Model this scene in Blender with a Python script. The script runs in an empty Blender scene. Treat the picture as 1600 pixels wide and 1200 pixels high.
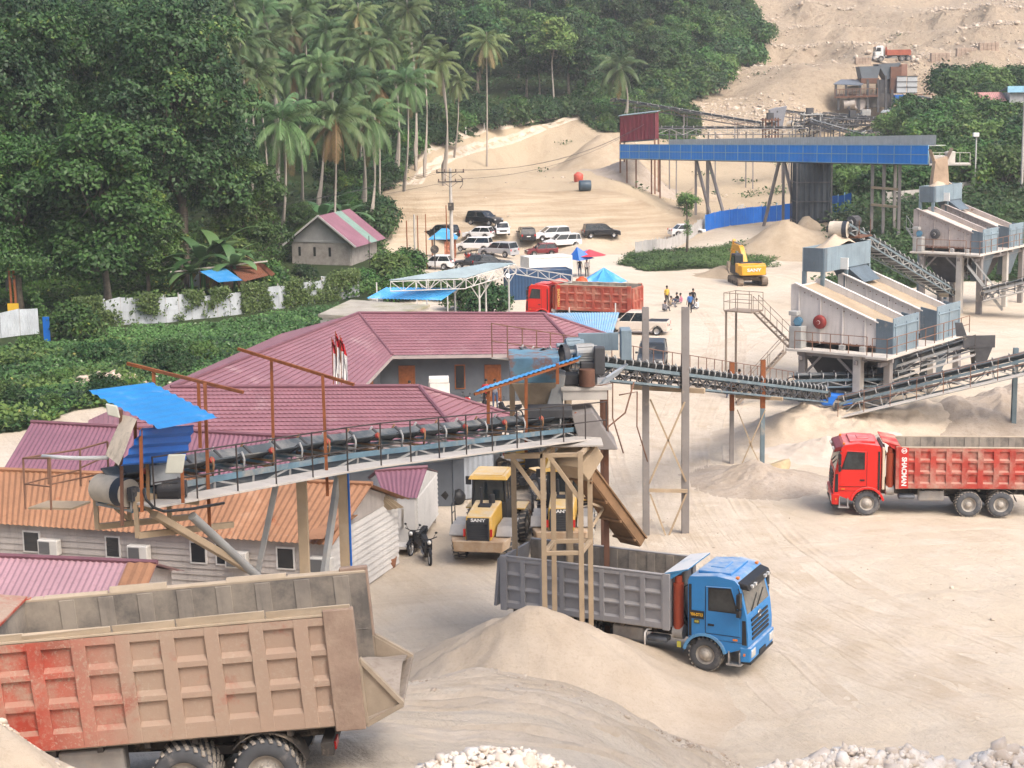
import bpy, math, random
import numpy as np
from mathutils import Vector, Matrix, Euler, noise as mnoise
R = math.radians
SC = bpy.context.scene
COL = SC.collection
# ---------------------------------------------------------------- camera
FPX, CAMH, PITCH, ROLL = 2600.0, 18.3, 9.9, 1.0
cam_d = bpy.data.cameras.new('camera'); cam = bpy.data.objects.new('camera', cam_d); COL.objects.link(cam)
cam_d.sensor_width = 36.0; cam_d.lens = 36.0*FPX/1600.0; cam_d.clip_start = .5; cam_d.clip_end = 5000
RC = (Matrix.Rotation(R(90-PITCH), 3, 'X') @ Matrix.Rotation(R(-ROLL), 3, 'Z'))
cam.location = (0, 0, CAMH); cam.rotation_euler = RC.to_euler()
SC.camera = cam
# ---------------------------------------------------------------- sky and sun (thin high overcast, late afternoon)
SUN_EL, SUN_AZ = 50.0, 140.0          # azimuth clockwise from +Y (the view direction)
w = bpy.data.worlds.new('World'); SC.world = w; w.use_nodes = True
nt = w.node_tree; bg = nt.nodes['Background']
sky = nt.nodes.new('ShaderNodeTexSky'); sky.sky_type = 'NISHITA'; sky.sun_disc = False
sky.sun_elevation = R(SUN_EL); sky.sun_rotation = R(SUN_AZ)
sky.air_density = 1.0; sky.dust_density = 6.0; sky.ozone_density = 1.0; sky.altitude = 0
nt.links.new(sky.outputs[0], bg.inputs[0]); bg.inputs[1].default_value = 0.15
sd = bpy.data.lights.new('sun', 'SUN'); sd.energy = 1.15; sd.angle = R(30); sd.color = (1.0, .965, .92)
so = bpy.data.objects.new('sun', sd); COL.objects.link(so)
so.rotation_euler = (R(90-SUN_EL), 0, R(180-SUN_AZ)); so.location = (60, -40, 120)
SC.view_settings.view_transform = 'Standard'; SC.view_settings.look = 'None'
SC.view_settings.exposure = 0.87; SC.view_settings.gamma = 1; SC.view_settings.use_curve_mapping = False
SC.render.engine = 'CYCLES'
cy = SC.cycles
cy.max_bounces = 6; cy.diffuse_bounces = 3; cy.glossy_bounces = 2; cy.transmission_bounces = 3; cy.volume_bounces = 1; cy.transparent_max_bounces = 6
cy.caustics_reflective = False; cy.caustics_refractive = False
cy.use_adaptive_sampling = True; cy.adaptive_threshold = .02
try: cy.use_denoising = True
except Exception: pass
# ---------------------------------------------------------------- survey helpers: from the photograph's bearings to metres
def pix(px, py, d):
 v = Vector(((px-800)/FPX, -(py-600)/FPX, -1.0))*d
 return RC @ v + Vector((0, 0, CAMH))
def G(px, py, h=0.0):
 v = RC @ Vector(((px-800)/FPX, -(py-600)/FPX, -1.0))
 t = (h-CAMH)/v.z
 return v*t + Vector((0, 0, CAMH))
V = Vector
rng = random.Random(7)
nr = np.random.default_rng(11)
# ---------------------------------------------------------------- mesh builder
class MB:
 def __init__(s, M=None):
  s.v = []; s.f = []; s.m = []; s.sm = []; s.cur = 0; s.smooth = False; s.M = M
 def add(s, vs, fs):
  o = len(s.v)
  if s.M is not None: vs = [s.M @ V(p) for p in vs]
  s.v += [(p[0], p[1], p[2]) for p in vs]
  for f in fs:
   s.f.append([i+o for i in f]); s.m.append(s.cur); s.sm.append(s.smooth)
  return s
 def bx(s, x0, x1, y0, y1, z0, z1):
  return s.add([(x0,y0,z0),(x1,y0,z0),(x1,y1,z0),(x0,y1,z0),(x0,y0,z1),(x1,y0,z1),(x1,y1,z1),(x0,y1,z1)],
      [(0,3,2,1),(4,5,6,7),(0,1,5,4),(1,2,6,5),(2,3,7,6),(3,0,4,7)])
 def hexa(s, p):          # eight corners, bottom ring then top ring
  return s.add(p, [(0,3,2,1),(4,5,6,7),(0,1,5,4),(1,2,6,5),(2,3,7,6),(3,0,4,7)])
 def beam(s, p0, p1, w, h=None, up=(0,0,1)):
  p0, p1 = V(p0), V(p1); h = w if h is None else h
  a = (p1-p0)
  if a.length < 1e-6: return s
  a.normalize(); up = V(up)
  if abs(a.dot(up)) > .98: up = V((0,1,0)) if abs(a.y) < .9 else V((1,0,0))
  b = a.cross(up).normalized()*w/2; c = b.cross(a).normalized()*h/2
  return s.add([p0-b-c,p0+b-c,p0+b+c,p0-b+c,p1-b-c,p1+b-c,p1+b+c,p1-b+c],
      [(0,1,2,3),(7,6,5,4),(4,5,1,0),(5,6,2,1),(6,7,3,2),(7,4,0,3)])
 def ibeam(s, p0, p1, w, h, t=.03, up=(0,0,1)):
  p0, p1 = V(p0), V(p1); a = (p1-p0).normalized(); up = V(up)
  if abs(a.dot(up)) > .98: up = V((0,1,0))
  b = a.cross(up).normalized(); c = b.cross(a).normalized()
  s.beam(p0+c*(h-t)/2, p1+c*(h-t)/2, w, t, c); s.beam(p0-c*(h-t)/2, p1-c*(h-t)/2, w, t, c)
  s.beam(p0, p1, t, h-2*t, c); return s
 def tube(s, p0, p1, r, r2=None, n=8, cap=True):
  p0, p1 = V(p0), V(p1); r2 = r if r2 is None else r2
  a = (p1-p0)
  if a.length < 1e-6: return s
  a.normalize(); b = a.orthogonal().normalized(); c = a.cross(b)
  vs = []
  for k in range(n):
   t = 2*math.pi*k/n; d = b*math.cos(t)+c*math.sin(t)
   vs += [p0+d*r, p1+d*r2]
  fs = [(2*k, 2*((k+1)%n), 2*((k+1)%n)+1, 2*k+1) for k in range(n)]
  sm = s.smooth; s.smooth = n > 6; s.add(vs, fs); s.smooth = False
  if cap:
   s.add([vs[2*k] for k in range(n)], [tuple(range(n-1,-1,-1))]); s.add([vs[2*k+1] for k in range(n)], [tuple(range(n))])
  s.smooth = sm; return s
 def path(s, pts, r, n=6):
  pts = [V(p) for p in pts]
  rs = r if isinstance(r, (list, tuple)) else [r]*len(pts)
  vs = []; b = None
  for i, p in enumerate(pts):
   a = (pts[min(i+1, len(pts)-1)]-pts[max(i-1, 0)]).normalized()
   b = (a.orthogonal() if b is None else b-a*b.dot(a)).normalized(); c = a.cross(b)
   for k in range(n):
    t = 2*math.pi*k/n; vs.append(p+(b*math.cos(t)+c*math.sin(t))*rs[i])
  fs = []
  for i in range(len(pts)-1):
   for k in range(n):
    k2 = (k+1) % n; fs.append((i*n+k, i*n+k2, (i+1)*n+k2, (i+1)*n+k))
  fs.append(tuple(range(n-1,-1,-1))); fs.append(tuple(range((len(pts)-1)*n, len(pts)*n)))
  sm = s.smooth; s.smooth = True; s.add(vs, fs); s.smooth = sm; return s
 def prism(s, poly, off):  # polygon (3-D points) swept by a vector
  poly = [V(p) for p in poly]; off = V(off); n = len(poly)
  vs = poly+[p+off for p in poly]
  fs = [tuple(range(n-1,-1,-1)), tuple(range(n, 2*n))]+[(k,(k+1)%n,n+(k+1)%n,n+k) for k in range(n)]
  nrm = V((0,0,0))
  for i in range(n): nrm += poly[i].cross(poly[(i+1)%n])
  if nrm.dot(off) < 0: fs = [f[::-1] for f in fs]
  return s.add(vs, fs)
 def poly(s, pts): return s.add(pts, [tuple(range(len(pts)))])
 def slab(s, pts, t=.04):
  n = V((0,0,0)); P = [V(p) for p in pts]
  for i in range(len(P)): n += P[i].cross(P[(i+1)%len(P)])
  n.normalize(); return s.prism(P, -n*t if n.z > 0 else n*t)
 def lathe(s, prof, c, axis, n=24, smooth=True):   # prof: (along, radius)
  c = V(c); a = V(axis).normalized(); b = a.orthogonal().normalized(); d = a.cross(b); m = len(prof)
  vs = []
  for k in range(n):
   t = 2*math.pi*k/n; e = b*math.cos(t)+d*math.sin(t)
   vs += [c+a*x+e*r for x, r in prof]
  fs = [(k*m+i, ((k+1)%n)*m+i, ((k+1)%n)*m+i+1, k*m+i+1) for k in range(n) for i in range(m-1)]
  sm = s.smooth; s.smooth = smooth; s.add(vs, fs); s.smooth = sm; return s
 def ball(s, c, r, n=10, m=7, sc=(1,1,1)):
  c = V(c); vs = []; fs = []
  for i in range(m+1):
   ph = math.pi*i/m
   for k in range(n):
    t = 2*math.pi*k/n
    vs.append(c+V((r*sc[0]*math.sin(ph)*math.cos(t), r*sc[1]*math.sin(ph)*math.sin(t), r*sc[2]*math.cos(ph))))
  for i in range(m):
   for k in range(n): fs.append((i*n+k, (i+1)*n+k, (i+1)*n+(k+1)%n, i*n+(k+1)%n))
  sm = s.smooth; s.smooth = True; s.add(vs, fs); s.smooth = sm; return s
 def corr(s, p00, p10, p11, p01, pitch=.2, amp=.03, nv=1, shape='wave'):
  # corrugated sheet; ribs run from edge p00-p10 to edge p01-p11
  p00,p10,p11,p01 = map(V,(p00,p10,p11,p01))
  wdt = max((p10-p00).length, (p11-p01).length); nu = max(2, int(wdt/pitch)*(4 if shape=='wave' else 4))
  nrm = (p10-p00).cross(p01-p00).normalized()
  if nrm.z < 0: nrm = -nrm
  vs = []
  for j in range(nv+1):
   for i in range(nu+1):
    u, v = i/nu, j/nv
    p = (p00*(1-u)+p10*u)*(1-v)+(p01*(1-u)+p11*u)*v
    ph = i % 4
    h = (0, 1, 0, -1)[ph] if shape == 'wave' else (1, 1, 0, 0)[ph]
    vs.append(p+nrm*amp*h)
  fs = [(j*(nu+1)+i, j*(nu+1)+i+1, (j+1)*(nu+1)+i+1, (j+1)*(nu+1)+i) for j in range(nv) for i in range(nu)]
  return s.add(vs, fs)
ORG = {}
def link(o, parent=None):
 COL.objects.link(o)
 if parent is not None: o.parent = parent
 return o
def setp(o, label=None, cat=None, group=None, kind=None):
 if label: o['label'] = label
 if cat: o['category'] = cat
 if group: o['group'] = group
 if kind: o['kind'] = kind
 return o
def thing(name, label, cat, loc=(0,0,0), rotz=0, group=None, rot=None):
 o = bpy.data.objects.new(name, None); link(o); o.empty_display_size = .3
 o.location = loc; o.rotation_euler = rot if rot else (0,0,rotz)
 return setp(o, label, cat, group)
def part(name, mb, mats, parent=None, bevel=0, label=None, world=False, seg=1, auto=None):
 """link a builder's geometry as ONE mesh object; world=True: the builder holds world coordinates"""
 if not mb.f: return None
 me = bpy.data.meshes.new(name)
 vs = mb.v
 if world and parent is not None:
  p = parent; o = V((0,0,0))
  while p is not None: o += p.location; p = p.parent
  vs = [(a[0]-o.x, a[1]-o.y, a[2]-o.z) for a in vs]
 me.from_pydata(vs, [], mb.f)
 mats = mats if isinstance(mats, (list, tuple)) else [mats]
 for m in mats: me.materials.append(m)
 if len(mats) > 1: me.polygons.foreach_set('material_index', mb.m)
 me.polygons.foreach_set('use_smooth', mb.sm)
 me.update()
 ob = bpy.data.objects.new(name, me); link(ob, parent)
 if bevel:
  b = ob.modifiers.new('bevel', 'BEVEL'); b.width = bevel; b.segments = seg; b.limit_method = 'ANGLE'; b.angle_limit = R(40)
 if label: ob['label'] = label
 return ob
def top(name, mb, mats, label, cat, group=None, bevel=0, org=None, rotz=0):
 """a thing that is one mesh; world coordinates, origin moved to org"""
 if org is None:
  a = np.array(mb.v); org = ((a[:,0].min()+a[:,0].max())/2, (a[:,1].min()+a[:,1].max())/2, a[:,2].min())
 mb.v = [(p[0]-org[0], p[1]-org[1], p[2]-org[2]) for p in mb.v]
 o = part(name, mb, mats, None, bevel); o.location = org
 return setp(o, label, cat, group)
def npmesh(name, vs, fs, mats, parent=None, tint=None, mi=None, smooth=False):
 """fast mesh from arrays; fs is (n,k)"""
 me = bpy.data.meshes.new(name); n, k = fs.shape
 me.vertices.add(len(vs)); me.vertices.foreach_set('co', np.ascontiguousarray(vs, dtype=np.float32).ravel())
 me.loops.add(n*k); me.loops.foreach_set('vertex_index', np.ascontiguousarray(fs, dtype=np.int32).ravel())
 me.polygons.add(n); me.polygons.foreach_set('loop_start', np.arange(0, n*k, k, dtype=np.int32))
 me.update(calc_edges=True)
 for m in (mats if isinstance(mats, (list, tuple)) else [mats]): me.materials.append(m)
 if mi is not None: me.polygons.foreach_set('material_index', mi.astype(np.int32))
 if smooth: me.polygons.foreach_set('use_smooth', np.ones(n, dtype=bool))
 if tint is not None:
  a = me.attributes.new('tint', 'FLOAT', 'POINT'); a.data.foreach_set('value', np.ascontiguousarray(tint, dtype=np.float32))
 me.validate()
 ob = bpy.data.objects.new(name, me); link(ob, parent); return ob
def dup(root, loc, rotz=None, label=None, group=None, scale=None):
 r = root.copy(); COL.objects.link(r); r.location = loc
 if rotz is not None: r.rotation_euler = (root.rotation_euler[0], root.rotation_euler[1], rotz)
 if scale is not None: r.scale = scale if isinstance(scale, (tuple, list)) else (scale,)*3
 if label: r['label'] = label
 if group: r['group'] = group
 for ch in list(root.children):
  c = ch.copy(); COL.objects.link(c); c.parent = r
  for g in ch.children:
   d = g.copy(); COL.objects.link(d); d.parent = c
 return r
# ---------------------------------------------------------------- materials
MATS = {}
DUST = (.50, .415, .32)
def N(t, typ, **kw):
 n = t.nodes.new(typ)
 for k, v in kw.items(): setattr(n, k, v)
 return n
def mixc(t, a, b, fac, blend='MIX'):
 m = N(t, 'ShaderNodeMix', data_type='RGBA', blend_type=blend)
 for s, x in ((6, a), (7, b), (0, fac)):
  if hasattr(x, 'links'): t.links.new(x, m.inputs[s])
  elif s == 0: m.inputs[0].default_value = x
  else: m.inputs[s].default_value = (*x[:3], 1)
 return m.outputs[2]
def ramp(t, x, lo, hi, a=0.0, b=1.0):
 m = N(t, 'ShaderNodeMapRange'); t.links.new(x, m.inputs[0])
 for i, q in enumerate((lo, hi, a, b)): m.inputs[i+1].default_value = q
 return m.outputs[0]
def math2(t, op, a, b):
 m = N(t, 'ShaderNodeMath', operation=op)
 for i, x in enumerate((a, b)):
  if hasattr(x, 'links'): t.links.new(x, m.inputs[i])
  else: m.inputs[i].default_value = x
 return m.outputs[0]
def noise(t, vec, scale, detail=4, rough=.6, dist=0):
 n = N(t, 'ShaderNodeTexNoise'); n.inputs['Scale'].default_value = scale; n.inputs['Detail'].default_value = detail
 n.inputs['Roughness'].default_value = rough; n.inputs['Distortion'].default_value = dist
 if vec is not None: t.links.new(vec, n.inputs['Vector'])
 return n.outputs['Fac']
def mapping(t, vec, scale=(1,1,1), rot=(0,0,0)):
 m = N(t, 'ShaderNodeMapping'); m.inputs['Scale'].default_value = scale; m.inputs['Rotation'].default_value = rot
 t.links.new(vec, m.inputs['Vector']); return m.outputs[0]
def newmat(name):
 m = bpy.data.materials.new(name); m.use_nodes = True; t = m.node_tree
 return m, t, t.nodes['Principled BSDF']
def mat(name, col, rough=.65, metal=0.0, var=.14, vs=1.3, dust=0.0, dcol=DUST, ds=.9, rust=0.0, rs=2.0, bump=0.0, bs=18, updust=0.0, streak=0.0, spec=.4, dgrad=None, rcol=(.16,.062,.03)):
 if name in MATS: return MATS[name]
 m, t, b = newmat(name)
 tc = N(t, 'ShaderNodeTexCoord'); ob = tc.outputs['Object']
 n1 = noise(t, ob, vs, 6, .62)
 f = ramp(t, n1, .3, .7)
 c = mixc(t, [x*(1-var) for x in col], [min(1, x*(1+var)) for x in col], f)
 if streak:
  sv = mapping(t, ob, (3.5, 3.5, .28)); n = noise(t, sv, 1.6, 5, .7)
  c = mixc(t, c, [x*.5 for x in col], math2(t, 'MULTIPLY', ramp(t, n, .52, .72), streak))
 if rust:
  n = noise(t, ob, rs, 7, .68); c = mixc(t, c, rcol, ramp(t, n, .72-rust*.42, .80-rust*.38))
 if dust or updust:
  n = noise(t, ob, ds, 8, .72)
  d = ramp(t, n, .80-dust*.62, 1.05-dust*.55) if dust else 0.0
  if updust:
   g = N(t, 'ShaderNodeNewGeometry'); sp = N(t, 'ShaderNodeSeparateXYZ'); t.links.new(g.outputs['Normal'], sp.inputs[0])
   u = math2(t, 'MULTIPLY', ramp(t, sp.outputs[2], .25, .9), ramp(t, n, .62-updust*.5, .75-updust*.3))
   u = math2(t, 'MULTIPLY', u, min(1, .5+updust*.5))
   d = math2(t, 'MAXIMUM', d, u) if dust else u
  if dgrad:   # dust settling more towards one end of the body: (axis, from, to)
   sp2 = N(t, 'ShaderNodeSeparateXYZ'); t.links.new(ob, sp2.inputs[0])
   gg = ramp(t, sp2.outputs[dgrad[0]], dgrad[1], dgrad[2])
   g2 = math2(t, 'MULTIPLY', gg, ramp(t, n, .20, .46)); d = math2(t, 'MAXIMUM', d, g2)
  d = math2(t, 'MINIMUM', d, .93)
  c = mixc(t, c, dcol, d)
  rr = N(t, 'ShaderNodeMapRange'); t.links.new(d, rr.inputs[0]); rr.inputs[3].default_value = rough; rr.inputs[4].default_value = .95
  t.links.new(rr.outputs[0], b.inputs['Roughness'])
 else: b.inputs['Roughness'].default_value = rough
 t.links.new(c, b.inputs['Base Color']); b.inputs['Metallic'].default_value = metal
 b.inputs['Specular IOR Level'].default_value = spec
 if bump:
  bn = N(t, 'ShaderNodeBump'); bn.inputs['Strength'].default_value = bump; bn.inputs['Distance'].default_value = .02
  t.links.new(noise(t, ob, bs, 5, .7), bn.inputs['Height']); t.links.new(bn.outputs[0], b.inputs['Normal'])
 MATS[name] = m; return m
def leafmat(name, c1, c2, c3=None, rough=.5, trans=.25, hue=.0):
 if name in MATS: return MATS[name]
 m, t, b = newmat(name)
 at = N(t, 'ShaderNodeAttribute', attribute_name='tint')
 c = mixc(t, c1, c2, ramp(t, at.outputs['Fac'], .0, .8))
 if c3: c = mixc(t, c, c3, ramp(t, at.outputs['Fac'], .88, .99))
 oi = N(t, 'ShaderNodeObjectInfo')
 v = ramp(t, oi.outputs['Random'], 0, 1, .68, 1.5)
 cb = N(t, 'ShaderNodeMix', data_type='RGBA', blend_type='MULTIPLY'); cb.inputs[0].default_value = 1
 t.links.new(c, cb.inputs[6])
 cmb = N(t, 'ShaderNodeCombineColor')
 r2 = math2(t, 'FRACT', math2(t, 'MULTIPLY', oi.outputs['Random'], 7.31), 0)
 t.links.new(math2(t, 'MULTIPLY', v, ramp(t, r2, 0, 1, .85, 1.2)), cmb.inputs[0]); t.links.new(v, cmb.inputs[1]); t.links.new(v, cmb.inputs[2])
 t.links.new(cmb.outputs[0], cb.inputs[7]); c = cb.outputs[2]
 t.links.new(c, b.inputs['Base Color']); b.inputs['Roughness'].default_value = rough; b.inputs['Specular IOR Level'].default_value = .3
 if trans:
  tr = N(t, 'ShaderNodeBsdfTranslucent'); t.links.new(c, tr.inputs[0]); mx = N(t, 'ShaderNodeMixShader'); mx.inputs[0].default_value = trans
  t.links.new(b.outputs[0], mx.inputs[1]); t.links.new(tr.outputs[0], mx.inputs[2])
  t.links.new(mx.outputs[0], t.nodes['Material Output'].inputs[0])
 MATS[name] = m; return m
def glass(name='window_glass', col=(.02,.028,.033), rough=.08):
 if name in MATS: return MATS[name]
 return mat(name, col, rough, 0, .1, spec=.7, updust=.2, dust=.12)
def emis(name, col, s):
 if name in MATS: return MATS[name]
 m, t, b = newmat(name); b.inputs['Base Color'].default_value = (*col, 1); b.inputs['Emission Color'].default_value = (*col, 1); b.inputs['Emission Strength'].default_value = s
 MATS[name] = m; return m
def lettering(txt, size, M, m, parent, ext=.004, name='lettering', sx=1.0, bold=0.0):
 cu = bpy.data.curves.new(name, 'FONT'); cu.body = txt; cu.size = size; cu.extrude = ext; cu.align_x = 'CENTER'; cu.align_y = 'CENTER'
 cu.offset = bold
 tmp = bpy.data.objects.new('tmp', cu); COL.objects.link(tmp)
 me = bpy.data.meshes.new_from_object(tmp); COL.objects.unlink(tmp); bpy.data.objects.remove(tmp); bpy.data.curves.remove(cu)
 S = Matrix.Diagonal((sx,1,1,1)); me.transform(M @ S); me.materials.clear(); me.materials.append(m)
 o = bpy.data.objects.new(name, me); link(o, parent); return o
def frame_mat(o, x, y):
 """4x4 whose x,y axes are the text's right and up"""
 x = V(x).normalized(); y = V(y); y = (y-x*x.dot(y)).normalized(); z = x.cross(y)
 return Matrix(((x.x,y.x,z.x,o[0]),(x.y,y.y,z.y,o[1]),(x.z,y.z,z.z,o[2]),(0,0,0,1)))
# ================================================================ TERRAIN
def C(px, y, d, dh=0):
 p = pix(px, y, 1.0); t = d/p.y if False else None
 q = pix(px, y, d); return (q.x, q.y, q.z+dh)
ctl = []
for yy in (52, 60, 70, 80, 92, 105, 120, 135, 150, 165, 180):
 for px in (-100, 250, 500, 700, 900, 1100, 1300, 1500, 1750):
  if yy == 52 and px < 900: continue
  if yy >= 165 and px > 1300: continue
  ctl.append(((px-800)/FPX*yy, yy, 0.0))
for px, yy, h in ((-300,145,0),(0,150,0),(300,160,0),(-400,100,0),(-400,75,0),(650,195,0),(760,198,0),(900,197,0),(1000,190,0),(1100,196,.8),(1180,203,1.8),
  (-500,200,5),(0,200,4),(300,205,3),(450,215,3),(-500,300,27),(0,300,26),(300,300,22),(500,260,12),(550,300,18),(-500,420,48),(0,420,48),(400,420,46),(700,350,24),(700,420,42),(900,360,26),(900,430,46),(1080,400,34),(1080,480,52),
  (-500,700,80),(400,700,85),(1000,700,85),(1600,700,90),(2200,500,60),(2300,300,22),(2300,180,4),(-1400,300,25),(-1400,150,4),(-1200,60,4),(-1500,700,80),(2600,700,90),
  (2300,90,0),(2200,60,1),
  (1300,170,1.0),(1450,165,1.2),(1600,165,1.5),(1350,188,3.6),(1450,195,5),(1600,195,6)):
 ctl.append(((px-800)/FPX*yy, yy, h))
for px in (640,720,800,880,960,1040): ctl += [((px-800)/FPX*y_, y_, h_*(1-max(0,px-960)/200)) for y_, h_ in ((203.5,.4),(207,3.0),(210.5,5.6),(215,6.1),(228,6.2),(246,6.5))]
for px, y, d in ((1120,330,222),(800,264,272),(650,258,250),(640,240,254),(760,195,288),
  (900,172,308),(1080,150,332),(800,232,284),(900,222,288),(970,250,262),(1050,260,262),(1150,225,300),(1130,110,362),(1200,60,402),(1200,5,455),(1390,101,356),(1480,104,352),(1600,96,350),(1400,62,388),(1400,2,446),
  (1600,0,440),(1300,150,335),(1230,180,316),(1250,215,296),(1500,140,300),(1375,187,336),(1318,184,334),(1340,150,338),(1410,150,338),(1440,181,334),(1320,192,305),(1420,192,305),(1450,205,268),(1560,250,238),(1400,292,214),(1600,180,270),(1150,30,430),(1290,230,290)):
 ctl.append(C(px, y, d))
for px in (1330,1372,1414,1456,1510,1570): ctl += [((px-800)/FPX*y_, y_, h_) for y_, h_ in ((347.5,22.3),(351,23.6),(356,24.0),(361,24.8))]
# upper ramp under the near lorry and the bank the picture was taken from
for x, yy, h in ((-14,27,7.2),(-9,26.5,7.05),(-5,26.8,7.0),(-1,28,6.9),(-13,34,6.1),(-6,34.5,5.95),(-1,34.6,5.9),(.5,34.4,5.75),(2,35,4.9),(4.3,36,3.4),(6.3,37,2.0),(8.5,38,.8),(-14,36.2,5.2),(-6,36.6,5.0),(-1,36.6,5.0),(1.2,36.8,4.2),(-14,39,1.9),(-6,39.2,1.8),(-1,39,1.9),(1.5,39,1.6),(4,39.2,1.0),(6,40,.4),(-14,43,0),(-6,43.5,0),(0,44,.0),(4,44,.0),(7.5,43,.0),
  (2.2,29,5.9),(4.8,30,3.8),(8,31,1.8),(10,35,.2),(14,38,0),(22,42,0),(14,47,0),(9.5,41,.0),(9,30,2.6),(14,30,1.6),(20,32,1.2),(28,40,.4),
  (-6,19.5,8.7),(0,20,9.2),(6,21,8.6),(13,21,8.2),(-14,21,8.8),(-6,14.5,11.4),(0,14.5,11.4),(6,14.5,11.3),(13,14.5,11.4),(-14,15,11.5),(0,8,14.6),(9,8,14.6),(-9,8,14.6),(0,3,16.6),(8,3,16.6),(-8,3,16.6),(-25,15,11),(28,16,9),(-30,30,7),(-34,50,1)):
 ctl.append((x, yy, h))
ctl = np.array(ctl)
def uv(x, y):
 y = np.maximum(y, 2.5); return np.stack([x/y*1.9, np.log(y)], -1)
cu_ = uv(ctl[:,0], ctl[:,1])
def kern(r): return np.sqrt(r*r+.0009)
_A = kern(np.linalg.norm(cu_[:,None]-cu_[None], axis=-1))
_w = np.linalg.solve(_A + 1e-6*np.eye(len(ctl)), ctl[:,2])
def vnoise(x, y, seed=0):
 """2-D value noise, smooth, range 0..1"""
 xi = np.floor(x).astype(np.int64); yi = np.floor(y).astype(np.int64); fx = x-xi; fy = y-yi
 fx = fx*fx*(3-2*fx); fy = fy*fy*(3-2*fy)
 def h(a, b):
  n = (a*374761393+b*668265263+seed*974634777) & 0x7fffffff
  n = ((n ^ (n >> 13))*1274126177) & 0x7fffffff
  return ((n ^ (n >> 16)) & 0xffff)/65535.0
 return (h(xi,yi)*(1-fx)+h(xi+1,yi)*fx)*(1-fy)+(h(xi,yi+1)*(1-fx)+h(xi+1,yi+1)*fx)*fy
def fbm(x, y, seed=0, o=4):
 s = 0; a = .5; t = 0
 for k in range(o):
  s = s+a*vnoise(x*2**k, y*2**k, seed+k*17); t += a; a *= .55
 return s/t-.5
def hbase(x, y):
 x = np.asarray(x, float); y = np.asarray(y, float); sh = x.shape
 q = uv(x.ravel(), y.ravel()); out = np.empty(len(q))
 for i in range(0, len(q), 4000):
  out[i:i+4000] = kern(np.linalg.norm(q[i:i+4000,None]-cu_[None], axis=-1)) @ _w
 return out.reshape(sh)
def bearing(x, y): return x/np.maximum(y, 2.5)*FPX+800
def vegmask(x, y):
 b = bearing(x, y)+fbm(x*.18, y*.18, 5)*90
 yy = y+fbm(x*.15, y*.15, 9)*10
 pb = np.interp(yy, [80,88,95,104,112,125,145,165,182,192,200,215,250,287,306,330,345,362,402,450,520,800],
      [-900,-150,60,250,400,500,575,640,648,630,615,600,632,752,892,1085,1118,1140,1205,1150,1150,1400])
 m = np.clip((pb-b)/18, 0, 1)
 def band(px0, px1, y0, y1): return np.clip(np.minimum(np.minimum((b-px0)/14, (px1-b)/14), np.minimum((yy-y0)/2, (y1-yy)/2)), 0, 1)
 m = np.maximum(m, band(975, 1225, 171, 191)); m = np.maximum(m, band(1290, 2600, 152, 262)*np.clip((yy-150)/4, 0, 1))
 m = np.maximum(m, band(1370, 2600, 250, 292)); m = np.maximum(m, band(1455, 2600, 285, 328)); m = np.maximum(m, band(925, 1100, 296, 335))
 return m
def rough_amp(x, y):
 b = bearing(x, y)
 q = np.clip((y-315)/30, 0, 1)*np.clip((b-1090)/60, 0, 1); q = q*(1-.88*np.clip((b-1270)/25, 0, 1)*np.clip((1475-b)/25, 0, 1)*np.clip((366-y)/10, 0, 1))
 bank = np.clip((y-203)/8, 0, 1)*(1-q)
 return q, bank
def H(x, y):
 x = np.asarray(x, float); y = np.asarray(y, float)
 h = hbase(x, y); q, bank = rough_amp(x, y)
 h = h+fbm(x*.35, y*.35, 1, 4)*.22+fbm(x*1.3, y*1.3, 2, 3)*.09*np.clip((70-y)/30, .25, 1)
 for k, yc in enumerate((29.2,29.75,31.0,31.55,32.5,33.05,33.8)):
  d_ = (y-yc-.12*np.sin(x*.5+k))/.17; m_ = np.clip((x+11)/2,0,1)*np.clip((7.5-x)/3,0,1)*np.clip(fbm(x*.3, x*0+k, 70+k, 2)*3+.8,.15,1)
  h = h+m_*(.075*np.exp(-(np.abs(d_)-1.5)**2*2.2)-.075*np.exp(-d_*d_*1.6)*(1-.5*(np.sin(x*16+d_*2) > 0)))
 sl_ = np.clip((y-203)/2,0,1)*np.clip((213-y)/3,0,1)*np.clip((1050-bearing(x,y))/60,0,1); h = h+sl_*(fbm(x*.55, y*.12, 33, 4)*2.2)
 h = h+bank*fbm(x*.09, y*.09, 3, 5)*2.0+q*(fbm(x*.05, y*.05, 4, 5)*7+fbm(x*.3, y*.3, 8, 3)*2.2)
 tq = np.clip((y-366)/8,0,1)*np.clip((bearing(x,y)-1110)/60,0,1)*np.clip((520-y)/40,0,1); hh = (h+fbm(x*.03,y*.03,44,3)*9+x*.05)/6.5; fr = hh-np.floor(hh); st_ = np.clip((fr-.55)/.3,0,1); h = h+tq*.62*6.5*(st_*st_*(3-2*st_)-fr)
 return h
def hz(x, y): return float(H(np.array([x]), np.array([y]))[0])
def TG(px, py, d0=60, d1=520):
 """where the line of sight through a pixel of the photograph meets the ground"""
 d = np.linspace(d0, d1, 900); p0 = pix(px, py, 1.0)-V((0,0,CAMH))
 xs, ys, zs = p0.x*d, p0.y*d, CAMH+p0.z*d
 k = np.argmax(zs < H(xs, ys)); k = k if k > 0 else len(d)-1
 return V((xs[k], ys[k], float(H(xs[k:k+1], ys[k:k+1])[0])))
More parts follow.
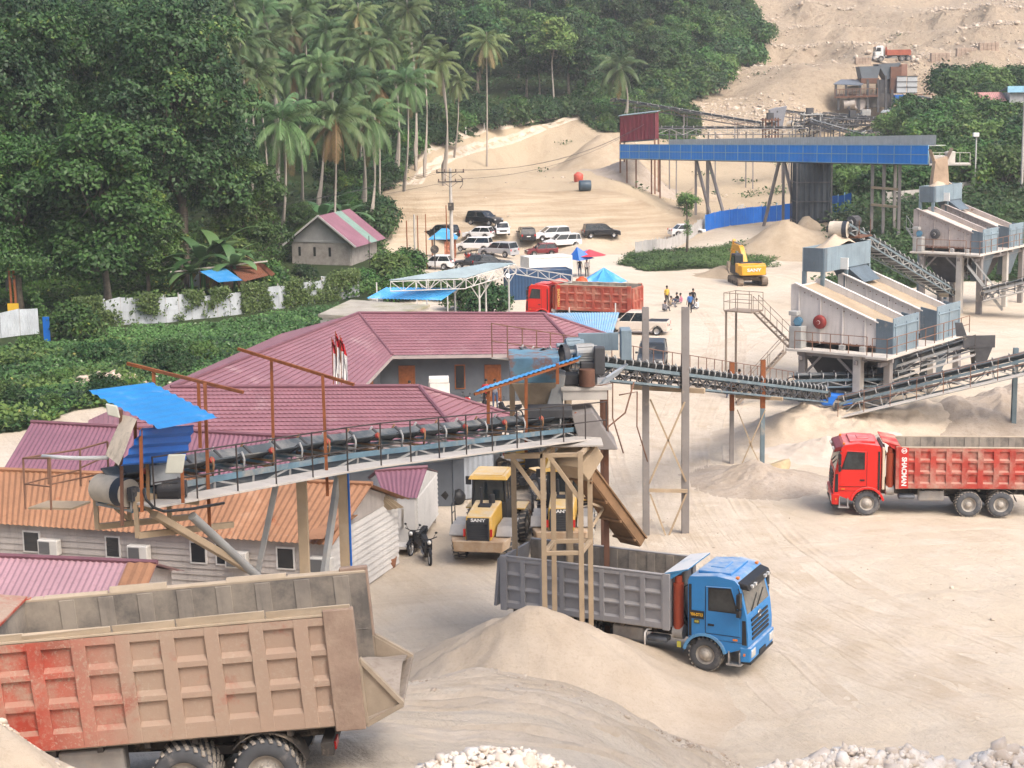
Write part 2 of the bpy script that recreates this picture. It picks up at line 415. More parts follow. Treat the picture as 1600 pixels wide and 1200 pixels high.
# sheet: fine near the camera, coarse far away
us = np.linspace(-1.15, 1.15, 400); vsn = np.concatenate([np.linspace(-60, 4.5, 12), np.exp(np.linspace(math.log(5), math.log(24), 60)), np.arange(24.15, 60, .15), np.exp(np.linspace(math.log(60.2), math.log(1500), 330))])
Yg, Ug = np.meshgrid(vsn, us, indexing='ij'); Xg = Ug*np.maximum(Yg, 30+0*Yg)
Xg = np.where(Yg < 30, Ug*30, Ug*Yg)
Zg = H(Xg, Yg)
Zg = np.where(Yg < 3, np.maximum(Zg, 0)*0+16.5, Zg)
nv_, nu_ = Yg.shape
idx = np.arange(nv_*nu_).reshape(nv_, nu_)
gf = np.stack([idx[:-1,:-1], idx[:-1,1:], idx[1:,1:], idx[1:,:-1]], -1).reshape(-1, 4)
gv = np.stack([Xg, Yg, Zg], -1).reshape(-1, 3)
VEG = vegmask(gv[:,0], gv[:,1])
def groundmat():
 m, t, b = newmat('crushed_limestone_ground')
 tc = N(t, 'ShaderNodeTexCoord'); ob = tc.outputs['Object']
 big = noise(t, ob, .045, 6, .62); med = noise(t, ob, .35, 6, .65); fine = noise(t, ob, 3.0, 6, .7)
 st = noise(t, mapping(t, mapping(t, ob, (1,1,1), (0,0,R(-26))), (1.0,.07,1)), .9, 6, .68, .4)
 st2 = noise(t, mapping(t, mapping(t, ob, (1,1,1), (0,0,R(-8))), (.05,.9,1)), .8, 6, .68, .5)
 c = mixc(t, (.525,.44,.337), (.62,.545,.45), ramp(t, big, .36, .64))
 c = mixc(t, c, (.64,.575,.49), math2(t, 'MULTIPLY', ramp(t, med, .5, .7), .55))
 c = mixc(t, c, (.37,.29,.21), math2(t, 'MULTIPLY', ramp(t, st, .52, .72), .36))
 c = mixc(t, c, (.40,.315,.235), math2(t, 'MULTIPLY', ramp(t, st2, .54, .74), .36))
 c = mixc(t, c, (.33,.265,.20), math2(t, 'MULTIPLY', ramp(t, fine, .55, .75), .3))
 c = mixc(t, c, (.30,.24,.18), math2(t, 'MULTIPLY', ramp(t, noise(t, ob, 11, 6, .75), .54, .70), .42)); c = mixc(t, c, (.72,.66,.59), math2(t, 'MULTIPLY', ramp(t, noise(t, ob, 7.3, 7, .78), .58, .72), .5))
 # pinker broken rock high on the quarry face
 sp = N(t, 'ShaderNodeSeparateXYZ'); t.links.new(ob, sp.inputs[0])
 c = mixc(t, c, (.42,.33,.22), math2(t, 'MULTIPLY', ramp(t, sp.outputs[1], 186, 215), .85))
 stt = noise(t, mapping(t, ob, (.05,.05,1.3)), 1.3, 6, .72, .6); bankm = math2(t, 'MULTIPLY', ramp(t, sp.outputs[1], 201, 206), ramp(t, sp.outputs[1], 222, 213))
 c = mixc(t, c, (.28,.20,.125), math2(t, 'MULTIPLY', math2(t, 'MULTIPLY', ramp(t, stt, .40, .66), bankm), .8))  # brown strata; their darkening also stands in for shade on the bank face
 tr = noise(t, mapping(t, ob, (.25,.05,.1), (0,0,.5)), 1.0, 7, .75, .8); c = mixc(t, c, (.33,.245,.16), math2(t, 'MULTIPLY', math2(t, 'MULTIPLY', ramp(t, tr, .50, .72), ramp(t, sp.outputs[1], 195, 215)), .6))
 c = mixc(t, c, (.50,.40,.295), math2(t, 'MULTIPLY', ramp(t, sp.outputs[1], 290, 350), .85))
 rk = noise(t, ob, .55, 8, .75); c = mixc(t, c, (.30,.215,.16), math2(t, 'MULTIPLY', math2(t, 'MULTIPLY', ramp(t, rk, .5, .62), ramp(t, sp.outputs[1], 290, 340)), .5))
 at = N(t, 'ShaderNodeAttribute', attribute_name='tint')
 gn = noise(t, ob, .6, 6, .7); g = mixc(t, (.018,.032,.012), (.050,.070,.026), gn)
 vf = ramp(t, math2(t, 'ADD', at.outputs['Fac'], math2(t, 'MULTIPLY', math2(t, 'SUBTRACT', noise(t, ob, .9, 6, .75), .5), 1.0)), .42, .62)
 c = mixc(t, c, g, vf)
 t.links.new(c, b.inputs['Base Color']); b.inputs['Roughness'].default_value = .95; b.inputs['Specular IOR Level'].default_value = .12
 bn = N(t, 'ShaderNodeBump'); bn.inputs['Strength'].default_value = .85; bn.inputs['Distance'].default_value = .2
 hgt = math2(t, 'ADD', math2(t, 'ADD', math2(t, 'MULTIPLY', st, .8), math2(t, 'MULTIPLY', st2, .6)), math2(t, 'MULTIPLY', fine, .35))
 t.links.new(math2(t, 'ADD', hgt, math2(t, 'MULTIPLY', rk, .8)), bn.inputs['Height']); b2 = N(t, 'ShaderNodeBump'); b2.inputs['Distance'].default_value = 1.3; t.links.new(ramp(t, sp.outputs[1], 285, 340, 0, .8), b2.inputs['Strength']); t.links.new(math2(t, 'ADD', rk, noise(t, ob, .16, 7, .7)), b2.inputs['Height']); t.links.new(bn.outputs[0], b2.inputs['Normal']); t.links.new(b2.outputs[0], b.inputs['Normal'])
 return m
M_GROUND = groundmat()
g = npmesh('ground', gv, gf, M_GROUND, tint=VEG, smooth=True); g['kind'] = 'structure'
# ---------------------------------------------------------------- scatter helpers
def rock_variant(seed, sub=1):
 import bmesh
 bm = bmesh.new(); bmesh.ops.create_icosphere(bm, subdivisions=sub, radius=1)
 r_ = random.Random(seed); ax = [V((r_.uniform(-1,1), r_.uniform(-1,1), r_.uniform(-1,1))).normalized() for _ in range(11)]; cut = [r_.uniform(.32,.78) for _ in ax]
 for v in bm.verts:
  for a, c in zip(ax, cut):
   d = v.co.dot(a)
   if d > c: v.co -= a*(d-c)
  v.co += V((r_.uniform(-1,1), r_.uniform(-1,1), r_.uniform(-1,1)))*.035
 vs = np.array([v.co[:] for v in bm.verts]); fs = np.array([[v.index for v in f.verts] for f in bm.faces]); bm.free(); return vs, fs
ROCKS = [rock_variant(k) for k in range(6)]
def rand_rot(n):
 q = nr.normal(size=(n,4)); q /= np.linalg.norm(q, axis=1)[:,None]; a,b,c,d = q.T
 return np.stack([np.stack([1-2*(c*c+d*d),2*(b*c-a*d),2*(b*d+a*c)],-1), np.stack([2*(b*c+a*d),1-2*(b*b+d*d),2*(c*d-a*b)],-1), np.stack([2*(b*d-a*c),2*(c*d+a*b),1-2*(b*b+c*c)],-1)],1)
def scatter_rocks(name, P, S, m, flat=.75, parent=None):
 n = len(P); Rm = rand_rot(n); vs = []; fs = []; ti = []; o = 0
 for k, (rv, rf) in enumerate(ROCKS):
  sel = np.arange(k, n, len(ROCKS))
  if not len(sel): continue
  sc = S[sel][:,None]*nr.uniform(.65, 1.25, (len(sel),3))
  q = np.einsum('nij,nvj->nvi', Rm[sel], rv[None]*sc[:,None,:]); q[:,:,2] *= flat
  q = q+P[sel][:,None,:]; nvv = len(rv)
  vs.append(q.reshape(-1,3)); fs.append((rf[None]+(np.arange(len(sel))*nvv)[:,None,None]+o).reshape(-1,3)); o += len(sel)*nvv
  ti.append(np.repeat(nr.uniform(0,1,len(sel)), nvv))
 return npmesh(name, np.concatenate(vs), np.concatenate(fs), m, tint=np.concatenate(ti), parent=parent)
def rockmat(name, c1, c2, c3):
 m, t, b = newmat(name); at = N(t, 'ShaderNodeAttribute', attribute_name='tint'); tc = N(t, 'ShaderNodeTexCoord')
 c = mixc(t, c1, c2, at.outputs['Fac']); c = mixc(t, c, c3, math2(t, 'MULTIPLY', ramp(t, noise(t, tc.outputs['Object'], 5, 6, .7), .5, .72), .6))
 t.links.new(c, b.inputs['Base Color']); b.inputs['Roughness'].default_value = .9; b.inputs['Specular IOR Level'].default_value = .2
 return m
M_ROCK = rockmat('pale_limestone', (.42,.335,.26), (.62,.54,.45), (.34,.25,.17))
M_WROCK = rockmat('white_limestone', (.66,.575,.49), (.86,.81,.745), (.56,.43,.32))
# broken rock on the quarry slope
def slope_points(n, px0, px1, y0, y1, ok=None):
 b = nr.uniform(px0, px1, n); d = np.exp(nr.uniform(math.log(y0), math.log(y1), n)); x = (b-800)/FPX*d
 keep = vegmask(x, d) < .3
 if ok is not None: keep &= ok(x, d)
 x, d = x[keep], d[keep]; return np.stack([x, d, H(x, d)], -1)
def clump(x, y): return nr.uniform(0, 1, len(x)) < np.clip((fbm(x*.07, y*.07, 21, 4)+.16)*3.2, .03, 1)
P = slope_points(22000, 1090, 1700, 300, 460, clump)
S = np.exp(nr.normal(-1.45, .55, len(P)))
o = scatter_rocks('quarry_rubble', P, np.clip(S, .12, 1.5), M_ROCK); setp(o, 'broken pale rocks strewn over the quarry slope at upper right', 'rubble', kind='stuff')
P = slope_points(1500, 600, 1250, 203, 300, lambda x, y: nr.uniform(0, 1, len(x)) < np.clip((fbm(x*.1, y*.1, 31, 4)-.02)*4, .02, 1))
o = scatter_rocks('bank_stones', P, np.clip(np.exp(nr.normal(-2.0, .5, len(P))), .06, .5), M_ROCK); setp(o, 'small stones lying on the pale sand bank below the palms', 'stones', kind='stuff')
P = slope_points(2200, 800, 1700, 48, 130, lambda x, y: nr.uniform(0, 1, len(x)) < np.clip((fbm(x*.2, y*.2, 41, 4)+.02)*2, .05, 1))
o = scatter_rocks('yard_pebbles', P, np.clip(np.exp(nr.normal(-3.1, .45, len(P))), .02, .16), M_ROCK); setp(o, 'small stones scattered over the pale yard ground', 'pebbles', kind='stuff')
n_ = 4200; x_ = nr.uniform(-8, 5.5, n_); y_ = 34.6+nr.normal(0, .9, n_)
o = scatter_rocks('ramp_gravel', np.stack([x_, y_, H(x_, y_)], -1), np.clip(np.exp(nr.normal(-3.3, .5, n_)), .015, .14), M_ROCK); setp(o, 'coarse gravel lying along the edge of the upper ramp behind the nearest lorry', 'gravel', kind='stuff')
# ---------------------------------------------------------------- heaps of sand, gravel and stone
def sandmat(name, c1, c2, c3, fs=6.0, st=.35):
 m, t, b = newmat(name); tc = N(t, 'ShaderNodeTexCoord'); ob = tc.outputs['Object']
 c = mixc(t, c1, c2, ramp(t, noise(t, ob, .5, 6, .65), .35, .65)); c = mixc(t, c, c3, math2(t, 'MULTIPLY', ramp(t, noise(t, ob, fs, 6, .75), .5, .75), st))
 t.links.new(c, b.inputs['Base Color']); b.inputs['Roughness'].default_value = .96; b.inputs['Specular IOR Level'].default_value = .1
 bn = N(t, 'ShaderNodeBump'); bn.inputs['Strength'].default_value = .6; bn.inputs['Distance'].default_value = .07
 t.links.new(noise(t, ob, fs, 7, .75), bn.inputs['Height']); t.links.new(bn.outputs[0], b.inputs['Normal']); return m
M_SAND = sandmat('fine_sand', (.47,.385,.295), (.56,.475,.38), (.34,.265,.19), 9, .5)
M_GRAVEL = sandmat('grey_gravel', (.37,.305,.24), (.47,.40,.335), (.23,.18,.14), 7, .7)
M_TANSAND = sandmat('tan_bank_sand', (.36,.285,.20), (.44,.355,.26), (.28,.21,.14), 3, .4)
M_PALE = sandmat('pale_stone_dust', (.53,.45,.37), (.62,.55,.48), (.42,.34,.27), 7, .3)
def heap(name, label, cat, peaks, rad, m, rough=.2, group=None, base=None, seed=0, res=56, aspect=1.0, rot=0, grad=.68):
 """a heap with one or more peaks (x, y, height above ground); sides at the angle of repose"""
 pts = np.array([(p[0], p[1]) for p in peaks]); c = pts.mean(0)
 ext = max(rad, max(p[2] for p in peaks)/grad)*1.25+np.abs(pts-c).max()+1.0
 a = np.linspace(0, 2*math.pi, res, endpoint=False); r = np.linspace(0, 1, res//2)**.9
 A, Rr = np.meshgrid(a, r); X = c[0]+np.cos(A)*Rr*ext; Y = c[1]+np.sin(A)*Rr*ext
 h = np.full(X.shape, -9.0)
 for px_, py_, hh in peaks:
  dx, dy = X-px_, Y-py_
  d = np.sqrt((dx*math.cos(rot)+dy*math.sin(rot))**2/aspect**2+(-dx*math.sin(rot)+dy*math.cos(rot))**2)
  d = d*(1+fbm(np.arctan2(dy, dx)*1.3+seed, d*.2+seed, seed, 3)*.5)
  soft = np.sqrt(d*d+.12)-.34
  k = hh-grad*soft
  h = np.logaddexp(h*4, k*4)/4
 h = h+fbm(X*.6+seed, Y*.6, 50+seed, 4)*rough*np.clip(h, 0, 1.0)+fbm(X*2.2+seed, Y*2.2, 60+seed, 3)*rough*.4
 g0 = H(X, Y) if base is None else np.full(X.shape, base)
 h = np.log1p(np.exp(np.clip(h*2.6,-30,30)))/2.6-.05
 Z = g0+h-.03
 n = len(a); m_ = len(r); I = np.arange(n*m_).reshape(m_, n); J = np.roll(I, -1, 1)
 f = np.stack([I[:-1], I[1:], J[1:], J[:-1]], -1).reshape(-1, 4)
 org = np.array([c[0], c[1], float(g0.mean())]); vs = np.stack([X, Y, Z], -1).reshape(-1, 3)-org
 o = npmesh(name, vs, f, m, smooth=True); o.location = org; return setp(o, label, cat, group)
# ================================================================ VEGETATION
M_LEAF = {
 'dark': leafmat('dark_broad_leaves', (.010,.027,.014), (.042,.098,.026), (.14,.20,.045), trans=.14),
 'mid': leafmat('green_broad_leaves', (.017,.047,.014), (.062,.138,.028), (.19,.24,.05), trans=.16),
 'light': leafmat('pale_green_leaves', (.036,.085,.026), (.115,.205,.050), (.24,.26,.08)),
 'cover': leafmat('creeper_leaves', (.028,.058,.018), (.085,.150,.042), (.22,.24,.14), trans=.2),
}
M_PALM = leafmat('coconut_fronds', (.050,.105,.040), (.125,.185,.070), None, trans=.2, rough=.4)
M_PALMB = leafmat('dry_coconut_fronds', (.13,.115,.045), (.26,.185,.085), None, trans=.15)
M_BANANA = leafmat('banana_leaves', (.05,.12,.04), (.12,.22,.09), (.26,.22,.06), rough=.35)
M_BARK = mat('grey_brown_bark', (.17,.14,.11), .9, var=.4, vs=3, bump=.5)
M_PBARK = mat('pale_palm_bark', (.34,.30,.26), .9, var=.3, vs=4, bump=.4)
def leafquads(P, nrm, size, tint, asp=.5, droop=.3):
 """one folded rhombus per point"""
 n = len(P); r_ = nr.normal(size=(n,3)); a = np.cross(nrm, r_); a /= np.linalg.norm(a, axis=1)[:,None]+1e-9
 a[:,2] -= droop; a /= np.linalg.norm(a, axis=1)[:,None]; b = np.cross(nrm, a); b /= np.linalg.norm(b, axis=1)[:,None]+1e-9
 s = size[:,None]
 v = np.stack([P-a*s*.5, P+b*s*asp*.5+nrm*s*.06, P+a*s*.5, P-b*s*asp*.5+nrm*s*.06], 1).reshape(-1,3)
 f = np.arange(n*4).reshape(-1,4); return v, f, np.repeat(tint, 4)
def crown_pts(lobes, n, shell=.28, seed=0):
 rs = np.random.default_rng(seed)
 L = np.array(lobes); wts = (L[:,3]*L[:,4]+L[:,3]*L[:,5]); wts /= wts.sum()
 k = rs.choice(len(L), n, p=wts); d = rs.normal(size=(n,3)); d /= np.linalg.norm(d, axis=1)[:,None]
 d[:,2] = np.where(d[:,2] < -.35, -d[:,2], d[:,2])
 bump = 1+.20*np.sin(d[:,0]*5+k*1.7)*np.sin(d[:,1]*6+k)+.12*np.sin(d[:,2]*9+k*2.1+d[:,0]*7)
 rr = (1-shell*rs.uniform(0,1,n)**1.6)*bump
 P = L[k,:3]+d*L[k,3:6]*rr[:,None]
 keep = np.ones(n, bool)
 for i in range(len(L)):
  q = (P-L[i,:3])/L[i,3:6]; keep &= ~((np.linalg.norm(q, axis=1) < .62) & (k != i))
 return P[keep], d[keep], k[keep]
def crown(name, lobes, n, ls, m, seed=0, parent=None, per=5, spread=.55, droop=.35, shell=.28):
 P, d, k = crown_pts(lobes, n, shell, seed); n = len(P); rs = np.random.default_rng(seed+99)
 lt = rs.uniform(0,1,len(lobes))
 cl = (np.sin(P[:,0]*1.1+seed)*np.sin(P[:,1]*1.3+1)*np.sin(P[:,2]*1.2+2)+1)/2
 tn = .46*lt[k]+.30*cl+.24*rs.uniform(0,1,n)
 Q = np.repeat(P, per, 0)+rs.normal(size=(n*per,3))*ls*spread
 nn = np.repeat(d*.8+np.array([0,0,.55]), per, 0)+rs.normal(size=(n*per,3))*.42; nn /= np.linalg.norm(nn, axis=1)[:,None]
 sz = ls*rs.uniform(.65,1.3,n*per); tt = np.clip(np.repeat(tn, per)+rs.normal(size=n*per)*.13, 0, 1)
 v, f, t = leafquads(Q, nn, sz, tt, .55, droop)
 return npmesh(name, v, f, m, tint=t, parent=parent)
def limbs(mb, base, h, r, lobes, rs):
 pts = [V(base)]; n = 6
 for i in range(1, n+1):
  t = i/n; pts.append(V((rs.uniform(-.25,.25)*t*2, rs.uniform(-.25,.25)*t*2, h*t)))
 mb.path(pts, [r*(1-.65*i/n)*(1.5 if i == 0 else 1) for i in range(n+1)], 8)
 for L in lobes:
  st = pts[rs.randint(2, n-1)]; e = V(L[:3]); md = (st+e)/2+V((rs.uniform(-.4,.4), rs.uniform(-.4,.4), rs.uniform(-.6,.1)))
  mb.path([st, md, e], [r*.38, r*.24, r*.06], 5)
def make_tree(name, label, h, cr, cb, nl, n, ls, m, seed, flat=.75, per=5, trunk_r=.32, trunk_m=None, spread_low=True, group=None):
 """h total height, cr crown radius, cb height of crown base, nl lobes"""
 rs = random.Random(seed); t = thing(name, label, 'tree', group=group); lobes = []
 for i in range(nl):
  u = (i+.5)/nl; z = cb+(h-cb)*(.12+.80*u); prof = math.sin(math.pi*min(1, .22+.70*u))**.7
  a = i*2.399+rs.uniform(-.5,.5); rad = cr*prof*rs.uniform(.35,.78); lr = cr*rs.uniform(.24,.42)*(1.0 if u < .85 else .85)
  lobes.append((math.cos(a)*rad, math.sin(a)*rad, z, lr*rs.uniform(.9,1.2), lr*rs.uniform(.9,1.2), lr*flat*rs.uniform(.8,1.15)))
 crown('crown', lobes, n, ls, m, seed, t, per)
 mb = MB(); limbs(mb, (0,0,-.5), h*.8, trunk_r, lobes[::2], rs); part('trunk', mb, trunk_m or M_BARK, t)
 return t
G_WOOD = 'broadleaf trees of the wooded hillside'
TREES = {
 'big': make_tree('broadleaf_tree', 'x', 25, 8.2, 4.5, 36, 10500, .40, M_LEAF['dark'], 3, .7, 5, .5),
 'big2': make_tree('broadleaf_tree', 'x', 24, 7.4, 5, 32, 9500, .40, M_LEAF['mid'], 8, .66, 5, .45),
 'round': make_tree('leafy_tree', 'x', 13, 4.6, 1.8, 22, 5200, .34, M_LEAF['mid'], 15, .75, 5, .25),
 'round2': make_tree('leafy_tree', 'x', 13, 4.4, 2.2, 20, 4800, .34, M_LEAF['light'], 27, .7, 5, .22),
 'far': make_tree('hillside_tree', 'x', 15, 5.2, 3, 20, 3000, .56, M_LEAF['dark'], 31, .68, 4, .28),
 'far2': make_tree('hillside_tree', 'x', 14, 5.0, 3.5, 18, 2800, .56, M_LEAF['mid'], 43, .6, 4, .26),
 'open': make_tree('open_crowned_tree', 'x', 17, 5.0, 9.5, 11, 1700, .55, M_LEAF['light'], 57, .42, 4, .2, M_PBARK),
}
USED = set()
def place(kind, x, y, s=1.0, label=None, group=None, rz=None, sz=None):
 t = TREES[kind]; z = hz(x, y)-.2; rz = rng.uniform(0, 6.28) if rz is None else rz
 sc = (s, s, s if sz is None else sz)
 if kind not in USED:
  USED.add(kind); t.location = (x, y, z); t.rotation_euler[2] = rz; t.scale = sc
  if label: t['label'] = label
  if group: t['group'] = group
  return t
 o = dup(t, (x, y, z), rz, label, group, sc)
 if not group and 'group' in o: del o['group']
 return o
def at(px, yy): return (px-800)/FPX*yy
# ---- big trees at the left edge, one by one: (kind, bearing, metres away, scale, label)
for kind, px, yy, s, sz, lab in (
 ('round', 168, 146, 1.42, 1.32, 'bright green dense tree in front of the dark giants, left of the banana plants'),
 ('big', 292, 164, 1.10, 1.16, 'tall dark tree whose crown edge stands against the palms'),
 ('big2', 150, 172, 1.05, 1.20, 'tall dark tree rising straight behind the bright green one'),
 ('big', 20, 160, 1.10, 1.18, 'tall dark vine-hung tree at the left edge of the picture'),
 ('round', 30, 147, 1.15, 1.22, 'dense tree with yellowish tips near the rusty brown posts'),
 ('round2', 392, 166, .98, 1.04, 'rounded fresh green tree beside the foot of the nearest palm'),
 ('big2', -80, 158, 1.0, 1.1, 'dark tree reaching in from beyond the left edge of the picture'),
 ('round2', 478, 190, .52, .52, 'small yellowish green tree behind the grey block house roof'),
 ('round', 232, 156, .85, .78, 'low dark tree behind the banana plants and the rusty roofed shed'),
 ):
 place(kind, at(px, yy), yy, s, lab, None, None, sz)
# ---- the wooded hill: trees one behind another
kinds_left = ['big', 'big2', 'far']; kinds_right = ['far', 'far2', 'round', 'far', 'round2', 'far2']
LAB = {'big': 'tall dark crowned tree in the dense wood on the hillside', 'big2': 'tall green tree in the dense wood on the hillside', 'far': 'dark bushy tree on the wooded slope', 'far2': 'mid green bushy tree on the wooded slope',
  'round': 'fresh green rounded tree on the wooded slope', 'round2': 'pale green loose tree on the wooded slope'}
for yy, step in ((182,8.5),(200,9),(220,8.5),(243,8),(268,8),(292,8),(318,7.5),(338,7),(356,7.5),(375,8),(395,8),(420,8.5),(450,10)):
 x = at(-260, yy)+rng.uniform(0,5)
 while x < at(1190, yy):
  px = bearing(x, yy); y2 = yy+rng.uniform(-5, 5); x2 = x+rng.uniform(-2.4, 2.4)
  if px < float(np.interp(y2, [182,192,200,215,250,287,306,330,345,362,402,450], [648,630,615,600,632,752,892,1085,1118,1140,1205,1150])) and float(vegmask(np.array([x2+2.0]), np.array([y2]))[0]) > .9 and float(vegmask(np.array([x2-3.0]), np.array([y2-2.5]))[0]) > .9:
   if px < 330 and yy < 300: k = rng.choice(kinds_left); s = rng.uniform(.8, 1.05)
   elif px < 690 and yy < 262:
    k = rng.choice(['round','far','far2']); s = rng.uniform(.42, .62)
   else:
    k = rng.choice(kinds_right); s = rng.uniform(.78, 1.1) if yy > 300 else rng.uniform(.7, .95)
   if not (px > 430 and px < 640 and yy < 190): place(k, x2, y2, s, LAB[k], G_WOOD)
  x += step*rng.uniform(.8, 1.25)
for px, yy, s in ((872, 312, 1.0), (850, 322, .9), (1060, 350, .8), (1010, 345, .75)):
 place('open', at(px, yy), yy, s, {872: 'pale stemmed tree with an open flat crown above the dirt road', 850: 'thinner open crowned tree just behind the pale stemmed one', 1060: 'pale open tree at the top right of the wood near the quarry', 1010: 'open crowned tree left of the quarry edge, above the coconut palm'}[px])
# ---- coconut palms
def make_palm_crown(seed, dead=.3, nf=25):
 rs = np.random.default_rng(seed); vs = []; tt = []; vd = []; td = []
 for i in range(nf):
  u = i/(nf-1); el = R(80-140*u**.95+rs.uniform(-8,8)); az = i*2.39996+rs.uniform(-.25,.25); L = 4.9*rs.uniform(.85,1.08)*(.72 if u < .12 else 1)
  p = np.array([0,0,0.]); n = 16; pts = [p.copy()]; e = el
  for j in range(n):
   e -= R(2.0+6.6*(j/n)*(1.0 if u < .75 else .4)); e = max(e, R(-86))
   p = p+np.array([math.cos(e)*math.cos(az), math.cos(e)*math.sin(az), math.sin(e)])*L/n; pts.append(p.copy())
  pts = np.array(pts); isd = u > 1-dead and rs.uniform() < .75
  side = np.array([-math.sin(az), math.cos(az), 0])
  out, ot = (vd, td) if isd else (vs, tt); tb = rs.uniform(.15,.6)+.35*u
  for j in range(n):   # rachis
   a, b = pts[j], pts[j+1]; w = .055*(1-j/n)+.012
   out += [a-side*w, a+side*w, b+side*w*.9, b-side*w*.9]; ot += [.95]*4
  m_ = 42
  for j in range(m_):
   t = .14+.86*j/(m_-1); q = t*n; k = min(int(q), n-1); c = pts[k]+(pts[k+1]-pts[k])*(q-k); ax = pts[k+1]-pts[k]; ax /= np.linalg.norm(ax)
   ll = .95*math.sin(math.pi*min(1,(t*.86+.12)))**.6*rs.uniform(.85,1.1)
   upv = np.cross(side, ax)
   for sgn in (-1, 1):
    d = side*sgn*.74+ax*.52-np.array([0,0,.22+.38*rs.uniform()])+upv*.12; d /= np.linalg.norm(d)
    wv = ax*.042; e1 = c+d*ll*.6-np.array([0,0,.04]); e2 = c+d*ll-np.array([0,0,.20*ll])
    out += [c-wv*.6, c+wv*.6, e1+wv, e1-wv, e1-wv, e1+wv, e2+wv*.15, e2-wv*.15]; tq = min(1, max(0, tb+rs.normal()*.1)); ot += [tq]*8
 def mk(v, t, m):
  v = np.array(v); o = npmesh('crown', v, np.arange(len(v)).reshape(-1,4), m, tint=np.array(t)); me = o.data; bpy.data.objects.remove(o); return me
 return mk(vs, tt, M_PALM), (mk(vd, td, M_PALMB) if vd else None)
PALMS = [make_palm_crown(5, .10, 29), make_palm_crown(9, .16, 27), make_palm_crown(14, .05, 28), make_palm_crown(23, .30, 26)]
def trunk_mesh(seed):
 rs = random.Random(seed); mb = MB(); a = rs.uniform(0,6.28); bend = rs.uniform(.6,2.2)
 pts = [V((math.cos(a)*bend*math.sin(t*math.pi)*.5, math.sin(a)*bend*math.sin(t*math.pi)*.5, t)) for t in [i/9 for i in range(10)]]
 mb.path(pts, [.19]+[.125-.005*i for i in range(9)], 8); o = part('trunk', mb, M_PBARK); me = o.data; bpy.data.objects.remove(o); return me
PTRUNK = [trunk_mesh(k) for k in range(4)]
nutm = mat('coconut', (.12,.13,.04), .5)
def nuts_mesh():
 mb = MB(); rs = random.Random(4)
 for k in range(9): a = k*.7; mb.ball((math.cos(a)*.32, math.sin(a)*.32, -.35-rs.uniform(0,.25)), .13, 7, 5)
 o = part('coconuts', mb, nutm); me = o.data; bpy.data.objects.remove(o); return me
NUTS = nuts_mesh()
def palm(px, py, yy, r_px, var, label, group=None, lean=None):
 lean = rng.uniform(-1.3,1.3) if lean is None else lean
 c = pix(px, py, 1.0)-V((0,0,CAMH)); c = V((c.x/c.y*yy, yy, CAMH+c.z/c.y*yy)); s = r_px/FPX*yy/5.0*1.28
 bx, by = c.x+lean, c.y+.3; z0 = hz(bx, by)-.3
 t = thing('coconut_palm', label, 'palm', (bx, by, z0), group=group)
 o = bpy.data.objects.new('trunk', PTRUNK[var % 4]); link(o, t); hgt = max(c.z-z0, 3); k = max(.75, s)
 o.scale = (k, k, hgt); o.rotation_euler = (0, 0, rng.uniform(0,6.28)) if not lean else (0, math.atan2(-lean, hgt), 0)
 cr, dd = PALMS[var]; rz = rng.uniform(0,6.28)
 for nm, me in (('crown', cr), ('dry_fronds', dd), ('coconuts', NUTS)):
  if me: o = bpy.data.objects.new(nm, me); link(o, t); o.location = (-lean, 0, hgt); o.scale = (s,)*3; o.rotation_euler = (R(rng.uniform(-5,5)), R(rng.uniform(-5,5)), rz)
 return t
GP = 'coconut palms at the foot of the wooded hill'
for a in (
 (441,188,193,72,0,'big coconut palm left of the yellowing one, leaves reaching the fresh green tree'),
 (524,185,194,62,3,'yellowing coconut palm standing right behind the grey block house'),
 (577,182,202,58,1,'coconut palm just right of the yellowing one above the house'),
 (634,128,214,46,0,'coconut palm with wide drooping fronds at the edge of the sand bank'),
 (685,96,224,42,2,'slim coconut palm with tall bare trunk beside the sand bank'),
 (760,64,264,38,3,'tall thin coconut palm standing at the dirt road below the wood'),
 (968,104,302,40,2,'lone coconut palm beside the end of the far thin conveyor'),
 (636,16,250,40,1,'coconut palm with crown cut by the top of the picture'),
 (332,46,186,52,3,'brownish coconut palm just right of the dark giant tree'),):
 palm(*a)
for a in ((577,78,226,42,0),(508,50,236,42,2),(500,104,214,46,1),(546,128,208,48,2),(458,104,216,46,0),(418,62,226,44,1),(381,70,214,48,2),(400,118,205,50,0),(560,20,250,40,3),(476,14,246,40,0),(410,14,246,42,2),(364,8,232,44,1),(606,62,238,40,2),(715,128,262,28,0),(350,120,200,48,1),(545,62,232,40,0),(455,40,240,40,3),(660,70,246,34,1),(590,132,214,44,3)):
 palm(*a, 'coconut palm in the crowded grove left of the sand bank', GP)
